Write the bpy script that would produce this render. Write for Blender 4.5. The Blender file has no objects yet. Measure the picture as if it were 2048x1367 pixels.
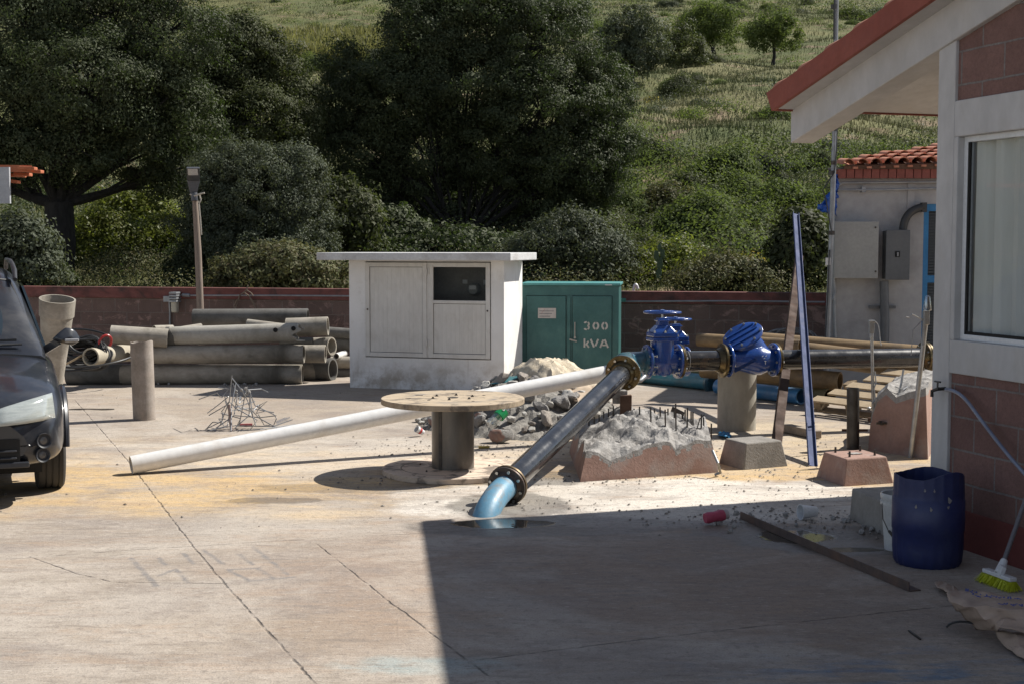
import bpy, math, random
import numpy as np
from mathutils import Vector, Matrix
R = math.radians
sc = bpy.context.scene
# ------------------------------------------------------------ camera, sky, sun, exposure
CAMH = 1.84; F = 2750.0; PITCH = math.atan(193.5/F)
cam = bpy.data.objects.new('camera', bpy.data.cameras.new('camera')); sc.collection.objects.link(cam)
cam.location = (0, 0, CAMH); cam.rotation_euler = (math.pi/2-PITCH, 0, 0)
cam.data.lens = 36*F/2048; cam.data.sensor_width = 36; cam.data.clip_end = 2000; cam.data.clip_start = .05
sc.camera = cam
SUN_AZ, SUN_EL = 64.5, 47.0
w = bpy.data.worlds.new('World'); sc.world = w; w.use_nodes = True
wn = w.node_tree; bg = wn.nodes['Background']
sky = wn.nodes.new('ShaderNodeTexSky'); sky.sky_type = 'NISHITA'; sky.sun_disc = False
sky.sun_elevation = R(SUN_EL); sky.sun_rotation = R(SUN_AZ); sky.altitude = 2300; sky.dust_density = 1.0
hs = wn.nodes.new('ShaderNodeHueSaturation'); hs.inputs['Saturation'].default_value = .62; wn.links.new(sky.outputs[0], hs.inputs['Color']); wn.links.new(hs.outputs[0], bg.inputs[0]); bg.inputs[1].default_value = .072
sun = bpy.data.objects.new('sun', bpy.data.lights.new('sun', 'SUN')); sc.collection.objects.link(sun)
sun.data.energy = 4.3; sun.data.angle = R(.53); sun.data.color = (1, .955, .88)
sd = Vector((math.sin(R(SUN_AZ))*math.cos(R(SUN_EL)), math.cos(R(SUN_AZ))*math.cos(R(SUN_EL)), math.sin(R(SUN_EL))))
sun.rotation_euler = sd.to_track_quat('Z', 'Y').to_euler(); sun.location = (20, 10, 30)
sc.view_settings.view_transform = 'Standard'; sc.view_settings.look = 'None'
sc.view_settings.exposure = 0.8; sc.view_settings.gamma = 1
sc.cycles.max_bounces = 6; sc.cycles.transparent_max_bounces = 8; sc.cycles.diffuse_bounces = 3

# ------------------------------------------------------------ measuring: a photo pixel (2048 wide) as a ray from the camera
def ray(px, py):
    u = -(py-683.5)/F; c, s = math.cos(PITCH), math.sin(PITCH)
    return Vector(((px-1024)/F, c+u*s, -s+u*c))
O3 = Vector((0, 0, CAMH))
def G(px, py, z=0.0):
    d = ray(px, py); return O3+d*((z-CAMH)/d.z)
def D(px, py, Y):
    d = ray(px, py); return O3+d*(Y/d.y)
def PL(px, py, p, n):
    d = ray(px, py); return O3+d*((Vector(p)-O3).dot(n)/d.dot(n))

# ------------------------------------------------------------ materials
class NT:
    def __init__(s, name):
        s.m = bpy.data.materials.new(name); s.m.use_nodes = True; s.t = s.m.node_tree
        s.n = s.t.nodes; s.p = s.n['Principled BSDF']; s.out = s.n['Material Output']
    def L(s, a, b): s.t.links.new(a, b)
    def node(s, typ, **kw):
        n = s.n.new('ShaderNode'+typ)
        for k, v in kw.items(): setattr(n, k, v)
        return n
    def put(s, sock, v):
        if hasattr(v, 'is_output') or isinstance(v, bpy.types.NodeSocket): s.L(v, sock)
        elif v is not None:
            if isinstance(v, (tuple, list)) and len(v) == 3 and sock.type == 'RGBA': v = (*v, 1)
            sock.default_value = v
    def math(s, op, a, b=None, c=None, clamp=False):
        n = s.node('Math', operation=op, use_clamp=clamp); s.put(n.inputs[0], a); s.put(n.inputs[1], b); s.put(n.inputs[2], c)
        return n.outputs[0]
    def vm(s, op, a, b=None, scale=None):
        n = s.node('VectorMath', operation=op); s.put(n.inputs[0], a); s.put(n.inputs[1], b)
        if scale is not None: s.put(n.inputs['Scale'], scale)
        return n.outputs['Value'] if op in ('LENGTH', 'DOT_PRODUCT', 'DISTANCE') else n.outputs[0]
    def mix(s, f, a, b):
        n = s.node('Mix', data_type='RGBA'); s.put(n.inputs[0], f); s.put(n.inputs[6], a); s.put(n.inputs[7], b); return n.outputs[2]
    def noise(s, co, scale, det=4, rough=.55, color=False, dist=0):
        n = s.node('TexNoise'); s.put(n.inputs['Vector'], co); n.inputs['Scale'].default_value = scale
        n.inputs['Detail'].default_value = det; n.inputs['Roughness'].default_value = rough; n.inputs['Distortion'].default_value = dist
        return n.outputs['Color' if color else 'Fac']
    def mr(s, v, a, b, c=0., d=1., smooth=False):
        n = s.node('MapRange'); n.interpolation_type = 'SMOOTHSTEP' if smooth else 'LINEAR'
        s.put(n.inputs[0], v)
        for i, x in enumerate((a, b, c, d)): s.put(n.inputs[i+1], x)
        return n.outputs[0]
    def obj(s): return s.node('TexCoord').outputs['Object']
    def pos(s): return s.node('NewGeometry').outputs['Position']
    def stretch(s, co, v): return s.vm('MULTIPLY', co, v)
    def bump(s, h, strength=.3, dist=.01):
        n = s.node('Bump'); n.inputs['Strength'].default_value = strength; n.inputs['Distance'].default_value = dist
        s.put(n.inputs['Height'], h); s.L(n.outputs[0], s.p.inputs['Normal']); return n
    def fin(s, col=None, rough=None, metal=None, spec=None):
        s.put(s.p.inputs['Base Color'], col); s.put(s.p.inputs['Roughness'], rough); s.put(s.p.inputs['Metallic'], metal)
        s.put(s.p.inputs['Specular IOR Level'], spec); return s.m

def mat(name, c1, c2=None, scale=4, rough=.6, metal=0., bump=0., bscale=60, stain=None, stain_amt=.5, stain_scale=3, strv=None, rvar=.1, spec=.5, lo=.35, hi=.65, coat=0):
    """two-tone weathered surface; optional stain colour in irregular patches and optional bump"""
    t = NT(name); co = t.obj()
    if strv: co2 = t.stretch(co, strv)
    else: co2 = co
    c2 = c2 or tuple(x*.75 for x in c1)
    f = t.mr(t.noise(co2, scale, 6, .6), lo, hi)
    col = t.mix(f, c1, c2)
    fine = t.noise(co2, scale*9, 3, .6)
    col = t.mix(t.mr(fine, .3, .75, 0, .35), col, tuple(x*.6 for x in c2))
    if stain:
        sn = t.noise(co, stain_scale, 6, .65, dist=.4)
        col = t.mix(t.mr(sn, .5, .68, 0, stain_amt), col, stain)
    r = t.mr(f, 0, 1, max(0, rough-rvar), min(1, rough+rvar))
    if bump: t.bump(t.noise(co2, bscale, 5, .65), bump, .01)
    if coat: t.p.inputs['Coat Weight'].default_value = coat; t.p.inputs['Coat Roughness'].default_value = .08
    return t.fin(col, r, metal, spec)

def leafmat(name, cols, rough=.42, spec=.5, trans=.28, tcol=(.16, .22, .03)):
    t = NT(name); g = t.node('NewGeometry'); ri = g.outputs['Random Per Island']
    ramp = t.node('ValToRGB'); e = ramp.color_ramp.elements
    n = len(cols)
    e[0].position = 0; e[0].color = (*cols[0], 1); e[1].position = 1; e[1].color = (*cols[-1], 1)
    for i in range(1, n-1):
        x = e.new(i/(n-1)); x.color = (*cols[i], 1)
    t.L(ri, ramp.inputs[0])
    co = t.obj(); big = t.mr(t.noise(co, .9, 3), .35, .65, .72, 1.25)
    col = t.vm('SCALE', ramp.outputs[0], scale=big)
    t.put(t.p.inputs['Base Color'], col); t.p.inputs['Roughness'].default_value = rough; t.p.inputs['Specular IOR Level'].default_value = spec
    tr = t.node('BsdfTranslucent'); tr.inputs[0].default_value = (*tcol, 1)
    mx = t.node('MixShader'); mx.inputs[0].default_value = trans
    t.L(t.p.outputs[0], mx.inputs[1]); t.L(tr.outputs[0], mx.inputs[2]); t.L(mx.outputs[0], t.out.inputs[0])
    return t.m

# ------------------------------------------------------------ mesh building
def frame(d):
    d = Vector(d).normalized(); a = Vector((0, 0, 1)) if abs(d.z) < .9 else Vector((1, 0, 0))
    x = a.cross(d).normalized(); return x, d.cross(x), d
EACH = dict(bolts='bolt', hinges='hinge', block='block', slots='slot', fuse_holder='fuse_holder', concrete_crumbs='concrete_crumb', tails='cable_tail', clamp='clamp', grille_bars='grille_bar', latch='latch', weld_seam='weld_seam', hole='hole', switch_plate='switch_plate', pads='pad', cable='cable', wiper='wiper_piece')
class MB:
    def __init__(s): s.v = []; s.f = []; s.mi = []; s.cur = 0
    def add(s, vs, fs):
        o = len(s.v); s.v += [Vector(q) for q in vs]
        for q in fs: s.f.append([i+o for i in q]); s.mi.append(s.cur)
        return s
    def box(s, c, size, rz=0, M=None):
        x, y, z = [q/2 for q in size]
        vs = [Vector((a*x, b*y, e*z)) for a in (-1, 1) for b in (-1, 1) for e in (-1, 1)]
        Rm = M if M is not None else Matrix.Rotation(rz, 3, 'Z')
        vs = [Rm @ q + Vector(c) for q in vs]
        return s.add(vs, [(0, 1, 3, 2), (4, 6, 7, 5), (0, 4, 5, 1), (2, 3, 7, 6), (0, 2, 6, 4), (1, 5, 7, 3)])
    def bb(s, x0, x1, y0, y1, z0, z1): return s.box(((x0+x1)/2, (y0+y1)/2, (z0+z1)/2), (abs(x1-x0), abs(y1-y0), abs(z1-z0)))
    def hexa(s, b, t):      # 4 bottom points ccw from above, 4 top points
        return s.add(list(b)+list(t), [(3, 2, 1, 0), (4, 5, 6, 7), (0, 1, 5, 4), (1, 2, 6, 5), (2, 3, 7, 6), (3, 0, 4, 7)])
    def bar(s, a, b, w, h=None, up=None):
        a = Vector(a); b = Vector(b); h = h or w; d = (b-a).normalized()
        if up is None: x, y, _ = frame(d)
        else: x = d.cross(Vector(up)).normalized(); y = x.cross(d)
        ring = [x*w/2+y*h/2, -x*w/2+y*h/2, -x*w/2-y*h/2, x*w/2-y*h/2]
        return s.add([a+r for r in ring]+[b+r for r in ring], [(0, 1, 2, 3), (7, 6, 5, 4), (0, 4, 5, 1), (1, 5, 6, 2), (2, 6, 7, 3), (3, 7, 4, 0)])
    def tube(s, path, r, n=12, cap=True, closed=False):
        P = [Vector(q) for q in path]; rs = r if isinstance(r, (list, tuple)) else [r]*len(P)
        m = len(P); o = len(s.v); xx = None
        for i in range(m):
            if closed: d = P[(i+1) % m]-P[i-1]
            else: d = P[min(i+1, m-1)]-P[max(i-1, 0)]
            d.normalize()
            if xx is None: xx, yy, _ = frame(d)
            else: xx = (xx-d*xx.dot(d)).normalized(); yy = d.cross(xx)
            for k in range(n):
                a = 2*math.pi*k/n; s.v.append(P[i]+(xx*math.cos(a)+yy*math.sin(a))*rs[i])
        for i in range(m if closed else m-1):
            j = (i+1) % m
            for k in range(n):
                l = (k+1) % n; s.f.append([o+i*n+k, o+i*n+l, o+j*n+l, o+j*n+k]); s.mi.append(s.cur)
        if cap and not closed:
            s.f.append([o+k for k in range(n)][::-1]); s.mi.append(s.cur); s.f.append([o+(m-1)*n+k for k in range(n)]); s.mi.append(s.cur)
        return s
    def lathe(s, prof, n=32, base=(0, 0, 0), axis=(0, 0, 1), closed=False, jag=None):     # prof: (radius, along axis)
        x, y, d = frame(axis); base = Vector(base); o = len(s.v); m = len(prof)
        for i, (r, h) in enumerate(prof):
            for k in range(n):
                a = 2*math.pi*k/n; hh = h+(jag(i, a) if jag else 0)
                s.v.append(base+d*hh+(x*math.cos(a)+y*math.sin(a))*r)
        for i in range(m if closed else m-1):
            j = (i+1) % m
            for k in range(n):
                l = (k+1) % n; s.f.append([o+i*n+k, o+i*n+l, o+j*n+l, o+j*n+k]); s.mi.append(s.cur)
        if not closed:
            if prof[0][0] > 1e-5: s.f.append([o+k for k in range(n)][::-1]); s.mi.append(s.cur)
            if prof[-1][0] > 1e-5: s.f.append([o+(m-1)*n+k for k in range(n)]); s.mi.append(s.cur)
        return s
    def hollow(s, a, b, ro, th, n=28, jag=None, ro2=None):        # an open pipe from a to b
        a = Vector(a); b = Vector(b); L = (b-a).length; ro2 = ro2 or ro
        return s.lathe([(ro, 0), (ro2, L), (ro2-th, L), (ro-th, 0)], n, a, b-a, closed=True, jag=jag)
    def ico(s, c, r, sub=2, seed=0, amp=.25, sq=(1, 1, 1), flat=0):
        import bmesh
        bm = bmesh.new(); bmesh.ops.create_icosphere(bm, subdivisions=sub, radius=1)
        rnd = random.Random(seed); pl = []
        for _ in range(9):
            n = Vector((rnd.gauss(0, 1), rnd.gauss(0, 1), rnd.gauss(0, 1))).normalized(); pl.append((n, rnd.uniform(.5, .85)))
        vs = []
        for q in bm.verts:
            p = q.co.copy()
            for n, dd in pl:
                e = p.dot(n)-dd
                if e > 0: p -= n*e*.9
            p *= 1+rnd.uniform(-amp, amp)*.2
            vs.append(Vector((p.x*sq[0]*r, p.y*sq[1]*r, p.z*sq[2]*r))+Vector(c))
        fs = [[v.index for v in f.verts] for f in bm.faces]; bm.free()
        return s.add(vs, fs)
    def islands(s):
        p = list(range(len(s.v)))
        def fd(a):
            while p[a] != a: p[a] = p[p[a]]; a = p[a]
            return a
        for f in s.f:
            for q in f[1:]: p[fd(q)] = fd(f[0])
        g = {}
        for f, mi in zip(s.f, s.mi): g.setdefault(fd(f[0]), []).append((f, mi))
        out = []
        for k in g.values():
            m = MB(); ix = {}
            for f, mi in k:
                for q in f:
                    if q not in ix: ix[q] = len(m.v); m.v.append(s.v[q])
                m.f.append([ix[q] for q in f]); m.mi.append(mi)
            out.append(m)
        return out
    def build(s, name, mats, parent=None, local=False, **kw):
        if parent is not None and name in EACH:
            return [m._build(EACH[name], mats, parent, local, **kw) for m in s.islands()][0]
        return s._build(name, mats, parent, local, **kw)
    def _build(s, name, mats, parent=None, local=False, smooth=False, bevel=0, sharp=40, loc=None, subsurf=0):
        mats = mats if isinstance(mats, (list, tuple)) else [mats]
        me = bpy.data.meshes.new(name); o = bpy.data.objects.new(name, me); sc.collection.objects.link(o)
        vs = s.v
        if parent is not None:
            o.parent = parent
            if not local:
                mi = parent_world(parent).inverted(); vs = [mi @ q for q in vs]
        elif not local:
            if loc is None:
                xs = [q.x for q in vs]; ys = [q.y for q in vs]; zs = [q.z for q in vs]
                loc = Vector(((min(xs)+max(xs))/2, (min(ys)+max(ys))/2, min(zs)))
            o.location = loc; vs = [q-Vector(loc) for q in vs]
        me.from_pydata([tuple(q) for q in vs], [], s.f)
        for m_ in mats: me.materials.append(m_)
        if len(mats) > 1: me.polygons.foreach_set('material_index', s.mi)
        if smooth:
            me.polygons.foreach_set('use_smooth', [True]*len(me.polygons)); me.update()
            try: me.set_sharp_from_angle(angle=R(sharp))
            except Exception: pass
        if bevel:
            b = o.modifiers.new('bevel', 'BEVEL'); b.width = bevel; b.segments = 2; b.limit_method = 'ANGLE'; b.angle_limit = R(35)
        if subsurf:
            b = o.modifiers.new('sub', 'SUBSURF'); b.levels = subsurf; b.render_levels = subsurf
        me.update(); return o
def parent_world(o):
    m = Matrix.LocRotScale(o.location, o.rotation_euler, o.scale)
    return parent_world(o.parent) @ m if o.parent else m
def tag(o, label, cat, group=None, kind=None):
    if label: o['label'] = label
    if cat: o['category'] = cat
    if group: o['group'] = group
    if kind: o['kind'] = kind
    return o
def thing(name, label, cat, loc=(0, 0, 0), rz=0, group=None):
    o = bpy.data.objects.new(name, None); sc.collection.objects.link(o); o.location = loc; o.rotation_euler = (0, 0, rz)
    o.empty_display_size = .1
    return tag(o, label, cat, group)
def struct(o): o['kind'] = 'structure'; return o
def dup(root, loc, rz=None, scale=None, label=None, rot=None):
    def rec(o, par):
        c = o.copy(); sc.collection.objects.link(c); c.parent = par
        for ch in [q for q in bpy.data.objects if q.parent == o]: rec(ch, c)
        return c
    c = rec(root, None); c.location = loc
    if rz is not None: c.rotation_euler = (0, 0, rz)
    if rot is not None: c.rotation_euler = rot
    if scale is not None: c.scale = scale if isinstance(scale, (tuple, list)) else (scale,)*3
    if label: c['label'] = label
    return c
def bez(a, b, c, d, n=12):
    a, b, c, d = map(Vector, (a, b, c, d))
    return [a*(1-t)**3+b*3*t*(1-t)**2+c*3*t*t*(1-t)+d*t**3 for t in [i/n for i in range(n+1)]]
def text_mb(mb, body, size, O, X, Y, thick=.003, bold=0.0):
    """adds the lettering as thin solid letters: origin O, text direction X, up Y"""
    cu = bpy.data.curves.new('t', 'FONT'); cu.body = body; cu.size = size; cu.extrude = thick/2; cu.offset = bold; cu.resolution_u = 3
    ob = bpy.data.objects.new('t', cu); sc.collection.objects.link(ob)
    bpy.context.view_layer.update()
    me = bpy.data.meshes.new_from_object(ob.evaluated_get(bpy.context.evaluated_depsgraph_get()))
    X = Vector(X).normalized(); Y = Vector(Y).normalized(); Z = X.cross(Y); O = Vector(O)
    mb.add([O+X*v.co.x+Y*v.co.y+Z*v.co.z for v in me.vertices], [list(p.vertices) for p in me.polygons])
    bpy.data.objects.remove(ob); bpy.data.curves.remove(cu); bpy.data.meshes.remove(me)
rnd = random.Random(7); npr = np.random.default_rng(7)

def leaf_mesh(name, P, S, mat_, outw=None, aspect=.5, parent=None, loc=(0, 0, 0), up=.4):
    """many small folded leaves at points P (world), half-lengths S"""
    N = len(P); P = np.asarray(P, dtype=np.float64); S = np.asarray(S).reshape(-1, 1)
    n = npr.normal(size=(N, 3)); n[:, 2] += up
    if outw is not None: n = n+outw*.9
    if outw is not None: n = n*.5+outw*.9
    n /= np.linalg.norm(n, axis=1, keepdims=True)
    t = npr.normal(size=(N, 3)); t -= n*np.sum(t*n, 1, keepdims=True); t /= np.linalg.norm(t, axis=1, keepdims=True)
    b = np.cross(n, t)
    V = np.empty((N, 4, 3)); V[:, 0] = P-t*S; V[:, 1] = P+b*S*aspect+n*S*.15; V[:, 2] = P+t*S; V[:, 3] = P-b*S*aspect+n*S*.15
    V = V.reshape(-1, 3)-np.array(loc)
    me = bpy.data.meshes.new(name); me.vertices.add(4*N); me.vertices.foreach_set('co', V.astype(np.float32).ravel())
    me.loops.add(4*N); me.loops.foreach_set('vertex_index', np.arange(4*N, dtype=np.int32))
    me.polygons.add(N); me.polygons.foreach_set('loop_start', np.arange(0, 4*N, 4, dtype=np.int32)); me.polygons.foreach_set('loop_total', np.full(N, 4, dtype=np.int32))
    me.materials.append(mat_); me.update(); me.validate()
    o = bpy.data.objects.new(name, me); sc.collection.objects.link(o)
    if parent is not None: o.parent = parent
    else: o.location = loc
    return o
# ============================================================ GROUND
WA = D(70, 572, 21.7); WB = D(1650, 584, 18.7)          # the yard's far wall
wslope = (WB.y-WA.y)/(WB.x-WA.x)
def wallY(x): return WA.y+wslope*(max(-18, min(14, x))-WA.x)
PR = [(21.3, .55), (23, .8), (26, 1.0), (35, 2.2), (50, 4.6), (62, 6.9), (80, 9.4), (100, 13.2), (130, 18.6), (170, 26), (230, 38), (320, 58), (480, 100), (760, 200)]
def hz(x, y):
    v = y-wallY(x)+21.5; z = float(np.interp(v, [p[0] for p in PR], [p[1] for p in PR]))
    k = max(0, min(1, (v-24)/30))
    z += k*(.35*math.sin(x*.21+y*.13)+.25*math.sin(x*.47-y*.31+1)+.12*math.sin(x*.9+y*.77)) + (v > 70)*min(1, (v-70)/60)*1.3*math.sin(x*.045+y*.03)
    return z

def ground_material():
    t = NT('yard concrete'); P = t.pos()
    warp = t.noise(P, 7, 4, .7, color=True); wv = t.vm('SCALE', t.vm('SUBTRACT', warp, (.5, .5, .5)), scale=.035)
    Pw = t.vm('MULTIPLY', t.vm('ADD', P, wv), (1, 1, 0))
    def seg(a, b, wd, soft):
        a = G(*a); b = G(*b); ba = Vector((b.x-a.x, b.y-a.y, 0))
        pa = t.vm('SUBTRACT', Pw, (a.x, a.y, 0))
        h = t.math('MULTIPLY', t.vm('DOT_PRODUCT', pa, tuple(ba)), 1/ba.length_squared, clamp=True)
        dd = t.vm('LENGTH', t.vm('SUBTRACT', pa, t.vm('SCALE', tuple(ba), scale=h)))
        return t.mr(dd, wd*.35, wd*.35+soft*.55, 1, 0)
    def ell(c, rx, ry, rot=0, n=.35, sc_=2.5, edge=.12):
        g = G(*c) if len(c) == 2 else c
        q = t.vm('SUBTRACT', P, (g[0], g[1], 0))
        if rot:
            m = t.node('VectorRotate', rotation_type='Z_AXIS'); t.put(m.inputs[0], q); m.inputs['Angle'].default_value = rot; q = m.outputs[0]
        dd = t.vm('LENGTH', t.vm('MULTIPLY', q, (1/rx, 1/ry, 0)))
        dd = t.math('ADD', dd, t.math('MULTIPLY', t.math('SUBTRACT', t.noise(P, sc_, 5, .6), .5), n*2))
        return t.mr(dd, 1-edge, 1+edge, 1, 0, True)
    def mx(a, b): return t.math('MAXIMUM', a, b)
    # joints and cracks
    cr = seg((150, 800), (255, 920), .006, .012)
    for a, b, ww in [((255, 920), (330, 1020), .008), ((330, 1020), (402, 1112), .007), ((402, 1112), (470, 1190), .007), ((470, 1190), (628, 1364), .007),
                     ((628, 1364), (680, 1440), .007), ((635, 1088), (770, 1196), .004), ((770, 1196), (890, 1286), .005), ((890, 1286), (1060, 1410), .005),
                     ((950, 1319), (1330, 1272), .006), ((1330, 1272), (1880, 1212), .006), ((1880, 1212), (2100, 1190), .005), ((59, 1112), (150, 1145), .004), ((150, 1145), (225, 1163), .004),
                     ((225, 1163), (452, 1166), .003), ((20, 1117), (244, 1100), .003), ((244, 1100), (600, 1078), .002), ((600, 1078), (830, 1066), .004), ((830, 1066), (1130, 1050), .004),
                     ((235, 950), (500, 934), .004), ((500, 934), (900, 914), .003), ((100, 846), (400, 840), .003), ((120, 897), (250, 900), .002)]:
        cr = mx(cr, seg(a, b, ww, .014))
    crack = t.math('MULTIPLY', cr, t.mr(t.noise(P, 9, 3), .38, .6, .05, .7))
    # old worn lettering and strokes on the slab
    st = seg((262, 1115), (312, 1170), .022, .03)
    for a, b in [((318, 1115), (330, 1128)), ((366, 1105), (388, 1126)), ((406, 1098), (446, 1127)), ((456, 1138), (498, 1160)), ((498, 1161), (588, 1153)), ((506, 1092), (575, 1148)),
                 ((478, 1108), (506, 1128)), ((456, 1138), (520, 1135)), ((514, 1136), (548, 1156)), ((318, 1150), (352, 1137)), ((352, 1137), (376, 1163))]:
        st = mx(st, seg(a, b, .012, .035))
    st = t.math('MULTIPLY', st, t.mr(t.noise(P, 11, 4), .35, .6, .3, .95))
    # base colour
    n1 = t.noise(P, .55, 6, .62); n2 = t.noise(t.stretch(P, (1.0, 2.6, 1)), 2.2, 8, .78); n3 = t.noise(P, 22, 4, .7); n4 = t.noise(P, 90, 2, .6)
    col = t.mix(t.mr(n2, .40, .60), (.395, .34, .285), (.27, .225, .18))
    col = t.mix(t.mr(n1, .46, .62, 0, .45), col, (.38, .335, .29))
    sep = t.node('SeparateXYZ'); t.put(sep.inputs[0], P); X, Y = sep.outputs[0], sep.outputs[1]
    # ochre silt left by water in the low band of the slab
    wob = t.math('MULTIPLY', t.math('SUBTRACT', n1, .5), 3.2)
    Yw = t.math('ADD', Y, wob)
    band = t.math('MULTIPLY', t.mr(Yw, 8.9, 9.7, 0, 1, True), t.mr(Yw, 11.2, 13.6, 1, 0, True))
    och = t.math('MULTIPLY', band, t.mr(t.noise(t.stretch(P, (.8, 2.2, 1)), 1.6, 6, .65), .36, .54, .2, .95))
    col = t.mix(och, col, (.52, .36, .175))
    far = t.mr(Yw, 12.4, 15.5, 0, .5, True); col = t.mix(far, col, (.34, .275, .205))
    # dry cement dust, silt
    col = t.mix(t.math('MULTIPLY', ell((1330, 1000), 2.1, .95, 0, .3), .85), col, (.62, .585, .53))
    col = t.mix(t.math('MULTIPLY', ell((620, 905), 2.4, 1.0, 0, .5), .4), col, (.58, .54, .48))
    col = t.mix(t.math('MULTIPLY', ell((1430, 880), 1.8, 1.7, 0, .5, 1.5), .5), col, (.55, .44, .28))
    # brownish zones and blue paint smears near the viewer
    col = t.mix(t.math('MULTIPLY', ell((1250, 1150), 2.0, 1.5, 0, .5, 1.2, .5), .65), col, (.24, .165, .12))  # brown tint of the building's shade put into the ground colour
    col = t.mix(t.math('MULTIPLY', ell((640, 1240), .8, .5, 0, .9, 3, .6), .38), col, (.26, .19, .13))
    sm = t.math('MULTIPLY', t.mr(t.math('ADD', Y, t.math('MULTIPLY', t.math('SUBTRACT', n2, .5), 2.5)), 5.7, 6.4, 1, 0, True), t.mr(X, .3, 1.4, 0, 1, True))
    sm = t.math('MULTIPLY', sm, t.mr(t.noise(t.stretch(P, (1, 3, 1)), 3, 5, .6), .45, .62, 0, .8))
    col = t.mix(sm, col, (.085, .17, .27))
    sm2 = t.math('MULTIPLY', ell((860, 1330), .35, .12, 0, .8, 6, .5), .5); col = t.mix(sm2, col, (.25, .36, .38))
    # fine wear: speckle, pale scratches, dark grime
    big = t.noise(t.stretch(P, (1, 1.7, 1)), .8, 7, .72, dist=.8)
    col = t.mix(t.mr(big, .48, .60, 0, .6), col, (.235, .20, .175))
    col = t.mix(t.mr(t.noise(P, .45, 5, .7, dist=.5), .48, .60, 0, .5), col, (.47, .42, .36))
    col = t.mix(t.mr(t.noise(t.stretch(P, (.6, 2.4, 1)), 1.3, 8, .8, dist=.5), .53, .62, 0, .45), col, (.33, .235, .165))
    col = t.mix(t.mr(n3, .52, .70, 0, .6), col, (.18, .15, .13))
    col = t.mix(t.mr(t.noise(t.stretch(P, (2, 11, 1)), 6, 5, .7), .57, .68, 0, .6), col, (.56, .51, .45))
    col = t.mix(t.mr(t.noise(t.stretch(P, (1, 4, 1)), 3.1, 6, .7, dist=.6), .55, .66, 0, .45), col, (.16, .135, .115))
    col = t.mix(t.mr(n4, .54, .72, 0, .5), col, (.13, .11, .1))
    col = t.mix(st, col, (.19, .175, .165))
    col = t.mix(crack, col, (.05, .042, .036))
    # wet patches: darker and glossy
    damp = mx(mx(ell((1020, 1012), .42, .55, 0, .45, 4), ell((1085, 1052), .95, .30, -.05, .35, 3)), ell((1660, 1080), .62, .42, .2, .35, 4))
    damp = mx(damp, ell((1000, 955), .75, .4, 0, .5, 3))
    damp = mx(damp, t.math('MULTIPLY', ell((545, 1000), .36, .12, 0, .7, 5), .75)); damp = mx(damp, t.math('MULTIPLY', ell((700, 975), .75, .22, 0, .8, 4), .6))
    damp = mx(damp, t.math('MULTIPLY', ell((1330, 1048), .75, .13, 0, .7, 5), .9))
    damp = mx(damp, t.math('MULTIPLY', ell((1560, 1062), .6, .25, 0, .6, 5), .8))
    pud = mx(mx(ell((1005, 1046), .34, .15, 0, .3, 5, .05), ell((1590, 1072), .24, .2, 0, .45, 6, .08)), ell((1700, 1098), .2, .06, .0, .5, 7, .1))
    dk = t.vm('SCALE', col, scale=.42)
    col = t.mix(t.math('MULTIPLY', damp, .8), col, dk)
    col = t.mix(t.math('MULTIPLY', pud, .8), col, (.05, .045, .036))
    rough = t.math('SUBTRACT', t.mr(n3, .3, .7, .78, .92), t.math('MULTIPLY', damp, .42), clamp=True)
    rough = t.math('MAXIMUM', t.math('SUBTRACT', rough, t.math('MULTIPLY', pud, .5)), .06)
    groove = t.math('SINE', t.math('MULTIPLY', Y, 230))
    h = t.math('ADD', t.math('ADD', n3, t.math('MULTIPLY', n4, .45)), t.math('MULTIPLY', groove, .05))
    h = t.math('SUBTRACT', h, t.math('MULTIPLY', crack, 2.5))
    h = t.math('MULTIPLY', h, t.math('SUBTRACT', 1, t.math('MULTIPLY', pud, .97)))
    t.bump(h, .55, .012)
    return t.fin(col, rough, 0, .4)
gm = ground_material()
m = MB(); xs = [-45, -18, -12, -6, 0, 6, 14, 45]
vs = []
for x in xs: vs += [(x, -30, 0), (x, wallY(x)+.12, 0)]
m.add(vs, [(2*i, 2*i+2, 2*i+3, 2*i+1) for i in range(len(xs)-1)])
struct(m.build('yard_ground', gm, loc=Vector((0, 0, 0))))

def terrain_mat():
    t = NT('hillside turf'); P = t.pos()
    a = t.noise(P, .12, 5, .6); b = t.noise(t.stretch(P, (1, .6, 1.5)), .6, 6, .7); c = t.noise(P, 5, 4, .7)
    col = t.mix(t.mr(b, .35, .65), (.080, .100, .034), (.125, .13, .05))
    col = t.mix(t.mr(a, .45, .62, 0, .8), col, (.20, .18, .08))
    col = t.mix(t.mr(t.noise(t.stretch(P, (.4, 1, 1)), .35, 5, .7), .58, .66, 0, .7), col, (.21, .14, .095))
    col = t.mix(t.mr(c, .4, .7, 0, .6), col, (.07, .085, .03))
    sp = t.node('SeparateXYZ'); t.put(sp.inputs[0], P); yy = t.math('ADD', sp.outputs[1], t.math('MULTIPLY', t.math('SUBTRACT', t.noise(P, .09, 4, .6), .5), 26))
    for a_, b_ in ((60, 78), (108, 132)):
        bnd = t.math('MULTIPLY', t.mr(yy, a_-3, a_+3), t.mr(yy, b_-3, b_+3, 1, 0)); col = t.mix(t.math('MULTIPLY', bnd, .75), col, (.18, .165, .08))
    col = t.mix(t.mr(t.noise(P, .3, 4, .6), .6, .66, 0, .8), col, (.24, .175, .12))
    t.bump(c, .8, .15)
    return t.fin(col, .9, 0, .2)
tm = terrain_mat()
vv = [.06, .3, .8, 1.5, 2.5]+list(np.linspace(4, 60, 50))+list(np.geomspace(62, 740, 48)); xx_ = list(-np.geomspace(420, 26, 24))+list(np.linspace(-25, 25, 70))+list(np.geomspace(26, 420, 24))
m = MB(); vs = []; nx = len(xx_)
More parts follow.
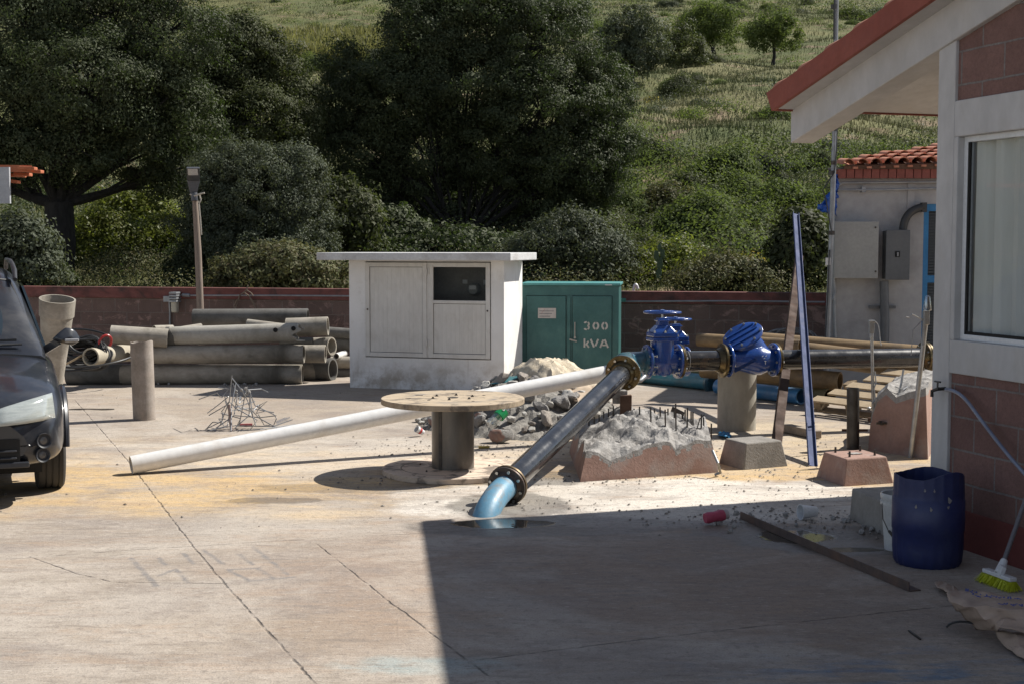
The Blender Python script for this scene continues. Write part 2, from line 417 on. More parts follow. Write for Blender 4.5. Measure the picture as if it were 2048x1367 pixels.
for x in xx_: vs.append((x, wallY(x)+.06, -.05))
for v in vv:
    for x in xx_: y = wallY(x)+v; vs.append((x, y, hz(x, y)))
m.add(vs, [(j*nx+i, j*nx+i+1, (j+1)*nx+i+1, (j+1)*nx+i) for j in range(len(vv)) for i in range(nx-1)])
struct(m.build('hillside', tm, smooth=True, loc=Vector((0, 0, 0))))

# ------------------------------------------------------------ block walls material
def blockmat(name, c1, c2, mortar, bw=.4, bh=.2, ax='x', ms=.006, patch=None, rough=.9, bumpk=.5, fac=.5, peel=0):
    t = NT(name); co = t.obj(); sp = t.node('SeparateXYZ'); t.put(sp.inputs[0], co)
    cb = t.node('CombineXYZ'); t.L(sp.outputs[0 if ax == 'x' else 1], cb.inputs[0]); t.L(sp.outputs[2], cb.inputs[1])
    wv = t.vm('SCALE', t.vm('SUBTRACT', t.noise(co, 6, 3, .6, color=True), (.5, .5, .5)), scale=.012)
    br = t.node('TexBrick'); t.put(br.inputs['Vector'], t.vm('ADD', cb.outputs[0], wv)); br.inputs['Scale'].default_value = 1
    br.inputs['Brick Width'].default_value = bw; br.inputs['Row Height'].default_value = bh; br.inputs['Mortar Size'].default_value = ms
    br.inputs['Mortar Smooth'].default_value = .25; br.inputs['Bias'].default_value = 0
    br.inputs['Color1'].default_value = (*c1, 1); br.inputs['Color2'].default_value = (*c2, 1); br.inputs['Mortar'].default_value = (*mortar, 1)
    n = t.noise(co, 3.5, 6, .7); fn = t.noise(co, 70, 4, .7)
    col = t.mix(t.mr(n, .35, .7, 0, .45), br.outputs[0], tuple(x*.45 for x in c1))
    col = t.mix(t.mr(fn, .42, .75, 0, .55), col, tuple(x*.4 for x in c2))
    if patch: col = t.mix(t.mr(t.noise(t.stretch(co, (1, 1, 1.6)), 3.2, 7, .75, dist=.8), .55, .62, 0, peel), col, patch)
    h = t.math('ADD', t.math('MULTIPLY', br.outputs['Fac'], -1.2), t.math('MULTIPLY', fn, bumpk))
    t.bump(h, .7, .015)
    return t.fin(col, rough, 0, .25)
# yard wall: local x runs along it
wrz = math.atan2(WB.y-WA.y, WB.x-WA.x); wdir = Vector((math.cos(wrz), math.sin(wrz), 0)); wn_ = Vector((-wdir.y, wdir.x, 0))
wall_z = 1.19
yard_wall = thing('block_wall', 'long low brown block wall with red painted cap along the back of the yard', 'wall', (WA.x, WA.y, 0), wrz)
yb = blockmat('yard block', (.145, .098, .084), (.19, .13, .11), (.21, .17, .15), patch=(.34, .22, .19), peel=.6, ms=.008)
yb2 = mat('red cap paint', (.19, .062, .05), (.13, .045, .038), 5, .8, stain=(.03, .022, .018), stain_amt=.95, stain_scale=2.2, strv=(1, 1, 2.4), bump=.4)
m = MB(); m.bb(-9, 19, .0, .15, -.02, wall_z-.17); m.build('blocks', yb, yard_wall, local=True)
m = MB(); m.bb(-9, 19, -.035, .185, wall_z-.17, wall_z); m.build('cap', yb2, yard_wall, local=True, bevel=.01)
# ============================================================ common materials
M_conc = mat('pipe concrete', (.40, .365, .31), (.24, .215, .175), 3, .85, bump=.25, bscale=45, stain=(.09, .078, .06), stain_amt=.85, stain_scale=1.8, strv=(.6, 1, 1))
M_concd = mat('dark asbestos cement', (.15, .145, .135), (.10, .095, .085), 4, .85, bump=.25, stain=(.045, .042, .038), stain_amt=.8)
M_concr = mat('rough broken concrete', (.38, .365, .345), (.25, .235, .22), 9, .95, bump=1, bscale=38, stain=(.13, .12, .11), stain_amt=.7, stain_scale=14)
M_pink = mat('pink painted concrete', (.35, .215, .17), (.27, .165, .13), 3.5, .85, bump=.3, bscale=50, stain=(.34, .29, .26), stain_amt=.8, stain_scale=2.3)
M_white = mat('white wall paint', (.72, .71, .70), (.62, .61, .59), 1.6, .8, bump=.2, bscale=50, stain=(.44, .41, .37), stain_amt=.5, stain_scale=2.2, strv=(1, 1, .5))
M_steel = mat('galvanised steel', (.42, .43, .44), (.32, .33, .34), 9, .45, .8, stain=(.2, .17, .14), stain_amt=.4)
M_dsteel = mat('dark steel', (.10, .095, .09), (.06, .055, .05), 8, .5, .7, stain=(.13, .07, .045), stain_amt=.6)
M_rust = mat('rusty steel', (.12, .062, .036), (.075, .04, .026), 9, .85, .0, bump=.3, stain=(.25, .12, .06), stain_amt=.5)
M_black = mat('black painted pipe', (.012, .012, .013), (.022, .02, .019), 6, .25, .0, stain=(.09, .085, .08), stain_amt=.45, stain_scale=5, rvar=.07, coat=.5, bump=.05, bscale=25, strv=(1, 1, 1))
M_blue = mat('blue valve enamel', (.008, .062, .30), (.006, .042, .21), 6, .25, 0, coat=.6, bump=.12, bscale=60, stain=(.02, .055, .15), stain_amt=.5, stain_scale=9)
M_teal = mat('aged teal paint', (.035, .125, .17), (.025, .08, .11), 9, .35, 0, coat=.3, bump=.2, stain=(.10, .07, .05), stain_amt=.6, stain_scale=8)
M_lblue = mat('pale blue pipe coating', (.13, .30, .42), (.09, .23, .35), 6, .5, 0, bump=.15, stain=(.22, .17, .12), stain_amt=.7, stain_scale=7)
M_brass = mat('yellow zinc plating', (.23, .175, .08), (.06, .045, .03), 12, .34, .85, stain=(.08, .05, .03), stain_amt=.7, stain_scale=10)
M_bolt = mat('zinc bolt', (.6, .6, .58), (.4, .4, .38), 20, .3, .9)
M_pvc = mat('white plastic pipe', (.78, .77, .75), (.72, .71, .69), 2.2, .32, stain=(.48, .42, .33), stain_amt=.35, stain_scale=3, coat=.1)
M_ply = mat('plywood', (.46, .34, .21), (.36, .25, .15), 5, .7, strv=(1, 5, 1), stain=(.16, .12, .09), stain_amt=.5, stain_scale=5, bump=.2)
M_plyl = mat('pale plywood', (.52, .42, .31), (.44, .34, .25), 5, .75, strv=(1, 5, 1), stain=(.26, .2, .15), stain_amt=.4, bump=.15)
M_wood = mat('weathered timber', (.30, .22, .13), (.21, .15, .09), 5, .8, strv=(1, 6, 6), stain=(.1, .08, .05), stain_amt=.5, bump=.3)
M_tan = mat('tan fibre pipe', (.27, .18, .085), (.17, .11, .05), 4, .6, stain=(.07, .05, .03), stain_amt=.7, bump=.2, strv=(.6, 3, 3))
M_green = mat('green cabinet enamel', (.040, .138, .132), (.030, .108, .103), 3, .45, stain=(.09, .20, .17), stain_amt=.3, stain_scale=4, bump=.05, bscale=20)
M_doorw = mat('cream door enamel', (.66, .645, .61), (.62, .60, .565), 2, .5, stain=(.42, .38, .33), stain_amt=.3, stain_scale=4, strv=(1, 1, .3))
M_tile = mat('clay roof tile', (.52, .22, .13), (.42, .16, .09), 6, .85, bump=.4, stain=(.12, .08, .06), stain_amt=.6, stain_scale=6)
M_tarp = mat('blue tarpaulin', (.012, .09, .42), (.01, .07, .33), 5, .4)
M_rub = mat('black rubber', (.016, .016, .017), (.03, .03, .03), 8, .5)
M_dark = mat('dark interior', (.015, .014, .013), None, 3, .9)
M_gal = mat('conduit', (.33, .34, .35), (.25, .26, .27), 7, .5, .5)
M_paleb = mat('pale enclosure enamel', (.33, .33, .31), (.29, .29, .275), 3, .5, stain=(.25, .24, .22), stain_amt=.3)
M_greyb = mat('grey enclosure enamel', (.115, .12, .125), (.095, .10, .105), 3, .5)
M_plw = mat('white plastic', (.70, .70, .70), (.62, .62, .62), 5, .4)
def plain(name, c, rough=.5, metal=0, **k):
    return mat(name, c, tuple(x*.82 for x in c), 8, rough, metal, **k)
def glass(name, tint=(.9, .95, .95), rough=.02, dark=.0):
    t = NT(name); tr = t.node('BsdfTransparent'); tr.inputs[0].default_value = (*tint, 1); gl = t.node('BsdfGlossy'); gl.inputs['Roughness'].default_value = rough
    fr = t.node('Fresnel'); fr.inputs[0].default_value = 1.5; bf = t.node('NewGeometry').outputs['Backfacing']; fac = t.math('MULTIPLY', t.math('ADD', t.math('MULTIPLY', fr.outputs[0], .55), dark), t.math('SUBTRACT', 1, bf))
    mx = t.node('MixShader'); t.L(fac, mx.inputs[0]); t.L(tr.outputs[0], mx.inputs[1]); t.L(gl.outputs[0], mx.inputs[2]); t.L(mx.outputs[0], t.out.inputs[0])
    return t.m

# ============================================================ METER HOUSE (white kiosk)
KA = G(700, 774)                                # left front corner on the ground
kd = Vector((math.cos(R(-17)), math.sin(R(-17)), 0)); krz = R(-17)
def kpx(px):                                    # distance along the front wall for a photo column
    n = Vector((-kd.y, kd.x, 0)); p = PL(px, 620, KA, n); return (p-KA).dot(kd)
def kz(px, py):
    n = Vector((-kd.y, kd.x, 0)); return PL(px, py, KA, n).z
KW = kpx(1008); KDp = .80
kiosk = thing('meter_house', 'small white masonry meter house with flat overhanging roof and double metal doors', 'kiosk', KA, krz)
zt = kz(700, 520)
dx0, dx1, dxm = kpx(731), kpx(982), kpx(856); dz0, dz1 = kz(731, 713), kz(731, 523)
m = MB(); m.bb(0, dx0, 0, .1, -.02, zt); m.bb(dx1, KW, 0, .1, -.02, zt); m.bb(dx0, dx1, 0, .1, -.02, dz0); m.bb(dx0, dx1, 0, .1, dz1, zt)
m.bb(0, .1, .1, KDp, -.02, zt); m.bb(KW-.1, KW, .1, KDp, -.02, zt); m.bb(.1, KW-.1, KDp-.1, KDp, -.02, zt)
tk = NT('kiosk whitewash'); co = tk.obj(); nk = tk.noise(co, 2.6, 7, .7); spk = tk.node('SeparateXYZ'); tk.put(spk.inputs[0], co)
ck = tk.mix(tk.mr(tk.noise(co, 1.4, 5, .6), .4, .6), (.78, .77, .755), (.70, .69, .67)); ck = tk.mix(tk.mr(nk, .54, .66, 0, .4), ck, (.45, .41, .35))
low = tk.math('MULTIPLY', tk.mr(spk.outputs[2], .12, .42, 1, 0), tk.mr(tk.noise(co, 3.3, 7, .72), .44, .60)); ck = tk.mix(tk.math('MULTIPLY', low, .7), ck, (.30, .24, .17))
ck = tk.mix(tk.mr(tk.noise(tk.stretch(co, (14, 14, 1.2)), 1, 5, .7), .6, .72, 0, .35), ck, (.36, .33, .29)); tk.bump(tk.noise(co, 40, 5, .65), .3, .01); M_kw = tk.fin(ck, .85)
m.build('walls', M_kw, kiosk, local=True)
m = MB(); m.bb(-.30, KW+.19, -.34, KDp+.02, zt, zt+.095); m.build('roof', mat('roof slab', (.62, .62, .62), (.52, .52, .52), 4, .85, stain=(.25, .22, .2), stain_amt=.5, bump=.3), kiosk, local=True, bevel=.008)
def door(x0, x1, win):
    m = MB(); f = .055; z0, z1 = dz0+.012, dz1-.012
    m.bb(x0, x0+f, -.02, .02, z0, z1); m.bb(x1-f, x1, -.02, .02, z0, z1); m.bb(x0+f, x1-f, -.02, .02, z0, z0+f); m.bb(x0+f, x1-f, -.02, .02, z1-f, z1)
    zb = z1-f
    if win:
        zb = kz(900, 601); m.bb(x0+f, x1-f, -.02, .02, zb-.04, zb)
        zb -= .04
    d = m.build('door', M_doorw, kiosk, local=True, bevel=.004)
    p = MB(); n = 12; wd = (x1-x0-2*f-.012)/n
    for i in range(n): p.bb(x0+f+.006+i*wd+.0004, x0+f+.006+(i+1)*wd-.0004, -.006, .004, z0+f+.006, zb-.006)
    p.build('panel', M_doorw, d, local=True)
    b = MB(); b.bb(x0+f, x1-f, .006, .012, z0+f, zb); b.build('backing', M_dark, d, local=True)
    k = MB(); hx = x0+.03 if not win else x1-.03; k.lathe([(.012, 0), (.012, .006), (.005, .008), (.005, .012)], 10, (hx, -.02, (z0+z1)/2), (0, -1, 0)); k.build('lock', M_dsteel, d, local=True)
    if win:
        g = MB(); g.bb(x0+f, x1-f, .002, .008, zb+.04, z1-f); g.build('window', glass('kiosk glass', (.75, .76, .75), .05, .03), d, local=True)
    h = MB()
    for zz in (z0+.15, z1-.15): h.lathe([(.01, 0), (.01, .08)], 8, ((x1 if not win else x0), -.022, zz), (0, 0, 1))
    h.build('hinges', M_doorw, d, local=True)
door(dx0+.008, dxm-.012, False); door(dxm+.02, dx1-.01, True)
m = MB(); m.bb(dxm-.010, dxm+.018, -.01, .03, dz0+.012, dz1-.012); m.build('mullion', M_doorw, kiosk, local=True)
m = MB(); m.bb(.1, KW-.1, .3, .32, 0, zt); m.build('back_board', mat('grey board', (.34, .31, .28), None, 3, .8), kiosk, local=True)
mx_, mz_ = kpx(937), kz(937, 580)
m = MB(); m.lathe([(.075, 0), (.08, .05), (.078, .1), (.06, .13), (0, .135)], 20, (mx_, .3, mz_), (0, -1, 0)); me_ = m.build('meter', plain('meter plastic', (.35, .35, .34)), kiosk, local=True, smooth=True)
m = MB(); m.bb(mx_-.045, mx_+.045, .155, .162, mz_, mz_+.05); m.build('dial', M_plw, me_, local=True)
m = MB(); m.bb(mx_-.17, mx_-.11, .27, .30, mz_+.07, mz_+.12); m.bb(mx_+.11, mx_+.18, .27, .30, mz_+.06, mz_+.12); m.build('fuse_holder', M_plw, kiosk, local=True)

# ============================================================ TRANSFORMER CABINET
CY = 18.1; CA = D(1042, 700, CY); CB = D(1237, 700, CY-.15); cw = (CB-CA).xy.length; crz = math.atan2(CB.y-CA.y, CB.x-CA.x)
ch = D(1140, 566, CY).z
cab = thing('transformer_cabinet', 'green steel transformer cabinet stencilled 300 kVA beside the white kiosk', 'electrical cabinet', (CA.x, CA.y, 0), crz)
m = MB(); m.bb(0, cw, .02, .85, .06, ch-.03); m.build('body', M_green, cab, local=True, bevel=.006)
m = MB(); m.bb(.05, cw-.05, .06, .8, -.01, .06); m.build('plinth', M_conc, cab, local=True)
m = MB(); m.bb(-.012, cw+.022, -.02, .88, ch-.03, ch); m.build('lid', plain('sunlit lid enamel', (.10, .33, .32), .4), cab, local=True, bevel=.005)  # sunlight on the cabinet top put into the lid's paler colour
for i, (a, b) in enumerate(((.055, .46), (.53, .93))):
    m = MB(); m.bb(a*cw, b*cw, .002, .018, .10, ch-.17); m.build('door', M_green, cab, local=True, bevel=.005)
    m = MB(); m.bb(a*cw-.005, b*cw+.005, .0165, .0195, .095, ch-.165); m.build('door_gap', M_dark, cab, local=True)
m = MB(); m.bb(cw*.49-.02, cw*.49+.02, .0, .019, .10, ch-.17); m.build('centre_post', M_green, cab, local=True)
m = MB(); m.bar((cw*.555, -.02, ch*.62), (cw*.555, -.02, ch*.46), .012); m.bar((cw*.50, -.035, ch*.455), (cw*.575, -.03, ch*.435), .02); m.lathe([(.015, 0), (.015, .04)], 8, (cw*.555, .01, ch*.47), (0, -1, 0))
m.build('handle', plain('worn handle', (.45, .42, .38), .5, .5), cab, local=True)
m = MB(); m.bb(cw*.175, cw*.36, -.003, .0, ch*.655, ch*.755); st_ = m.build('sticker', plain('paper sticker', (.55, .5, .47), .6), cab, local=True)
m = MB()
for i in range(3): m.bb(cw*.19, cw*(.30+.02*i), -.0045, -.0032, ch*(.67+.026*i), ch*(.678+.026*i))
m.build('print', plain('grey print', (.25, .24, .24)), st_, local=True)
m = MB(); m.bar((cw*.21, -.005, ch*.70), (cw*.245, -.005, ch*.745), .006, .002); m.build('red_mark', plain('red print', (.4, .03, .03)), st_, local=True)
m = MB(); m.bb(cw*.86, cw*.93, -.022, -.0195, ch-.028, ch-.016); m.build('badge', M_plw, cab, local=True)
tp = plain('stencil paint', (.60, .57, .52), .7, stain=(.3, .35, .3), stain_amt=.5, stain_scale=30)
a0 = crz; tx = Vector((1, 0, 0)); tz = Vector((0, 0, 1))
# stencilled figures, each built with its stencil gaps
def ring_arc(mb, cx, cz, rx, rz, a0, a1, wd, y, n=14):
    vs = []; fs = []
    for i in range(n+1):
        a = R(a0+(a1-a0)*i/n); c, s = math.cos(a), math.sin(a)
        vs += [(cx+c*(rx-wd/2), y, cz+s*(rz-wd/2)), (cx+c*(rx+wd/2), y, cz+s*(rz+wd/2))]
    for i in range(n): fs.append((2*i, 2*i+1, 2*i+3, 2*i+2))
    o = len(vs); vs2 = [(x, y-.002, z) for x, _, z in vs]
    fs = fs+[tuple(q+o for q in f)[::-1] for f in fs]
    mb.add(vs+vs2, fs)
lx = cw*.64; lz = ch*.545; hh = .105; Yt = -.001
m = MB(); wd = .024
for k in range(1, 3):       # 0 0
    cx = lx+.05+k*.115
    ring_arc(m, cx, lz+hh/2, .032, hh/2-.012, 100, 260, wd, Yt); ring_arc(m, cx, lz+hh/2, .032, hh/2-.012, -80, 80, wd, Yt)
cx = lx+.042                # 3
ring_arc(m, cx, lz+hh*.75-.004, .032, .026, -70, 62, wd*.9, Yt); ring_arc(m, cx, lz+hh*.25+.004, .032, .026, -62, 70, wd*.9, Yt)
ring_arc(m, cx, lz+hh*.75-.004, .032, .026, 85, 150, wd*.9, Yt); ring_arc(m, cx, lz+hh*.25+.004, .032, .026, 210, 275, wd*.9, Yt)
m.build('figures', tp, cab, local=True)
m = MB(); lz2 = ch*.375
m.bb(lx+.005, lx+.027, Yt-.002, Yt, lz2, lz2+.115)
def stroke(a, b, wdt=.024):
    ax, az = a; bx, bz = b; d = Vector((bx-ax, 0, bz-az)).normalized(); nn = Vector((-d.z, 0, d.x))*wdt/2
    A = Vector((ax, Yt, az)); B = Vector((bx, Yt, bz)); e = Vector((0, -.002, 0))
    m.add([A-nn, B-nn, B+nn, A+nn, A-nn+e, B-nn+e, B+nn+e, A+nn+e], [(0, 1, 2, 3), (7, 6, 5, 4), (0, 4, 5, 1), (1, 5, 6, 2), (2, 6, 7, 3), (3, 7, 4, 0)])
vx = lx+.098
stroke((lx+.034, lz2+.03), (lx+.068, lz2+.082), .022); stroke((lx+.042, lz2+.042), (lx+.075, lz2), .022)
stroke((vx, lz2+.108), (vx+.043, lz2+.004)); stroke((vx+.098, lz2+.108), (vx+.062, lz2+.02))
ax_ = vx+.125; stroke((ax_, lz2), (ax_+.04, lz2+.100)); stroke((ax_+.058, lz2+.105), (ax_+.102, lz2)); stroke((ax_+.028, lz2+.03), (ax_+.074, lz2+.03), .018)
m.build('lettering', tp, cab, local=True)
# ============================================================ CABLE SPOOL
SP = G(906, 944); SP.z = 0
spool = thing('cable_spool', 'empty cable spool with plywood discs and grey steel drum standing upright', 'cable spool', SP)
def disc(z0, z1, r, name, mt, rim=None):
    m = MB(); m.lathe([(0, z0), (r-.004, z0), (r, z0+.004), (r, z1-.004), (r-.004, z1), (0, z1)], 72, SP, jag=lambda i, a: 0)
    return m.build(name, mt, spool, smooth=True, sharp=30)
def plymat(name, c1, c2, top):
    t = NT(name); co = t.obj(); n = t.noise(t.stretch(co, (1.2, 7, 1)), 4, 6, .65); k = t.noise(co, 5, 6, .7, dist=.5)
    sp = t.node('SeparateXYZ'); t.put(sp.inputs[0], co)
    col = t.mix(t.mr(n, .35, .65), c1, c2)
    col = t.mix(t.mr(k, .50, .60, 0, .75), col, (.10, .085, .075))
    r = t.vm('LENGTH', t.vm('MULTIPLY', co, (1, 1, 0)))
    if top:   # scuffed ring where reels were stacked, grey streaks
        ringm = t.math('MULTIPLY', t.mr(t.math('ABSOLUTE', t.math('SUBTRACT', r, .36)), .0, .06, 1, 0), t.mr(t.noise(co, 7, 4), .45, .6))
        col = t.mix(t.math('MULTIPLY', ringm, .75), col, (.12, .12, .13))
    else:
        col = t.mix(t.mr(t.math('ABSOLUTE', t.math('SUBTRACT', r, .42)), .004, .008, .8, 0), col, (.12, .09, .06))
    ply = t.math('FRACT', t.math('MULTIPLY', sp.outputs[2], 95)); side = t.mr(r, .565, .572)
    col = t.mix(t.math('MULTIPLY', t.math('MULTIPLY', side, t.mr(ply, .4, .6)), .45), col, (.16, .11, .07))
    t.bump(n, .3, .01)
    return t.fin(col, .75, 0, .3)
SR = .575; ztop = .612
disc(0, .045, SR, 'bottom_disc', plymat('pale spool plywood', (.68, .56, .45), (.58, .47, .37), False))
td = disc(ztop-.045, ztop, SR+.005, 'top_disc', plymat('tan spool plywood', (.47, .385, .28), (.37, .29, .20), True))
m = MB(); m.lathe([(.172, .045), (.172, ztop-.045)], 48, SP); m.build('drum', mat('drum steel', (.17, .155, .14), (.125, .115, .105), 3, .38, .65, strv=(1, 1, .3), stain=(.30, .28, .25), stain_amt=.4), spool, smooth=True)
m = MB(); m.box((SP.x-.095, SP.y-.1455, ztop/2), (.03, .004, ztop-.095), rz=-.55); m.build('seam', M_dsteel, spool)
m = MB()
for k in range(6):
    a = k*math.pi/3+.4; m.lathe([(.014, 0), (.014, .006), (.008, .007), (.008, .015)], 6, (SP.x+.17*math.cos(a), SP.y+.17*math.sin(a), ztop))
m.build('bolts', M_dsteel, td)
m = MB(); m.lathe([(0, .0005), (.045, .0005), (.045, .0015), (0, .0015)], 24, (SP.x, SP.y, ztop))
for a, rr, sx in ((2.6, .33, .06), (3.3, .36, .045), (.6, .3, .03), (3.9, .25, .05), (5.3, .31, .02), (1.6, .3, .03)):
    m.box((SP.x+rr*math.cos(a), SP.y+rr*math.sin(a), ztop+.001), (sx, .022, .0015), rz=a+.6)
m.build('slots', M_dark, td)
m = MB()
for k in range(5):
    a = k*1.26+.2; m.lathe([(.009, 0), (.009, .006), (.004, .012)], 6, (SP.x+.30*math.cos(a), SP.y+.30*math.sin(a), .045))
m.build('bolts', M_dsteel, spool)

# ============================================================ WHITE PLASTIC PIPE
wp0 = G(262, 929, .075); wp1 = D(1222, 744, 12.9)
pr_ = .0745
m = MB(); m.hollow(wp0, wp1, pr_, .007, 40); 
tag(m.build('plastic_pipe', M_pvc, smooth=True, sharp=50), 'long white plastic pipe sloping down to the ground behind the cable spool', 'pipe')

# ============================================================ FLANGED PIPELINE WITH VALVES
c1 = D(1016, 968, 9.75); c2 = D(1246, 745, 12.25)
pa = (c2-c1).normalized()
mA = D(1296, 722.5, 13.1); mB_ = D(1848, 714, 13.85); ax = (mB_-mA).normalized()
def LP(px):
    k = ray(px, 718).x/ray(px, 718).y
    return mA+ (mB_-mA)*((k*mA.y-mA.x)/((mB_.x-mA.x)-k*(mB_.y-mA.y)))
line = thing('flanged_pipeline', 'black flanged steel pipeline with blue gate valves and check valve across the yard', 'pipeline', (c2.x, c2.y, 0))
def flange(c, d, r, th=.024, mt=None, rin=.08, hub=.05, name='flange', hubdir=1, par=None, n=8):
    d = Vector(d).normalized(); c = Vector(c)
    m = MB(); b = c-d*th/2
    if hubdir > 0: prof = [(rin*.8, 0), (r-.003, 0), (r, .003), (r, th-.003), (r-.003, th), (rin+.028, th+.002), (rin+.008, th+hub), (rin*.8, th+hub)]
    else: prof = [(rin*.8, -hub), (rin+.008, -hub), (rin+.028, -.002), (r-.003, 0), (r, .003), (r, th-.003), (r-.003, th), (rin*.8, th)]
    m.lathe(prof, 40, b, d, closed=True)
    return m.build(name, mt or M_brass, par or line, smooth=True, sharp=35)
def bolts(c, d, r, L=.07, n=8, par=None, ph=.3):
    x, y, d = frame(d); m = MB(); c = Vector(c)
    for k in range(n):
        a = 2*math.pi*k/n+ph; p = c+(x*math.cos(a)+y*math.sin(a))*r
        m.lathe([(.012, -L/2), (.012, -L/2+.012), (.0065, -L/2+.013), (.0065, L/2-.013), (.012, L/2-.012), (.012, L/2)], 6, p, d)
    m.build('bolts', M_bolt, par or line)
# stub out of the ground
gs = G(972, 1030); path = bez(c1-pa*.02, c1-pa*.12, Vector((gs.x+.01, gs.y+.05, .10)), Vector((gs.x-.035, gs.y-.04, -.12)), 12)
m = MB(); m.tube(path, [.088]*4+[.089]*4+[.09]*5, 28); m.build('ground_stub', M_lblue, line, smooth=True)
f = flange(c1-pa*.028, pa, .142, .022, M_dsteel, .088, .02, hubdir=-1); flange(c1, pa, .146, .024, mat('tarnished zinc plating', (.28, .2, .1), (.12, .09, .06), 10, .4, .8), .088, .03); bolts(c1-pa*.014, pa, .118, .09, 8)
m = MB(); m.tube([c1+pa*.03, c2-pa*.05], .088, 36); 
M_pipeb = mat('scuffed black pipe', (.010, .011, .013), (.022, .023, .026), 5, .2, 0, coat=.35, stain=(.08, .08, .085), stain_amt=.25, stain_scale=9, bump=.06, bscale=18)
m.build('pipe', M_pipeb, line, smooth=True)
flange(c2-pa*.0, pa, .163, .024, M_brass, .09, .05, hubdir=-1); flange(c2+pa*.027, pa, .158, .022, M_teal, .09, .03); bolts(c2+pa*.013, pa, .13, .09, 8)
g1 = LP(1295); p = bez(c2+pa*.04, c2+pa*.35, g1-ax*.40, g1-ax*.03, 14)
m = MB(); m.tube(p, .098, 28); m.build('elbow', M_teal, line, smooth=True)
m = MB(); q = p[4]; m.hexa([q+Vector((-.08, -.06, -.18)), q+Vector((.08, -.06, -.18)), q+Vector((.08, .06, -.18)), q+Vector((-.08, .06, -.18))], [q+Vector((-.05, -.04, -.09)), q+Vector((.05, -.04, -.09)), q+Vector((.05, .04, -.09)), q+Vector((-.05, .04, -.09))])
m.tube([q+Vector((-.1, -.08, -.14)), q+Vector((0, -.12, -.15)), q+Vector((.13, -.06, -.13)), q+Vector((.17, 0, -.1))], .022, 10)
m.build('saddle', M_gal, line, smooth=True)
flange(g1, ax, .160, .024, M_teal, .095, .03, hubdir=-1)
def axbox(mb, o, X, Yv, Z, x0, x1, y0, y1, z0, z1):
    vs = [o+X*a+Yv*b+Z*c for a in (x0, x1) for b in (y0, y1) for c in (z0, z1)]
    mb.add(vs, [(0, 1, 3, 2), (4, 6, 7, 5), (0, 4, 5, 1), (2, 3, 7, 6), (0, 2, 6, 4), (1, 5, 7, 3)])
def gate_valve(o, X, s, half, par):
    X = Vector(X).normalized(); Z = Vector((0, 0, 1)); Yv = Z.cross(X)
    m = MB(); m.tube([o-X*half, o-X*half*.5, o+X*half*.5, o+X*half], [.105*s, .11*s, .11*s, .105*s], 28)
    for sg in (-1, 1):
        m.lathe([(.09*s, 0), (.160*s, 0), (.163*s, .004), (.163*s, .020), (.160*s, .024), (.09*s, .024)], 36, o+X*(half*sg)-X*.012, X, closed=True)
    # oval body rising to the bonnet
    rings = [(-.125, .075, .085), (-.10, .095, .105), (.0, .105, .115), (.19, .105, .10), (.20, .105, .10)]
    n = 24; vs = []; fs = []
    for z, a, b in rings:
        for k in range(n):
            t_ = 2*math.pi*k/n; c_, s_ = math.cos(t_), math.sin(t_); c_ = math.copysign(abs(c_)**.7, c_); s_ = math.copysign(abs(s_)**.7, s_)
            vs.append(o+X*c_*a*s+Yv*s_*b*s+Z*z*s)
    for i in range(len(rings)-1):
        for k in range(n): fs.append((i*n+k, i*n+(k+1) % n, (i+1)*n+(k+1) % n, (i+1)*n+k))
    fs.append(tuple(range(n))[::-1]); m.add(vs, fs)
    b = m.build('gate_valve', M_blue, par, smooth=True, sharp=45)
    m = MB(); axbox(m, o, X, Yv, Z, -.128*s, .128*s, -.105*s, .105*s, .195*s, .232*s); axbox(m, o, X, Yv, Z, -.125*s, .125*s, -.102*s, .102*s, .236*s, .278*s)
    h0 = [o+X*(a*.115*s)+Yv*(c*.09*s)+Z*.278*s for a, c in ((-1, -1), (1, -1), (1, 1), (-1, 1))]; h1 = [o+X*(a*.06*s)+Yv*(c*.05*s)+Z*.345*s for a, c in ((-1, -1), (1, -1), (1, 1), (-1, 1))]
    m.hexa(h0, h1); axbox(m, o, X, Yv, Z, -.05*s, .05*s, -.045*s, .045*s, .34*s, .415*s); axbox(m, o, X, Yv, Z, -.065*s, .065*s, -.055*s, .055*s, .385*s, .40*s)
    m.build('bonnet', M_blue, b, bevel=.008)
    m = MB()
    for a, c in ((-1, -1), (1, -1), (1, 1), (-1, 1), (0, -1), (0, 1)): m.lathe([(.011, 0), (.011, .012), (.006, .013), (.006, .022)], 6, o+X*a*.108*s+Yv*c*.088*s+Z*.278*s)
    m.lathe([(.012, .41*s), (.012, .49*s)], 8, o); m.lathe([(.016, .478*s), (.016, .495*s)], 6, o)
    m.build('stem', M_bolt, b)
    m = MB(); R_ = .172*s; m.tube([o+Z*.467*s+X*R_*math.cos(t_)+Yv*R_*math.sin(t_) for t_ in [2*math.pi*k/40 for k in range(40)]], .0125*s, 10, closed=True)
    for k in range(3):
        t_ = .5+k*2*math.pi/3; m.tube([o+Z*.475*s, o+Z*.467*s+X*R_*math.cos(t_)+Yv*R_*math.sin(t_)], .010*s, 8)
    m.lathe([(.03*s, .455*s), (.03*s, .485*s), (.018*s, .492*s)], 16, o)
    m.build('handwheel', M_blue, b, smooth=True, sharp=50)
    return b
gc = LP(1324); g2 = LP(1354); half = (g2-gc).length
gate_valve(gc, ax, 1.0, half, line); bolts(g1+ax*.014, ax, .132, .085); bolts(g2+ax*.014, ax, .132, .09, ph=.5)
flange(g2+ax*.026, ax, .163, .024, M_brass, .097, .03)
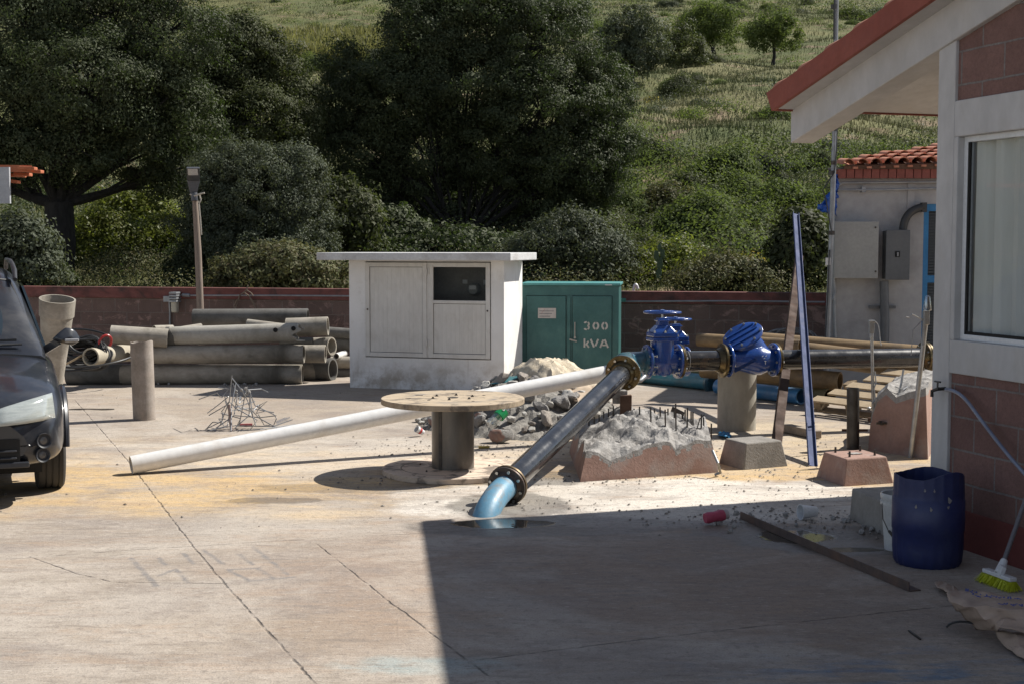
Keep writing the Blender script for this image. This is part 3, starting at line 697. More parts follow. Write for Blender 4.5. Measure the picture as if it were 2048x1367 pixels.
f3 = LP(1447); m = MB(); m.tube([g2+ax*.04, f3-ax*.04], .097, 32); M_vp = mat('varnished black pipe', (.030, .026, .022), (.018, .016, .015), 4, .22, .1, coat=.7, stain=(.14, .085, .05), stain_amt=.5, stain_scale=7); m.build('pipe', M_vp, line, smooth=True)
m = MB()
for px in (1373, 1438):
    q = LP(px); m.tube([q+frame(ax)[0]*.099*math.cos(t_)+frame(ax)[1]*.099*math.sin(t_) for t_ in [2*math.pi*k/32 for k in range(32)]], .004, 6, closed=True)
m.build('weld_seam', M_steel, line, smooth=True)
flange(f3-ax*.012, ax, .163, .024, M_brass, .1, .05, hubdir=-1)
# second gate valve branching behind
o2 = D(1350, 722, 14.0); gate_valve(o2, ax, .92, .12, line)
m = MB(); m.tube(bez(o2+ax*.12, o2+ax*.35, LP(1420)+Vector((0, .25, -.02)), LP(1420), 12), .08, 24); m.build('branch_pipe', M_vp, line, smooth=True)
m = MB(); m.lathe([(0, 0), (.12, 0), (.12, .02), (0, .02)], 28, o2-ax*.145, ax); m.build('blank_flange', M_blue, line, smooth=True, sharp=30)
# check valve
k0 = LP(1455); k1 = LP(1546); kc = (k0+k1)/2; khalf = (k1-k0).length/2; Z = Vector((0, 0, 1)); Yv = Z.cross(ax)
m = MB(); m.tube([k0, kc-ax*.12, kc-ax*.05, kc+ax*.03, kc+ax*.10, kc+ax*.16, k1], [.10, .105, .12, .145, .145, .12, .10], 32)
for q in (k0, k1): m.lathe([(.09, 0), (.160, 0), (.163, .004), (.163, .020), (.160, .024), (.09, .024)], 36, q-ax*.012, ax, closed=True)
el = R(27); U = (ax*math.cos(el)+Z*math.sin(el)).normalized(); N_ = (-ax*math.sin(el)*.8+Z*math.cos(el)*.8-Yv*.55); N_ = (N_-U*N_.dot(U)).normalized(); V_ = N_.cross(U)
pc = D(1486, 672, kc.y-.02); n = 32; vs = []; fs = []
for cc, a, b in ((pc-N_*.012, .185, .125), (pc-N_*.05, .16, .11), (kc+ax*.06+Z*.03, .155, .12), (kc+ax*.07-Z*.02, .13, .12)):
    for k in range(n): t_ = 2*math.pi*k/n; vs.append(cc+U*math.cos(t_)*a+V_*math.sin(t_)*b)
for i in range(3):
    for k in range(n): fs.append((i*n+k, (i+1)*n+k, (i+1)*n+(k+1) % n, i*n+(k+1) % n))
m.add(vs, fs)
for sg in (-1, 1):    # ribs cast on the side
    m.bar(kc-ax*.2-Yv*.07-Z*.10, kc+ax*.0-Yv*.135+Z*.02, .012, .03)
    m.bar(kc+ax*.17-Yv*.06-Z*.10, kc+ax*.02-Yv*.135+Z*.0, .012, .03)
cv = m.build('check_valve', M_blue, line, smooth=True, sharp=45)
m = MB()
for i, (r0, zz) in enumerate(((1.0, -.012), (1.0, .012))): pass
vs = []; fs = []
for off, kx in ((-.010, .98), (-.008, 1), (.012, 1), (.016, .97)):
    for k in range(n): t_ = 2*math.pi*k/n; vs.append(pc+N_*off+U*math.cos(t_)*.21*kx+V_*math.sin(t_)*.15*kx)
for i in range(3):
    for k in range(n): fs.append((i*n+k, i*n+(k+1) % n, (i+1)*n+(k+1) % n, (i+1)*n+k))
fs += [tuple(range(n))[::-1], tuple(range(3*n, 4*n))]
m.add(vs, fs)
for b in (-.06, 0, .06): m.bar(pc+N_*.018-U*.16+V_*b, pc+N_*.018+U*.16+V_*b, .014, .02, up=N_)
cvr = m.build('cover', M_blue, cv, smooth=True, sharp=40)
m = MB()
for k in range(8): t_ = 2*math.pi*k/8+.3; m.lathe([(.013, .014), (.013, .03), (.007, .031), (.007, .042)], 6, pc+U*math.cos(t_)*.185+V_*math.sin(t_)*.125, N_)
m.build('bolts', M_bolt, cvr)
m = MB(); 
for i in range(3): m.bar(kc+ax*(.055+.018*i)-Yv*.148+Z*(.045-.02*(i % 2)), kc+ax*(.07+.018*i)-Yv*.147+Z*(.055-.025*(i % 2)), .005)
m.bar(kc+ax*.08-Yv*.15+Z*.0, kc+ax*.10-Yv*.149+Z*.0, .005); m.bar(kc+ax*.09-Yv*.149+Z*.0, kc+ax*.09-Yv*.149-Z*.03, .005)
m.build('casting_mark', M_plw, cv)
bolts(k0-ax*.014, ax, .132, .085); bolts(k1+ax*.014, ax, .132, .085, ph=.1); flange(k1+ax*.026, ax, .163, .024, M_brass, .097, .03)
e1 = LP(1840); m = MB(); m.tube([k1+ax*.04, e1], .0955, 36); m.build('pipe', M_black, line, smooth=True)
e2 = LP(1851); flange(e2-ax*.02, ax, .155, .024, M_brass, .097, .035, hubdir=-1); flange(e2+ax*.006, ax, .155, .022, M_brass, .097, .02); bolts(e2-ax*.006, ax, .128, .08)
m = MB(); m.tube([e2, e2+ax*1.2], .0955, 24); m.build('pipe', M_black, line, smooth=True)
# concrete pipe section holding the valve up
cs = G(1473, 857); m = MB(); m.hollow((cs.x, cs.y, 0), (cs.x, cs.y, .605), .192, .03, 40)
tag(m.build('concrete_pipe_support', mat('pale pipe concrete', (.40, .37, .31), (.31, .285, .235), 3, .85, bump=.25, bscale=45, strv=(1, 1, .4), stain=(.2, .18, .14), stain_amt=.4), smooth=True, sharp=50), 'upright concrete pipe section carrying the blue check valve', 'concrete pipe')

# ============================================================ BROKEN PLINTH WITH REBAR AND OTHER BLOCKS
def nz(x, y, s=0):
    return math.sin(x*1.7+y*2.3+s)+.6*math.sin(x*3.9-y*3.1+s*2)+.35*math.sin(x*7.7+y*6.3+s*3)+.2*math.sin(x*15.1-y*13.7+s)
def broken(name, c, hf, hb, label, cat, mside, mtop, taper=.12, nu=110, nv=46, ns=9, amp=.03, edge=.06, vb=.55, seed=1, par=None, inset_end=.06):
    """c: four ground corners FL, FR, BR, BL; hf/hb: height profiles along front and back"""
    FL, FR, BR, BL = [Vector((q.x, q.y, 0)) for q in c]; r_ = random.Random(seed)
    cen = (FL+FR+BR+BL)/4
    def gp(u, v): return (FL*(1-u)+FR*u)*(1-v)+(BL*(1-u)+BR*u)*v
    def H(u, v):
        a = np.interp(u, [p[0] for p in hf], [p[1] for p in hf]); b = np.interp(u, [p[0] for p in hb], [p[1] for p in hb])
        t_ = min(1, v/vb); h = a*(1-t_)+b*t_; p = gp(u, v); kx, ky = p.x*11+.8*math.sin(p.y*9), p.y*11+.8*math.sin(p.x*7); cell = math.sin(math.floor(kx)*12.99+math.floor(ky)*78.2+seed)*43758.5; h += (cell-math.floor(cell)-.5)*amp*1.5*(.5-max(abs(kx-math.floor(kx)-.5), abs(ky-math.floor(ky)-.5)))*2.4*(.3 if v < .03 else 1)
        return max(.03, h+amp*nz(p.x*4, p.y*4, seed)*(.35 if v < .02 else 1)+r_.uniform(-amp, amp)*.10)
    Hm = [[H(i/nu, j/nv) for i in range(nu+1)] for j in range(nv+1)]
    def P(u, v, z):
        p = gp(u, v); d = cen-p; p = p+d*(taper*z/.4); return Vector((p.x, p.y, z))
    vs = []; fs = []; mi = []
    for j in range(nv+1):
        for i in range(nu+1): vs.append(P(i/nu, j/nv, Hm[j][i]))
    for j in range(nv):
        for i in range(nu): a = j*(nu+1)+i; fs.append((a, a+1, a+nu+2, a+nu+1)); mi.append(1)
    ring = [(i, 0) for i in range(nu)]+[(nu, j) for j in range(nv)]+[(i, nv) for i in range(nu, 0, -1)]+[(0, j) for j in range(nv, 0, -1)]
    o = len(vs); m_ = len(ring)
    for s in range(ns):
        for (i, j) in ring: h = Hm[j][i]; vs.append(P(i/nu, j/nv, h*s/ns) if s else P(i/nu, j/nv, 0)-Vector((0, 0, .02)))
    for s in range(ns):
        for k in range(m_):
            k2 = (k+1) % m_; i, j = ring[k]; i2, j2 = ring[k2]
            if s < ns-1: fs.append((o+s*m_+k, o+s*m_+k2, o+(s+1)*m_+k2, o+(s+1)*m_+k))
            else: fs.append((o+s*m_+k, o+s*m_+k2, j2*(nu+1)+i2, j*(nu+1)+i))
            mi.append(0 if (s+1)/ns*Hm[j][i] < Hm[j][i]-edge*(.5+.5*abs(nz(i*.13, j*.17, seed+4))) or s < 2 else 1)
    mb = MB(); mb.v = vs; mb.f = fs; mb.mi = mi
    return mb.build(name, [mside, mtop], par, smooth=True, sharp=24), gp, H
pl = thing('broken_plinth', 'long broken pink concrete plinth with a row of cut rebar standing in its rough top', 'concrete plinth', G(1290, 940))
broken('plinth', (G(1160, 963), G(1438, 944), G(1425, 898), G(1138, 903)), [(0, .24), (.1, .22), (.2, .15), (.35, .19), (.55, .27), (.66, .28), (.7, .21), (.85, .25), (1, .25)],
       [(0, .20), (.2, .34), (.4, .40), (.55, .36), (.8, .31), (1, .25)], None, None, M_pink, M_concr, amp=.03, edge=.03, seed=3, par=pl, taper=.16)
bars = [(1178, 838, 872), (1189, 836, 866), (1198, 832, 862), (1208, 826, 858), (1217, 820, 852), (1227, 815, 846), (1269, 820, 845), (1279, 816, 842), (1302, 817, 850), (1309, 820, 850), (1321, 817, 858), (1331, 822, 855), (1336, 820, 866),
        (1348, 826, 862), (1352, 810, 852), (1365, 830, 872), (1370, 822, 870), (1374, 818, 858), (1382, 826, 868), (1386, 826, 872), (1402, 831, 876), (1408, 838, 872), (1422, 850, 880), (1306, 854, 872)]
for i, (px, a, b) in enumerate(bars):
    Yq = 11.95 if px < 1240 else 11.75-.2*((i*7) % 3-1)
    m = MB(); m.bar(D(px, b+10, Yq), D(px+rnd.uniform(-1, 1), a-4, Yq), .012); m.build('rebar', M_dsteel, pl)
m = MB(); m.tube([D(1391, 866, 11.5), D(1400, 836, 11.5), D(1409, 828, 11.5)], .005, 6); m.build('bent_rebar', M_dsteel, pl)
m = MB(); m.tube([G(1425, 900, .2), G(1436, 925, .12), G(1441, 944, .03), G(1430, 948, .01)], .011, 8); m.build('conduit_end', M_gal, pl, smooth=True)
# timber prop and plate
q = D(1251, 812, 11.95); m = MB(); m.hexa([q+Vector((-.05, -.04, -.14)), q+Vector((.05, -.04, -.14)), q+Vector((.05, .04, -.14)), q+Vector((-.05, .04, -.14))], [q+Vector((-.045, -.04, .10)), q+Vector((.052, -.04, .105)), q+Vector((.052, .04, .105)), q+Vector((-.045, .04, .09))])
tag(m.build('prop', M_rust, bevel=.006), 'short rusty prop wedged on the broken plinth under the pipe flange', 'prop')
q = D(1232, 786, 12.1); m = MB(); m.box(q, (.17, .16, .07), .2); m.box(q+Vector((.02, 0, -.06)), (.10, .12, .05), -.1); tag(m.build('packing_block', M_concr, bevel=.008), 'small concrete packing block under the lower pipe elbow', 'concrete block')

def frustum(name, label, B, T, z, mt, cat='concrete block', bolts_=False, rough=True):
    t = thing(name, label, cat, (sum(b.x for b in B)/4, sum(b.y for b in B)/4, 0))
    m = MB(); nn = 8
    Bp = [Vector((b.x, b.y, -.01)) for b in B]; Tp = [Vector((b.x, b.y, z)) for b in T]
    m.hexa(Bp, Tp); ob = m.build('block', mt, t, bevel=.012)
    if bolts_:
        c = sum(Tp, Vector())/4
        for p in Tp:
            mm = MB(); e = c.lerp(p, .62); mm.lathe([(.009, -.01), (.009, .035), (.0085, .036), (.0085, .045)], 8, e); mm.build('anchor_bolt', M_dsteel, t)
        mm = MB(); mm.box((c.x, c.y, z+.004), (.09, .07, .006), .4); mm.build('dowel_patch', M_concr, t)
    return t
# grey pedestal
def quad_from(fc, l, r, k=.0):      # front corner, left corner, right corner -> parallelogram, ccw
    return [fc, r, r+l-fc, l]
B = quad_from(G(1487, 939), G(1436, 925), G(1577, 931)); c = sum(B, Vector())/4; T = [c.lerp(b, .80) for b in B]
frustum('pedestal', 'grey tapered concrete pedestal between the broken plinth and the blue post', B, T, .215, mat('grey pedestal concrete', (.27, .25, .225), (.20, .185, .165), 5, .9, bump=.5, stain=(.1, .09, .08), stain_amt=.5))
B = quad_from(G(1687, 972), G(1631, 952), G(1789, 965)); c = sum(B, Vector())/4; T = [c.lerp(b, .80) for b in B]
frustum('pedestal', 'pink tapered concrete pedestal with four anchor bolts on top', B, T, .205, M_pink, bolts_=True)
l = G(1698, 1036); fc = G(1772, 1072); rr = l+(G(1900, 1046)-fc); B = [Vector((fc.x, fc.y, 0)), Vector((fc.x+.75, fc.y+.2, 0)), Vector((l.x+.75, l.y+.2, 0)), Vector((l.x, l.y, 0))]
c = sum(B, Vector())/4; T = [c.lerp(b, .97) for b in B]
frustum('step_block', 'low grey concrete block against the wall behind the white bucket', B, T, .21, mat('grey step concrete', (.30, .28, .25), (.24, .22, .195), 4, .9, bump=.4, stain=(.14, .12, .1), stain_amt=.5))
# pink buttress by the white pillar
bt = thing('buttress', 'tall broken pink concrete buttress standing beside the white pillar', 'concrete pillar', G(1790, 905))
broken('stump', (G(1736, 899), G(1856, 918), G(1880, 868), G(1752, 868)), [(0, .30), (.10, .50), (.25, .585), (.33, .55), (.45, .50), (.7, .56), (1, .60)], [(0, .42), (.3, .58), (.6, .62), (1, .62)], None, None, M_pink, M_concr, amp=.014, edge=.03, seed=8, par=bt, taper=.09, nu=40)
m = MB(); m.tube([D(1797, 788, 12.3), D(1803, 764, 12.3), D(1807, 738, 12.3)], .010, 8); m.tube([D(1790, 772, 12.2), D(1806, 778, 12.2), D(1816, 772, 12.3)], .006, 6); m.build('threaded_rod', M_steel, bt)
for px, py in ((1764, 846), (1830, 856)):
    q = G(px, 905); q = D(px, py, 12.15 if px < 1800 else 11.95); m = MB(); m.lathe([(.02, 0), (.02, .03), (.012, .03), (.012, .08)], 8, q+Vector((0, .06, 0)), (0, -1, 0)); m.box(q+Vector((0, .02, 0)), (.09, .012, .02)); m.build('clamp', M_dsteel, bt)
# ============================================================ STACK OF PIPES BY THE WALL
GP = 'concrete pipes heaped along the wall'
def pipe2(a, b, r, mt, label, th=None, jag=None, group=GP, cat='concrete pipe', name='concrete_pipe', collar=None):
    m = MB(); m.hollow(a, b, r, th or r*.16, 32, jag=jag); o = m.build(name, mt, smooth=True, sharp=45); tag(o, label, cat, group)
    return o
def onG(px, py, r): return G(px, py, r)
pipe2(onG(243, 748, .13), onG(605, 747, .13), .13, M_conc, 'bottom front grey pipe of the heap, longest and lying on the ground')
pipe2(D(265, 709, 18.15), D(608, 707, 18.15), .121, M_conc, 'second front grey pipe, lying directly on the bottom front pipe')
jg = lambda i, a: (.05*math.sin(3*a)+.03*math.sin(7*a)) if i in (1, 2) else 0
o = pipe2(D(338, 672, 18.2), D(597, 664, 18.1), .122, mat('light pipe concrete', (.42, .40, .355), (.33, .31, .265), 3, .85, bump=.25, stain=(.17, .15, .12), stain_amt=.4), 'topmost front grey pipe with chipped end and drilled holes', jag=jg)
m = MB()
for px, py in ((551, 660), (587, 657)): q = D(px, py, 17.98); m.lathe([(0, 0), (.03, 0), (.03, .012), (0, .012)], 14, q, (0, -1, .25))
m.build('hole', M_dark, o)
q0 = D(333, 673, 18.2); m = MB(); m.hollow(q0, D(352, 672.5, 18.2), .128, .03, 32); m.build('collar', M_concd, o, smooth=True, sharp=45)
pipe2(D(222, 669, 18.0), D(336, 676, 18.1), .122, M_conc, 'pale stub of pipe at the left end of the topmost pipe')
pipe2(D(181, 713, 17.4), D(262, 704, 18.5), .115, mat('cream pipe concrete', (.43, .39, .30), (.35, .31, .24), 3, .8), 'short pale pipe with its open end showing beside the cable coil')
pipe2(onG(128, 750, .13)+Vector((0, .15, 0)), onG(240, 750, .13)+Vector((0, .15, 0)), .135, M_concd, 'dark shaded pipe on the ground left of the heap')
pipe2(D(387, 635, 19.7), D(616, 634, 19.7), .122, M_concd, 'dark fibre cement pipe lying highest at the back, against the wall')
pipe2(D(495, 648, 19.0), D(576, 658, 18.9), .07, M_conc, 'thin pale pipe sloping down behind the topmost front pipe')
pipe2(D(573, 655, 18.75), D(656, 652, 18.75), .128, M_conc, 'thick short pale pipe on top at the right end of the heap')
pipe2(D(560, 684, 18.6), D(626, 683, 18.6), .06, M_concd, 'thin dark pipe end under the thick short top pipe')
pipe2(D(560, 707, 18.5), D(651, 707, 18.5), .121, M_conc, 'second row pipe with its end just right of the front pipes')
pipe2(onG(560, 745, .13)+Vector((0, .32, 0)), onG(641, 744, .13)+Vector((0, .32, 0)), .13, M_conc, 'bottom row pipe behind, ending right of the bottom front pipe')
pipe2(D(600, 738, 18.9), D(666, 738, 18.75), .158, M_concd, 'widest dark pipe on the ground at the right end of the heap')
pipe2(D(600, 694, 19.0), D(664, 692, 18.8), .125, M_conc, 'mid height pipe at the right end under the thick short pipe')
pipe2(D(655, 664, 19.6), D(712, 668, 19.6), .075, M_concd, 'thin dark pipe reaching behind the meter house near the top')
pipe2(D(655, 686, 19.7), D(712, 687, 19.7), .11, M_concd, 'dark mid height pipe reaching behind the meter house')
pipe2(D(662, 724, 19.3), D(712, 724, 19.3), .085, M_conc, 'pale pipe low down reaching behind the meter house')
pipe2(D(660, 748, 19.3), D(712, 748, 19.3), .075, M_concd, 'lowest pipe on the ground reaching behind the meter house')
pipe2(D(345, 662, 18.6), D(402, 653, 18.9), .045, M_conc, 'thin pale tube lying tilted on top of the heap')
pipe2(D(308, 658, 18.5), D(345, 657, 18.7), .05, M_conc, 'small pale tube end peeping above the pale stub')
pipe2(D(672, 712, 19.1), D(690, 706, 19.6), .045, M_pvc, 'small white tube end between pipes at the right of the heap')
for i in range(9):
    q = G(rnd.uniform(300, 560), rnd.uniform(768, 774)); m = MB(); m.ico(q+Vector((0, 0, .012)), rnd.uniform(.015, .035), 1, i); tag(m.build('stone', M_concr), 'small loose stone at the foot of the concrete pipe heap', 'stone', 'stones at the foot of the pipe heap')
# upright pieces
tb = G(289, 838); tpp = D(283, 684, tb.y)
jg2 = lambda i, a: (.006*math.sin(5*a+1)+.018*max(0, math.sin(a+.6))**2) if i in (1, 2) else 0
m = MB(); m.hollow((tb.x, tb.y, -.005), tpp, .117, .016, 36, jag=jg2)
tag(m.build('upright_pipe', mat('mottled fibre cement', (.37, .325, .285), (.25, .215, .18), 6, .85, bump=.3, stain=(.40, .33, .28), stain_amt=.5, stain_scale=7), smooth=True, sharp=45), 'grey fibre cement pipe standing alone and upright on the concrete yard', 'upright pipe')
cb = G(104, 795); cb2 = D(115, 598, cb.y-.22); d_ = (cb2-cb); L_ = d_.length
m = MB(); m.lathe([(.10, 0), (.185, L_*.8), (.19, L_*.83), (.202, L_*.835), (.21, L_), (.19, L_), (.17, L_*.8), (.085, 0)], 44, (cb.x, cb.y, 0), d_, closed=True)
tag(m.build('bell_pipe', M_conc, smooth=True, sharp=35), 'large tapered concrete bell pipe standing behind the dark car mirror', 'concrete pipe')
# cable coil and its red end
cc = D(172, 705, 17.6)
coil = thing('cable_coil', 'thick coil of black cable with a red end leaning on the pipe heap', 'cable coil', (cc.x, cc.y, 0))
m = MB(); r_ = random.Random(4)
for k in range(15):
    R0 = .30-.008*k+r_.uniform(-.012, .012); ctr = cc+Vector((r_.uniform(-.02, .02), .12-.015*k, -.08+.014*k)); tl = .42+r_.uniform(-.04, .04)
    m.tube([ctr+Vector((R0*math.cos(t_), .30*R0*math.sin(t_), R0*tl*1.1*math.sin(t_)+.03*math.sin(2*t_+k))) for t_ in [2*math.pi*i/28 for i in range(28)]], .018, 6, closed=True)
m.build('loops', M_rub, coil, smooth=True)
m = MB(); m.tube(bez(D(196, 688, 17.5), D(205, 660, 17.5), D(232, 668, 17.6), D(219, 692, 17.6), 10), .016, 8); m.build('red_end', plain('red cable', (.42, .03, .03), .4), coil, smooth=True)
m = MB(); m.tube(bez(D(140, 659, 17.8), D(175, 656, 17.8), D(205, 664, 17.7), D(222, 674, 17.7), 10), .014, 8); m.tube(bez(D(128, 733, 17.2), D(165, 738, 17.2), D(230, 728, 17.2), D(265, 712, 17.7), 14), .014, 8); m.tube(bez(D(120, 741, 17.2), D(150, 742, 17.2), D(190, 736, 17.2), D(200, 733, 17.2), 14), .014, 8)
m.build('tails', M_rub, coil, smooth=True)
m = MB(); m.bar(D(132, 728, 17.3), D(182, 700, 17.5), .02); tag(m.build('stick', M_wood), 'thin wooden stick under the black cable coil', 'stick')

# ============================================================ REBAR TANGLE
rt = thing('rebar_tangle', 'tangled heap of bent steel rods lying on the yard before the pipes', 'scrap metal', G(500, 850))
def path_px(pts, Y): return [D(px, py, Y+dy) for px, py, dy in pts]
r_ = random.Random(12); Yt_ = G(490, 858).y
strands = [[(415, 825, .2), (440, 806, .1), (457, 792, 0)], [(464, 750, 0), (461, 776, 0), (459, 800, 0), (440, 850, .1)], [(466, 765, .1), (475, 790, .1), (468, 830, 0), (432, 855, -.1)],
           [(464, 755, .1), (480, 775, .1), (500, 790, .1), (505, 830, 0)], [(495, 772, 0), (488, 800, 0), (478, 850, .1)], [(500, 785, .1), (510, 810, .1), (548, 828, .1), (553, 836, .1), (545, 855, .1)],
           [(472, 764, .1), (463, 810, 0), (462, 862, -.15)], [(470, 830, .1), (520, 834, .1), (553, 830, .1)], [(430, 857, 0), (470, 850, .1), (545, 852, .1), (585, 838, .2)],
           [(465, 820, .1), (500, 815, .2), (548, 824, .2)], [(415, 858, -.1), (440, 862, -.1), (520, 858, -.1), (590, 848, .1)], [(476, 786, 0), (468, 800, 0), (480, 815, .1), (505, 822, .1)],
           [(482, 776, 0), (495, 800, .1), (512, 850, 0)], [(450, 800, 0), (459, 824, 0), (455, 850, -.1), (420, 860, -.2)], [(500, 790, 0), (498, 830, 0), (470, 855, -.1)]]
for k in range(17):
    a = (r_.uniform(440, 520), r_.uniform(775, 845), r_.uniform(-.1, .2)); b = (a[0]+r_.uniform(-30, 40), a[1]+r_.uniform(-20, 25), r_.uniform(-.1, .2)); c = (b[0]+r_.uniform(-40, 50), min(858, b[1]+r_.uniform(-15, 30)), r_.uniform(-.1, .2))
    strands.append([a, b, c])
for s in strands:
    P = [D(px, py, G(px, 862).y*.0+Yt_+dy) for px, py, dy in s]
    m = MB(); m.tube(P, .0055, 6); m.build('rod', M_steel, rt)
m = MB(); m.tube([D(458, 808, Yt_-.05), D(460, 835, Yt_-.05), D(463, 860, Yt_-.1)], .014, 8); m.build('thick_rod', mat('ribbed rusty rod', (.20, .11, .09), (.33, .30, .29), 14, .7, .2, strv=(1, 1, 6)), rt)
m = MB()
for k in range(7): q = D(480+r_.uniform(-12, 26), 778+r_.uniform(-5, 20), Yt_+.1); m.ico(q, .022, 1, k)
m.build('concrete_crumbs', M_concr, rt)
m = MB(); q = G(492, 848, .02); m.box(q, (.13, .03, .02), .2); tag(m.build('red_scrap', plain('red scrap plastic', (.45, .12, .13))), 'small pinkish red scrap in the rod tangle', 'litter')
m = MB(); q = G(553, 846, .03); m.lathe([(.0, 0), (.024, .0), (.024, .10), (.01, .13), (.01, .15), (0, .15)], 12, q, (.8, .3, .35)); tag(m.build('clear_bottle', glass('clear plastic', (.85, .87, .9), .12, .25), smooth=True), 'small clear plastic bottle lying on the steel rods', 'bottle')
m = MB(); 
for k in range(5): a = G(138+k*5, 818, .01); m.tube(bez(a, a+Vector((.15, .03, .01)), a+Vector((.28, -.02, 0)), a+Vector((.38, .05, 0)), 6), .006, 5)
tag(m.build('wire_scrap', M_dsteel), 'few strands of dark wire flat on the ground behind the car', 'wire')

# ============================================================ RUBBLE HEAP
rc = G(1055, 842); RX, RY, RH = 1.14, 1.40, .43
def rubz(x, y):
    r2 = ((x-rc.x)/RX)**2+((y-rc.y)/RY)**2; return max(0, RH*(1-r2**.8))
m = MB(); nn = 60; vs = []; fs = []
for j in range(nn+1):
    for i in range(nn+1):
        x = rc.x+(i/nn*2-1)*RX*1.15; y = rc.y+(j/nn*2-1)*RY*1.15; h = rubz(x, y); vs.append((x, y, h-.006+(.022*nz(x*5, y*5, 2)+rnd.uniform(-.015, .015) if h > 0 else -.01)))
m.add(vs, [(j*(nn+1)+i, j*(nn+1)+i+1, (j+1)*(nn+1)+i+1, (j+1)*(nn+1)+i) for j in range(nn) for i in range(nn)])
tag(m.build('rubble_grit', mat('rubble grit', (.30, .28, .25), (.15, .14, .125), 18, .95, bump=1, bscale=60)), 'mound of grey grit and crumbled concrete under the broken chunks', 'rubble', kind='stuff')
protos = []
M_rubb = [M_concr, mat('pale rubble', (.56, .54, .50), (.42, .40, .36), 8, .95, bump=.8, bscale=35), mat('brown rubble', (.38, .34, .30), (.27, .235, .20), 8, .95, bump=.8, bscale=35)]
def chunk(seed, mt, loc, s, rot, label='broken grey concrete chunk in the rubble heap under the white pipe', sq=(1, 1, 1)):
    m = MB(); m.ico((0, 0, 0), 1, 3, seed, amp=.2, sq=sq); vs_ = m.v
    for i, q in enumerate(vs_): vs_[i] = q*(1+.07*nz(q.x*3+seed, q.y*3, q.z*4))
    o = m.build('concrete_chunk', mt, local=True, smooth=True, sharp=28); o.location = loc; o.scale = (s,)*3; o.rotation_euler = rot
    return tag(o, label, 'rubble', 'broken concrete chunks in the rubble heap')
r_ = random.Random(21); base = []
for k in range(9): base.append(chunk(k+3, M_rubb[k % 3], (rc.x, rc.y, .2), .1, (0, 0, 0), sq=(1, r_.uniform(.6, .9), r_.uniform(.5, .8))))
pos = []
tries = 0
while len(pos) < 170 and tries < 8000:
    tries += 1; a = r_.uniform(0, 2*math.pi); rr = math.sqrt(r_.random())*1.03; x = rc.x+RX*rr*math.cos(a); y = rc.y+RY*rr*math.sin(a)
    s = r_.choice([.04, .05, .06, .07, .085, .10, .12])*(1 if rr < .85 else .6)
    if all((x-p[0])**2+(y-p[1])**2 > (.62*(s+p[2]))**2 for p in pos): pos.append((x, y, s))
for i, (x, y, s) in enumerate(pos):
    if i < 9: o = base[i]
    else: o = base[i % 9].copy(); sc.collection.objects.link(o)
    o.location = (x, y, rubz(x, y)+s*.35); o.scale = (s,)*3; o.rotation_euler = (r_.uniform(-.6, .6), r_.uniform(-.6, .6), r_.uniform(0, 6.28))
def pinkchunk(px, py, Y, s, seed, label):
    m = MB(); m.ico((0, 0, 0), 1, 3, seed, amp=.15, sq=(1, .7, .75)); o = m.build('concrete_chunk', [M_concr, M_pink], local=True, smooth=True, sharp=28)
    d = Vector((-.45, -.8, .15)).normalized()
    for p in o.data.polygons: p.material_index = 1 if p.normal.dot(d) > .72 else 0
    o.location = D(px, py, Y); o.scale = (s,)*3; tag(o, label, 'rubble'); return o
pinkchunk(1003, 870, G(1003, 888).y+.12, .125, 31, 'largest chunk with a pink painted face at the front of the rubble heap')
pinkchunk(868, 845, G(868, 860).y+.1, .085, 35, 'pink faced chunk at the left edge of the rubble behind the spool drum')
pinkchunk(1025, 856, G(1025, 880).y+.3, .05, 38, 'small pinkish chunk right beside the largest pink faced chunk')
pinkchunk(958, 836, G(958, 870).y+.2, .09, 41, 'dusky pink chunk just right of the spool drum')
# pile of fibre / sawdust
fc_ = D(1098, 764, 14.7); m = MB(); nn = 54; vs = []
WX, WY = .74, .6
for j in range(nn+1):
    for i in range(nn+1):
        u = i/nn*2-1; v = j/nn*2-1; r2 = min(1, math.sqrt(u*u+v*v)); x = fc_.x+u*WX; y = fc_.y+v*WY
        h = .63*max(0, 1-abs(r2)**1.9)+.012; h += (.020*nz(x*6, y*6, 5)+rnd.uniform(-.012, .012))*(1 if h > .03 else 0); vs.append((x+.02*nz(y*5, u), y, max(h, rubz(x, y)*.6 if h > .02 else -.02)))
m.add(vs, [(j*(nn+1)+i, j*(nn+1)+i+1, (j+1)*(nn+1)+i+1, (j+1)*(nn+1)+i) for j in range(nn) for i in range(nn)])
tag(m.build('fibre_mound', mat('pale fibre', (.68, .60, .47), (.55, .46, .33), 14, .95, bump=1, bscale=70, strv=(1, 2, 1)), smooth=True, sharp=35), 'mound of pale straw coloured fibre behind the rubble, before the green cabinet', 'sawdust mound', kind='stuff')
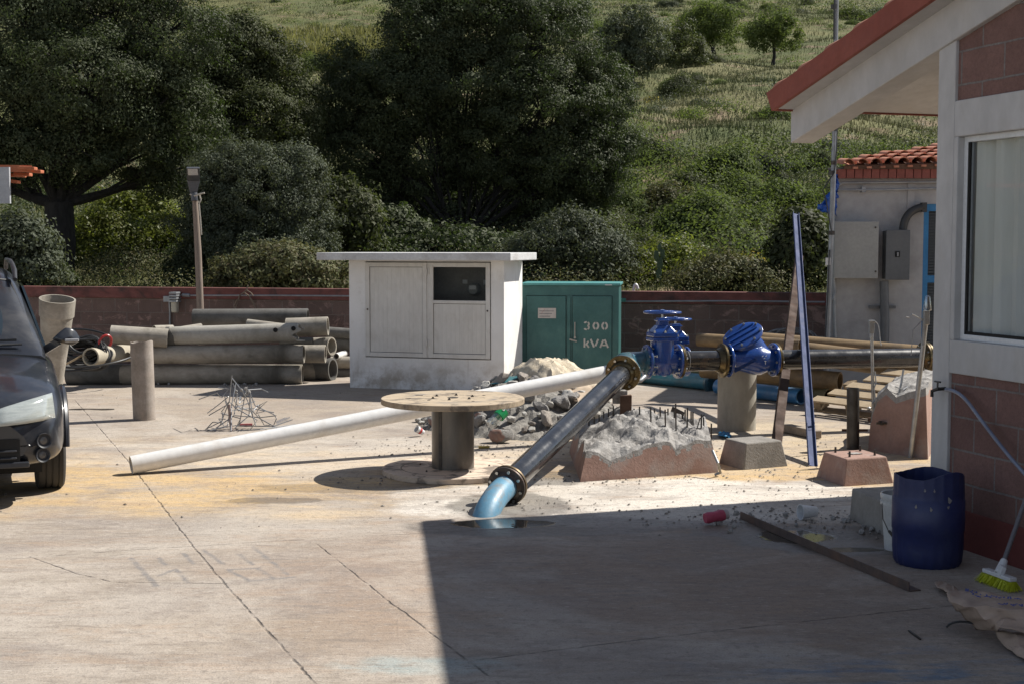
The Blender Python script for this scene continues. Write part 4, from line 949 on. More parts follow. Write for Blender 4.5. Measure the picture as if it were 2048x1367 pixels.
def sheet(name, pts, mt, label, cat, th=.004, nz_=.0, kind=None, group=None):     # crumpled sheet through a grid of points rows x cols
    rows = len(pts); cols = len(pts[0]); K = 5; vs = []; RR = (rows-1)*K; CC = (cols-1)*K; r2 = random.Random(len(label))
    for a in range(RR+1):
        i = min(a//K, rows-2); fa = a/K-i
        for b in range(CC+1):
            j = min(b//K, cols-2); fb = b/K-j
            p = (pts[i][j]*(1-fb)+pts[i][j+1]*fb)*(1-fa)+(pts[i+1][j]*(1-fb)+pts[i+1][j+1]*fb)*fa
            vs.append(p+Vector((r2.uniform(-1, 1), r2.uniform(-1, 1), r2.uniform(-1, 1)))*nz_)
    m = MB(); m.add(vs, [(a*(CC+1)+b, a*(CC+1)+b+1, (a+1)*(CC+1)+b+1, (a+1)*(CC+1)+b) for a in range(RR) for b in range(CC)])
    o = m.build(name, mt, smooth=True, sharp=30); s_ = o.modifiers.new('thick', 'SOLIDIFY'); s_.thickness = th
    return tag(o, label, cat, group, kind) if label else o
sheet('paper_sack', [[D(1128, 780, 14.2), D(1150, 774, 14.3), D(1185, 770, 14.3), D(1200, 772, 14.3)], [D(1125, 790, 13.9), D(1150, 798, 13.7), D(1175, 796, 13.7), D(1195, 788, 13.9)], [D(1150, 800, 13.6), D(1160, 806, 13.5), D(1172, 808, 13.5), D(1180, 800, 13.6)]], mat('torn paper', (.50, .40, .30), (.40, .31, .22), 6, .9), 'torn brown paper sack draped over the rubble below the fibre mound', 'sack', nz_=.012)
sheet('brown_sack', [[D(1090, 800, 14.0), D(1110, 793, 14.1), D(1130, 800, 14.0)], [D(1085, 812, 13.8), D(1110, 812, 13.7), D(1135, 815, 13.7)]], mat('brown paper', (.27, .19, .13), (.2, .14, .1), 6, .9), 'darker brown paper crumpled on the rubble left of the torn sack', 'sack', nz_=.015)
sheet('teal_sheet', [[D(985, 764, 14.6), D(1010, 750, 14.8), D(1040, 735, 15.0)], [D(980, 768, 14.3), D(1015, 764, 14.3), D(1045, 752, 14.4)]], plain('teal plastic sheet', (.06, .20, .22), .4), 'dark teal plastic sheet propped against the left side of the fibre mound', 'plastic sheet', nz_=.008)
# bottles and cups in the rubble
ba = D(980, 850, 12.55); bb_ = D(1020, 808, 12.7); bd = (bb_-ba).normalized(); Lb = .30; ba = bb_-bd*Lb*.98
bt_ = thing('soda_bottle', 'big empty clear plastic bottle with green label lying on the rubble', 'bottle', ba)
m = MB(); m.lathe([(0, 0), (.045, .0), (.052, .02), (.052, .09), (.048, .12), (.054, .20), (.05, .235), (.02, .28), (.014, .29), (.014, .31), (0, .31)], 24, ba, bd); m.build('bottle', glass('bottle plastic', (.82, .86, .86), .1, .30), bt_, smooth=True)
m = MB(); m.lathe([(.0555, .125), (.0565, .20), (.0545, .20), (.0535, .125)], 24, ba, bd, closed=True); lb = m.build('label', plain('green label', (.01, .33, .11), .4), bt_, smooth=True)
m = MB(); 
xx2, yy2, dd2 = frame(bd); vdir = (O3-ba).normalized(); side = bd.cross(vdir).normalized(); outd = side.cross(bd).normalized()*(1 if side.cross(bd).dot(vdir) > 0 else -1)
text_mb(m, 'S', .05, ba+bd*.175+outd*.0575-side*.02, side, bd, .002, .002); m.build('lettering', M_plw, lb)
q = G(846, 864, .035); m = MB(); m.lathe([(.0, 0), (.026, 0), (.034, .085), (.031, .085), (.024, .005)], 20, q, (-.7, -.5, .5)); tag(m.build('paper_cup', M_plw, smooth=True, sharp=40), 'crumpled white cup with red print at the left edge of the rubble', 'cup')
q2 = bpy.data.objects['paper_cup']; m = MB(); m.lathe([(.0305, .03), (.0325, .055), (.032, .055), (.030, .03)], 20, q, (-.7, -.5, .5), closed=True); m.build('print_band', plain('red cup print', (.5, .06, .06)), q2)
q = G(968, 893, .012); m = MB(); m.box(q, (.10, .025, .018), .3); tag(m.build('yellow_scrap', plain('yellow scrap', (.45, .33, .08))), 'small dull yellow scrap beside the black pipe near the plinth', 'litter')

# grit scattered on the yard
P = []
def scat(c, rx, ry, n):
    c = G(*c)
    for _ in range(n):
        a = npr.normal(size=2)*.5; P.append((c.x+a[0]*rx, c.y+a[1]*ry, .004))
scat((930, 890), 1.2, .7, 380); scat((1060, 900), 1.4, .6, 380); scat((1250, 975), 2.0, .8, 110); scat((1540, 900), 1.3, 1.6, 420); scat((1600, 1035), 1.1, .5, 420); scat((1480, 1040), .6, .35, 160); scat((1080, 1010), .6, .35, 130); scat((560, 990), 2.2, 1.6, 90); scat((1150, 960), .9, .3, 160); scat((1750, 1060), .4, .3, 80)
scat((350, 800), 2.5, 1.5, 120); scat((1700, 950), .9, .4, 100); scat((1350, 955), 1.6, .2, 200); scat((1590, 980), .8, .3, 60); scat((740, 955), .6, .3, 60)
m = MB(); r_ = random.Random(5)
for p in P:
    s = r_.choice([.003, .003, .004, .004, .005, .006, .009, .014]); c = Vector(p); k = [Vector((r_.uniform(.6, 1.3)*a*s, r_.uniform(.6, 1.3)*b*s, 0)) for a, b in ((1, .1), (.1, 1), (-1, -.1), (-.1, -1))]; tpv = c+Vector((r_.uniform(-.3, .3)*s, r_.uniform(-.3, .3)*s, s*r_.uniform(.5, .9)))
    m.add([c+q for q in k]+[tpv], [(0, 1, 4), (1, 2, 4), (2, 3, 4), (3, 0, 4)])
tag(m.build('grit', mat('grit', (.30, .27, .235), (.16, .14, .12), 30, .95), loc=Vector((0, 10, 0))), 'small stones and crumbs scattered over the concrete yard', 'grit', kind='stuff')

# ============================================================ POSTS, RODS AND WOOD ON THE RIGHT
b0 = G(1625, 931); m = MB(); t0 = D(1591, 428, 16.6); up_ = Vector((0, -1, .3))
dr = (t0-b0).normalized(); sx = dr.cross(up_).normalized()
m.bar(b0, t0, .072, .006, up=up_); m.bar(b0+sx*.034+Vector((0, -.001, 0)).cross(dr)*0+up_.normalized()*.02, t0+sx*.034+up_.normalized()*.02, .006, .034, up=up_); m.bar(b0-sx*.034+up_.normalized()*.02, t0-sx*.034+up_.normalized()*.02, .006, .034, up=up_)
tag(m.build('steel_channel', mat('worn blue steel', (.035, .055, .165), (.055, .075, .14), 7, .8, 0, strv=(3, 1, .5), stain=(.12, .12, .17), stain_amt=.5), bevel=.001), 'long blue painted steel channel leaning across the pipeline', 'steel post')
b0 = G(1553, 900); t0 = D(1600, 510, 16.4); dr = (t0-b0).normalized(); sx = dr.cross(up_).normalized(); u2 = sx.cross(dr)
m = MB(); m.bar(b0, t0, .085, .006, up=up_); m.bar(b0+sx*.04-u2*.03, t0+sx*.04-u2*.03, .006, .06, up=up_); m.bar(b0-sx*.04-u2*.03, t0-sx*.04-u2*.03, .006, .06, up=up_)
tag(m.build('steel_section', mat('dark rust', (.062, .032, .020), (.04, .022, .015), 8, .9, 0, stain=(.11, .055, .03), stain_amt=.5), bevel=.001), 'rusty brown steel section leaning behind the pipeline, beside the blue one', 'steel post')
b0 = G(1706, 897); tp_ = D(1706, 775, b0.y); m = MB(); m.hollow((b0.x, b0.y, -.01), tp_, .056, .006, 28); tag(m.build('stub_post', M_dsteel, smooth=True, sharp=45), 'short dark steel pipe standing upright behind the pink pedestal', 'pipe')
# thin jack rod
b0 = G(1748, 897); tq = D(1743, 655, b0.y-.1)
jr = thing('jack_rod', 'thin steel rod with a square fitting on top and a loop of wire', 'rod', b0)
m = MB(); m.tube([b0, tq], .014, 10); m.build('rod', M_steel, jr, smooth=True)
m = MB(); m.box(tq+Vector((0, 0, .0)), (.045, .04, .10)); m.box(tq+Vector((.0, 0, .055)), (.055, .045, .02)); m.lathe([(.02, -.09), (.02, -.05)], 8, tq); m.build('fitting', M_steel, jr, bevel=.004)
m = MB(); m.tube(bez(tq+Vector((.03, 0, .05)), tq+Vector((.08, 0, .05)), tq+Vector((.07, 0, -.1)), tq+Vector((.09, 0, -.16)), 8), .004, 6)
m.tube([D(1750, 742, 12.3), D(1752, 765, 12.3), D(1748, 775, 12.3), D(1751, 800, 12.3), D(1744, 806, 12.3)], .006, 6); m.tube(bez(D(1747, 802, 12.3), D(1752, 792, 12.3), D(1760, 790, 12.3), D(1760, 800, 12.3), 6), .006, 6); m.ico(D(1738, 816, 12.2), .02, 1, 3); m.build('wire', M_steel, jr)
b0 = G(1821, 914); tq = D(1852, 640, 11.75)
jr = thing('prop_tube', 'long galvanised tube with clear plastic head leaning against the white pillar', 'tube', b0)
m = MB(); m.tube([b0, D(1836, 780, b0.y-.05), tq], .021, 14); m.build('tube', M_steel, jr, smooth=True)
m = MB(); m.box(tq+Vector((0, 0, .02)), (.05, .05, .12)); m.box(tq+Vector((-.02, 0, -.12)), (.015, .04, .2)); m.build('neck', M_steel, jr, bevel=.004)
m = MB(); m.lathe([(.035, 0), (.04, .02), (.022, .12), (.0, .13)], 12, tq+Vector((.01, 0, .08))); m.build('plastic_head', glass('clear head', (.8, .82, .82), .15, .25), jr, smooth=True)
m = MB(); m.tube([D(1812, 634, 11.7), D(1818, 635, 11.7), D(1824, 628, 11.7), tq+Vector((-.02, 0, 0))], .005, 6); m.tube([tq+Vector((-.03, 0, 0)), D(1826, 660, 11.7), D(1822, 710, 11.7)], .004, 6); m.build('handle_wire', M_steel, jr)

# long tan and blue pipes lying behind
GT = 'long pipes lying behind the pipeline'
pipe2(D(1396, 679, 16.2), D(1600, 692, 15.6), .078, M_tan, 'tan pipe raised highest, its end showing above the pipeline', group=GT, cat='pipe', name='long_pipe')
pipe2(D(1500, 683, 16.4), D(1900, 716, 15.2), .12, M_tan, 'thick tan pipe running behind the whole black pipe', group=GT, cat='pipe', name='long_pipe')
pipe2(D(1560, 700, 16.0), D(1900, 742, 14.9), .13, M_tan, 'dark tan pipe low behind the pallet and jack rod', group=GT, cat='pipe', name='long_pipe')
pipe2(D(1405, 736, 16.5), D(1680, 762, 15.6), .11, M_tan, 'tan pipe lying above the bright blue pipe', group=GT, cat='pipe', name='long_pipe')
pipe2(onG(1290, 742, .1)+Vector((0, .9, 0)), D(1660, 790, 15.6), .085, mat('olive pipe', (.16, .13, .055), (.11, .09, .04), 4, .6, stain=(.07, .055, .03)), 'olive pipe lying directly behind the bright blue pipe', group=GT, cat='pipe', name='long_pipe')
pa_, pb_ = onG(1270, 748, .105), onG(1421, 764, .105)
tp1 = pipe2(pa_, pb_, .10, mat('teal blue pipe', (.045, .20, .27), (.035, .15, .21), 5, .45, coat=.2, stain=(.1, .1, .09), stain_amt=.5), 'teal blue pipe lying behind the gate valves with a flanged end', group=GT, cat='pipe', name='long_pipe')
m = MB(); dd_ = (pb_-pa_).normalized(); m.lathe([(.10, 0), (.135, .01), (.135, .05), (.10, .06)], 30, pb_-dd_*.02, dd_, closed=True); m.lathe([(.0, .03), (.10, .03)], 24, pb_, dd_); m.build('end_flange', M_teal, tp1, smooth=True, sharp=35)
pipe2(onG(1436, 772, .095), onG(1603, 792, .095), .092, mat('bright blue pipe', (.05, .21, .42), (.04, .16, .34), 5, .45, coat=.2, stain=(.2, .22, .25), stain_amt=.5), 'bright blue pipe with its open dark end before the pallet', group=GT, cat='pipe', name='long_pipe')
# pallet leaning flat
pt = thing('pallet', 'pale wooden pallet lying beside the blue pipe and pink buttress', 'pallet', G(1700, 812))
o_ = D(1627, 796, 14.95); ux = (D(1760, 812, 14.2)-o_); ux.z = 0; ux = ux.normalized(); uy = Vector((-ux.y, ux.x, .36)).normalized(); up2 = ux.cross(uy).normalized()
if up2.z < 0: up2 = -up2
for k in range(5):
    m = MB(); a = o_+uy*(.0+.205*k)+ux*(.16*k*0.5); m.bar(a, a+ux*1.15, .135, .02, up=up2); m.build('board', mat('pallet pine', (.47, .37, .24), (.36, .27, .17), 4, .8, strv=(1, 1, 5), stain=(.2, .15, .1), stain_amt=.4, bump=.2) if k == 0 else bpy.data.materials['pallet pine'], pt, bevel=.003)
for k in range(3):
    m = MB()
    for j in range(2): a = o_+ux*(.09+.45*k)+uy*(.0+.5*j)-up2*.055; m.bar(a-uy*.06, a+uy*.07, .10, .085, up=up2)
    m.build('block', M_wood, pt)
m = MB(); m.bar(o_-up2*.11-uy*.02, o_-up2*.11+ux*1.15-uy*.02, .1, .02, up=up2); m.build('bottom_board', M_wood, pt)
m = MB(); m.box(G(1752, 838, .03), (.16, .05, .04), .1); tag(m.build('wood_offcut', M_rust), 'small dark wood offcut on the ground below the pallet', 'wood')
m = MB(); m.bar(G(1566, 853, .045), G(1636, 868, .045), .09, .08); tag(m.build('timber_piece', mat('grey timber', (.36, .30, .24), (.28, .23, .18), 4, .85, strv=(1, 6, 6)), bevel=.01), 'squared timber lying behind the leaning blue and brown posts', 'timber')
m = MB(); m.bar(G(1684, 859, .012), G(1735, 859, .012), .025, .02); tag(m.build('lath', M_rust), 'thin brown lath on the ground behind the short steel post', 'wood')
m = MB(); m.tube(bez(G(1560, 902, .006), G(1640, 896, .02), G(1660, 900, .02), G(1690, 905, .006), 8), .007, 6); 
# cable coil at the far wall
cc2 = D(1583, 678, 17.0); m = MB(); r_ = random.Random(9)
for k in range(14):
    R0 = .30+r_.uniform(-.07, .05); ctr = cc2+Vector((r_.uniform(-.06, .06), r_.uniform(-.05, .05), -.02+r_.uniform(-.03, .05)))
    m.tube([ctr+Vector((R0*math.cos(t_), .5*R0*math.sin(t_), R0*.33*math.sin(t_)+.02*math.sin(3*t_+k))) for t_ in [2*math.pi*i/26 for i in range(26)]], .009, 5, closed=True)
m.tube(bez(cc2+Vector((.2, 0, .02)), cc2+Vector((.5, 0, .03)), cc2+Vector((.7, 0, -.03)), cc2+Vector((1.2, 0, -.08)), 10), .02, 6)
tag(m.build('wire_coil', mat('grey cable', (.07, .07, .07), (.16, .16, .155), 30, .5), smooth=True), 'loose coil of dark grey wire on the pipes at the far wall', 'cable coil')
# litter
sheet('blue_rag', [[G(1437, 864, .01), G(1448, 862, .03), G(1460, 865, .01)], [G(1436, 871, .01), G(1450, 872, .035), G(1463, 873, .01)]], plain('blue rag', (.01, .20, .42), .7), 'small blue rag on the ground by the upright concrete pipe section', 'rag', nz_=.008)
q = G(1352, 840, .0); m = MB(); a = D(1335, 838, 12.7); b = D(1345, 811, 12.7); c = D(1369, 823, 12.7); e = D(1366, 842, 12.7); dv = Vector((.02, .16, -.02)); m.hexa([a, e, e+dv, a+dv], [b, c, c+dv, b+dv]); tag(m.build('black_crate', plain('black plastic', (.03, .03, .032), .5), bevel=.005), 'black angular plastic piece behind the rebar row', 'plastic piece')
sheet('red_bag', [[G(1366, 842, .05), G(1378, 842, .07), G(1392, 845, .03)], [G(1362, 850, .02), G(1380, 852, .04), G(1396, 851, .01)]], mat('red white bag', (.55, .04, .05), (.65, .6, .6), 14, .5), 'crumpled red and white wrapper behind the rebar row', 'litter', nz_=.012)
# ============================================================ BUILDING ON THE RIGHT
W0 = G(1857, 1076); vd = ray(130, 498); vd.z = 0; vd.normalize(); bu = -vd; brz = math.atan2(bu.y, bu.x); bn = Vector((-bu.y, bu.x, 0))
def W(px, py, yo=0.0):
    p = PL(px, py, W0+bn*yo, bn); return (p-W0).dot(bu), p.z
house = thing('office_building', 'white plastered building with red block panels, curtained window and tiled gable roof', 'building', (W0.x, W0.y, 0), brz)
cx = W(1895, 850)[0]; zt1 = W(1905, 203)[1]; zb1 = W(1912, 274)[1]; zw0 = W(1912, 680)[1]; zbd = W(1893, 744)[1]; zpl = W(1934, 1023)[1]; wx0 = W(1911, 500)[0]
OV = -.18
xe, ze = W(1543, 221, OV); x2, z2 = W(1835, 0, OV); ms = .89*(z2-ze)/(x2-xe); XR = 6.0
def zs(x): return ze+ms*(x-xe) if x < XR else ze+ms*(2*XR-x-xe)
M_pl = mat('house plaster', (.54, .525, .515), (.46, .445, .435), 1.3, .85, bump=.3, bscale=35, stain=(.42, .39, .35), stain_amt=.5, stain_scale=2.5, strv=(1, 1, .5))
M_brk = blockmat('red split block', (.215, .122, .105), (.255, .148, .128), (.25, .235, .225), bumpk=.8, ms=.007)
M_plinth = mat('oxide plinth paint', (.20, .05, .04), (.15, .04, .034), 2, .8, bump=.4)
XE = 11.0; DEP = 5.0; wx1 = wx0+2.1
def sl(m, x0, x1, y0, y1, z0, dz=0.0):       # block whose top follows the roof slope
    m.hexa([(x0, y0, z0), (x1, y0, z0), (x1, y1, z0), (x0, y1, z0)], [(x0, y0, zs(x0)+dz), (x1, y0, zs(x1)+dz), (x1, y1, zs(x1)+dz), (x0, y1, zs(x0)+dz)])
m = MB(); sl(m, 0, cx, 0, .20, -.02, .02); m.bb(cx, XE, 0, .16, zt1-(zt1-zb1), zt1); m.bb(cx, wx0, .0, .16, zw0, zb1); m.bb(wx1, XE, 0, .16, zw0, zb1); m.bb(cx, XE, 0, .16, zbd, zw0)
m.bb(XE-.2, XE, .16, DEP, -.02, ze); m.bb(0, XE, DEP, DEP+.15, -.02, ze+.1)
sl(m, 0, .15, .20, DEP, -.02, .02)
m.build('wall', M_pl, house, local=True, bevel=.006)
m = MB(); m.bb(cx, XE, .022, .16, zpl, zbd-.001); m.build('lower_block_panel', M_brk, house, local=True)
m = MB(); sl(m, cx+.001, XR, .022, .16, zt1+.001); sl(m, XR, XE, .022, .16, zt1+.001); m.build('upper_block_panel', M_brk, house, local=True)
m = MB(); m.bb(cx, XE, .014, .16, -.02, zpl-.001); m.build('plinth', M_plinth, house, local=True, bevel=.004)
# rake beam
xb = W(1586, 250)[0]; bh = .235
m = MB()
def slb(m, x0, x1, y0, y1, a, b):
    m.hexa([(x0, y0, zs(x0)+a), (x1, y0, zs(x1)+a), (x1, y1, zs(x1)+a), (x0, y1, zs(x0)+a)], [(x0, y0, zs(x0)+b), (x1, y0, zs(x1)+b), (x1, y1, zs(x1)+b), (x0, y1, zs(x0)+b)])
slb(m, xb, XR, -.02, .17, -bh, 0.01); slb(m, XR, XE, -.02, .17, -bh, 0.01); m.build('rake_beam', M_pl, house, local=True, bevel=.008)
# roof slab, fascia, tiles
roof = MB(); slb(roof, xe+.03, XR, OV+.03, DEP+.4, 0, .09); slb(roof, XR, XE+.9, OV+.03, DEP+.4, 0, .09)
rf = roof.build('roof', M_pl, house, local=True)
m = MB(); m.hexa([(xe, OV, zs(xe)-.005), (XR, OV, zs(XR)-.005), (XR, OV+.03, zs(XR)-.005), (xe, OV+.03, zs(xe)-.005)], [(xe-.085, OV, zs(xe)+.135), (XR, OV, zs(XR)+.165), (XR, OV+.03, zs(XR)+.165), (xe-.085, OV+.03, zs(xe)+.135)]); slb(m, XR, XE+.9, OV, OV+.03, -.005, .165); m.bb(xe, xe+.03, OV+.03, DEP+.4, zs(xe)-.005, zs(xe)+.15)
M_fas = mat('fascia red paint', (.29, .075, .047), (.23, .06, .04), 2.5, .75, stain=(.20, .06, .045), stain_amt=.5, stain_scale=3, bump=.25)
m.build('fascia', M_fas, rf, local=True)
m = MB(); n = int((XR-xe)/.36)
for i in range(n+1):
    x0 = xe-.12+i*.36
    slb(m, x0, x0+.40, OV-.01, OV+.17, .165+.0, .205) if False else None
    r0 = .075; vs = []; fs = []
    for k in range(9):
        a = math.pi*k/8
        for (xx, rr, dz) in ((x0, .085, .03), (x0+.42, .072, -.005)):
            vs.append((xx, OV+.15-math.cos(a)*rr, zs(min(xx, XR))+.145+dz+math.sin(a)*rr))
    for k in range(8): fs.append((2*k, 2*k+2, 2*k+3, 2*k+1))
    o_ = len(vs); vs += [(x_, y_*1.0, z_-.014) for x_, y_, z_ in vs]; fs += [tuple(q+o_ for q in f)[::-1] for f in fs]; fs += [(2*k, o_+2*k, o_+2*k+2, 2*k+2) for k in range(8)]
    m.add(vs, fs)
m.build('rake_tiles', M_tile, rf, local=True, smooth=True, sharp=40)
m = MB()
for j in range(26):
    y0 = OV+.25+j*.2
    for (xa, xb_) in ((xe-.03, XR), (XE+.9, XR)):
        vs = []; fs = []
        for k in range(7):
            a = math.pi*k/6
            for xx in (xa, xb_): vs.append((xx, y0-math.cos(a)*.09, zs(xx)+.10+math.sin(a)*.07))
        for k in range(6): fs.append((2*k, 2*k+2, 2*k+3, 2*k+1))
        m.add(vs, fs)
m.build('tile_rows', M_tile, rf, local=True, smooth=True)
# window
win = MB(); f = .035
for a in ((wx0, wx0+f, zw0, zb1), (wx1-f, wx1, zw0, zb1), (wx0+f, wx1-f, zw0, zw0+f), (wx0+f, wx1-f, zb1-f, zb1), (wx0+1.02, wx0+1.06, zw0+f, zb1-f)): win.bb(a[0], a[1], .045, .09, a[2], a[3])
wo = win.build('window', mat('white aluminium', (.72, .73, .74), (.64, .65, .66), 5, .4), house, local=True, bevel=.003)
m = MB(); m.bb(wx0+f, wx1-f, .066, .070, zw0+f, zb1-f); m.build('pane', glass('window glass', (.95, .96, .96), .02, .03), wo, local=True)
m = MB(); m.bb(wx0+f, wx0+f+.018, .050, .063, zw0+f, zb1-f); m.bb(wx0+f, wx0+1.02, .050, .063, zw0+f, zw0+f+.018); m.build('gasket', M_dark, wo, local=True)
# curtains: real folds hanging in the room
t = NT('net curtain'); co = t.obj(); t.fin(t.mix(t.mr(t.noise(t.stretch(co, (1, 1, .2)), 6), .35, .65), (.80, .80, .77), (.70, .70, .67)), .9, 0, .1); M_cur = t.m
tb_ = t.node('BsdfTranslucent'); tb_.inputs[0].default_value = (.6, .6, .57, 1); mx2 = t.node('MixShader'); mx2.inputs[0].default_value = .25; t.L(t.p.outputs[0], mx2.inputs[1]); t.L(tb_.outputs[0], mx2.inputs[2]); t.L(mx2.outputs[0], t.out.inputs[0])
def curtain(x0, x1, y, amp, fr, seed):
    m = MB(); n = 90; vs = []
    for i in range(n+1):
        x = x0+(x1-x0)*i/n
        for k, z in enumerate((zw0-.1, (zw0+zb1)/2, zb1+.05)): vs.append((x, y+amp*(math.sin(x*fr+seed)+.5*math.sin(x*fr*2.3+seed*2+k*.4)), z))
    m.add(vs, [(3*i+k, 3*i+3+k, 3*i+4+k, 3*i+1+k) for i in range(n) for k in range(2)]); m.build('curtain', M_cur, house, local=True, smooth=True)
curtain(wx0+.065, wx0+2.05, .115, .02, 34, 1)
m = MB(); m.bb(.2, XE-.2, .2, DEP, .0, .02); m.bb(.2, XE-.2, 2.4, 2.45, .02, 2.7); m.build('interior', mat('room', (.25, .25, .24), None, 2, .9), house, local=True)
# tap and hose
zt_ = W(1878, 776)[1]; xt = W(1890, 776)[0]
def HW(px, py, yo): p = PL(px, py, W0+bn*yo, bn); return p
tap = thing('garden_tap', 'dark metal garden tap on the white corner pillar', 'tap', HW(1893, 776, -.01))
m = MB(); a = HW(1893, 776, .01); b = HW(1875, 777, -.06); c = HW(1864, 781, -.07); m.tube([a, b, c, c-Vector((0, 0, .035))], .011, 10); m.tube([b, b+Vector((0, 0, .045))], .006, 8); q = b+Vector((0, 0, .045)); m.tube([q-bu*.028, q+bu*.028], .006, 8); m.build('body', M_dsteel, tap, smooth=True)
m = MB(); hp = bez(HW(1892, 778, -.02), HW(1925, 778, -.05), HW(1940, 810, -.05), HW(1965, 842, -.05), 10)+bez(HW(1965, 842, -.05), HW(2000, 890, -.05), HW(2040, 940, -.05), HW(2110, 1010, -.05), 10)[1:]+[HW(2200, 1100, -.05)]
m.tube(hp, .011, 10); tag(m.build('hose', mat('blue grey hose', (.22, .25, .33), (.16, .18, .25), 8, .35), smooth=True), 'blue grey hose running from the tap down along the block wall', 'hose')
# broom
hb = G(1998, 1172, 0)
br = thing('broom', 'push broom with lime green bristles and white head leaning on the wall', 'broom', hb)
h1 = Vector((hb.x, hb.y, .07)); h2 = HW(2056, 985, -.07); m = MB(); m.tube([h1, h1+(h2-h1)*1.9 if False else h2], .0125, 12); m.build('handle', plain('broom handle', (.16, .15, .16), .4), br, smooth=True)
ex = (G(2030, 1178)-G(1955, 1150)).normalized(); ex.z = 0; ey = Vector((-ex.y, ex.x, 0))
m = MB(); m.bar(h1-ex*.12-Vector((0, 0, .005)), h1+ex*.12-Vector((0, 0, .005)), .045, .022, up=(0, 0, 1)); m.tube([h1, h1+(h2-h1).normalized()*.09], [.03, .018], 12); m.bar(h1-ey*.01+ex*.02, h1+Vector((0, 0, .05))+ex*.03, .05, .025); m.build('head', M_plw, br, bevel=.004)
P = []; S = []
m = MB(); r_ = random.Random(3)
for i in range(1500):
    a = r_.uniform(-.125, .125); b = r_.uniform(-.022, .022); o_ = h1+ex*a+ey*b-Vector((0, 0, .018)); e_ = h1+ex*(a*1.12+r_.uniform(-.01, .01))+ey*(b*2.4+r_.uniform(-.012, .012)); e_.z = r_.uniform(.002, .012)
    s_ = ey*.0012 if i % 2 else ex*.0014; m.add([o_-s_, o_+s_, e_+s_, e_-s_], [(0, 1, 2, 3)])
m.build('bristles', plain('lime bristles', (.60, .64, .03), .5), br)
# blue barrel
bc = G(1876, 1141); bc.z = 0; br_ = .205; bc = bc+Vector((0, br_, 0)); zt2 = D(1859, 950, bc.y-.1).z
def jb(i, a): return (.018*math.sin(a*2+.6)-.022*max(0, math.cos(a-3.9))**3+.012*math.sin(3*a)) if i in (12, 13) else 0
m = MB(); H = zt2; prof = [(0, .0), (br_*.86, 0), (br_*.92, .02), (br_*.955, .10), (br_*.975, .2), (br_*.995, .205), (br_*1.0, H*.5), (br_*.995, H*.72), (br_*.975, H*.73), (br_*.955, H*.78), (br_*.945, H*.9), (br_*.94, H*.97), (br_*.94, H), (br_*.92, H), (br_*.93, H*.8), (br_*.97, H*.5), (br_*.9, .03), (0, .025)]
o = len(m.v); m.lathe(prof, 64, bc, jag=jb)
vs = m.v
for i, q in enumerate(vs):      # moulded grips near top and bottom, slight dents
    a = math.atan2(q.y-bc.y, q.x-bc.x); dz = q.z
    if dz > H*.74 or dz < .18:
        k = .004*math.cos(a*22); q.x += math.cos(a)*k; q.y += math.sin(a)*k
M_bar = mat('barrel blue plastic', (.020, .030, .115), (.015, .022, .085), 4, .5, bump=.1, stain=(.05, .06, .12), stain_amt=.35, stain_scale=7)
bar = tag(m.build('barrel', M_bar, smooth=True, sharp=50, loc=bc), 'cut open blue plastic barrel with wavy rim standing by the block wall', 'barrel')
m = MB()
for px, py, s in ((1899, 1000, .018), (1832, 1012, .010), (1862, 1018, .011), (1850, 980, .008), (1869, 981, .008), (1897, 1014, .010)):
    d = ray(px, py); t_ = None; A = d.x**2+d.y**2; B_ = -2*(d.x*bc.x+d.y*bc.y); C_ = bc.x**2+bc.y**2-(br_*1.004)**2; t_ = (-B_-math.sqrt(max(0, B_*B_-4*A*C_)))/(2*A); p = O3+d*t_; nrm = (p-bc); nrm.z = 0; nrm.normalize(); sd_ = Vector((-nrm.y, nrm.x, 0))
    pts = [p+sd_*math.cos(a)*s*(.6+.3*math.sin(a*3+px))+Vector((0, 0, 1))*math.sin(a)*s*1.2*(.8+.3*math.cos(a*2+px)) for a in [2*math.pi*k/9 for k in range(9)]]
    m.add([q+nrm*.0012 for q in pts]+[q-nrm*.002 for q in pts], [tuple(range(9))]+[(k, (k+1) % 9, 9+(k+1) % 9, 9+k) for k in range(9)])
m.build('paint_chips', plain('scuffed patch', (.28, .26, .25), .7), bar)
# white bucket behind
bq = G(1811, 1104); bq = Vector((bq.x, bq.y+.10, 0))
bk = thing('bucket', 'white plastic bucket half hidden behind the blue barrel', 'bucket', bq)
zbk = D(1789, 990, bq.y-.1).z
m = MB(); m.lathe([(0, 0), (.098, 0), (.118, zbk-.07), (.126, zbk-.07), (.126, zbk-.05), (.119, zbk-.05), (.126, zbk-.03), (.127, zbk-.01), (.122, zbk), (.116, zbk-.004), (.093, .01), (0, .008)], 36, bq); m.build('body', plain('bucket plastic', (.66, .66, .64), .45), bk, smooth=True, sharp=35)
m = MB(); m.tube([bq+Vector((-.125, -.02, zbk-.06)), bq+Vector((-.128, -.06, zbk-.15)), bq+Vector((-.10, -.09, zbk-.22)), bq+Vector((-.07, -.115, zbk-.26))], .003, 6); m.tube([bq+Vector((-.10, -.09, zbk-.215)), bq+Vector((-.075, -.11, zbk-.25))], .009, 8); m.build('bail', M_dsteel, bk)
m = MB(); q = G(1784, 985, .25); m.ico(bq+Vector((-.02, .16, zbk-.05)), .035, 2, 4); m.tube([bq+Vector((-.02, .16, 0)), bq+Vector((-.02, .16, zbk-.06))], .02, 8); tag(m.build('wooden_stake', M_wood), 'stubby wooden stake behind the white bucket', 'wood')
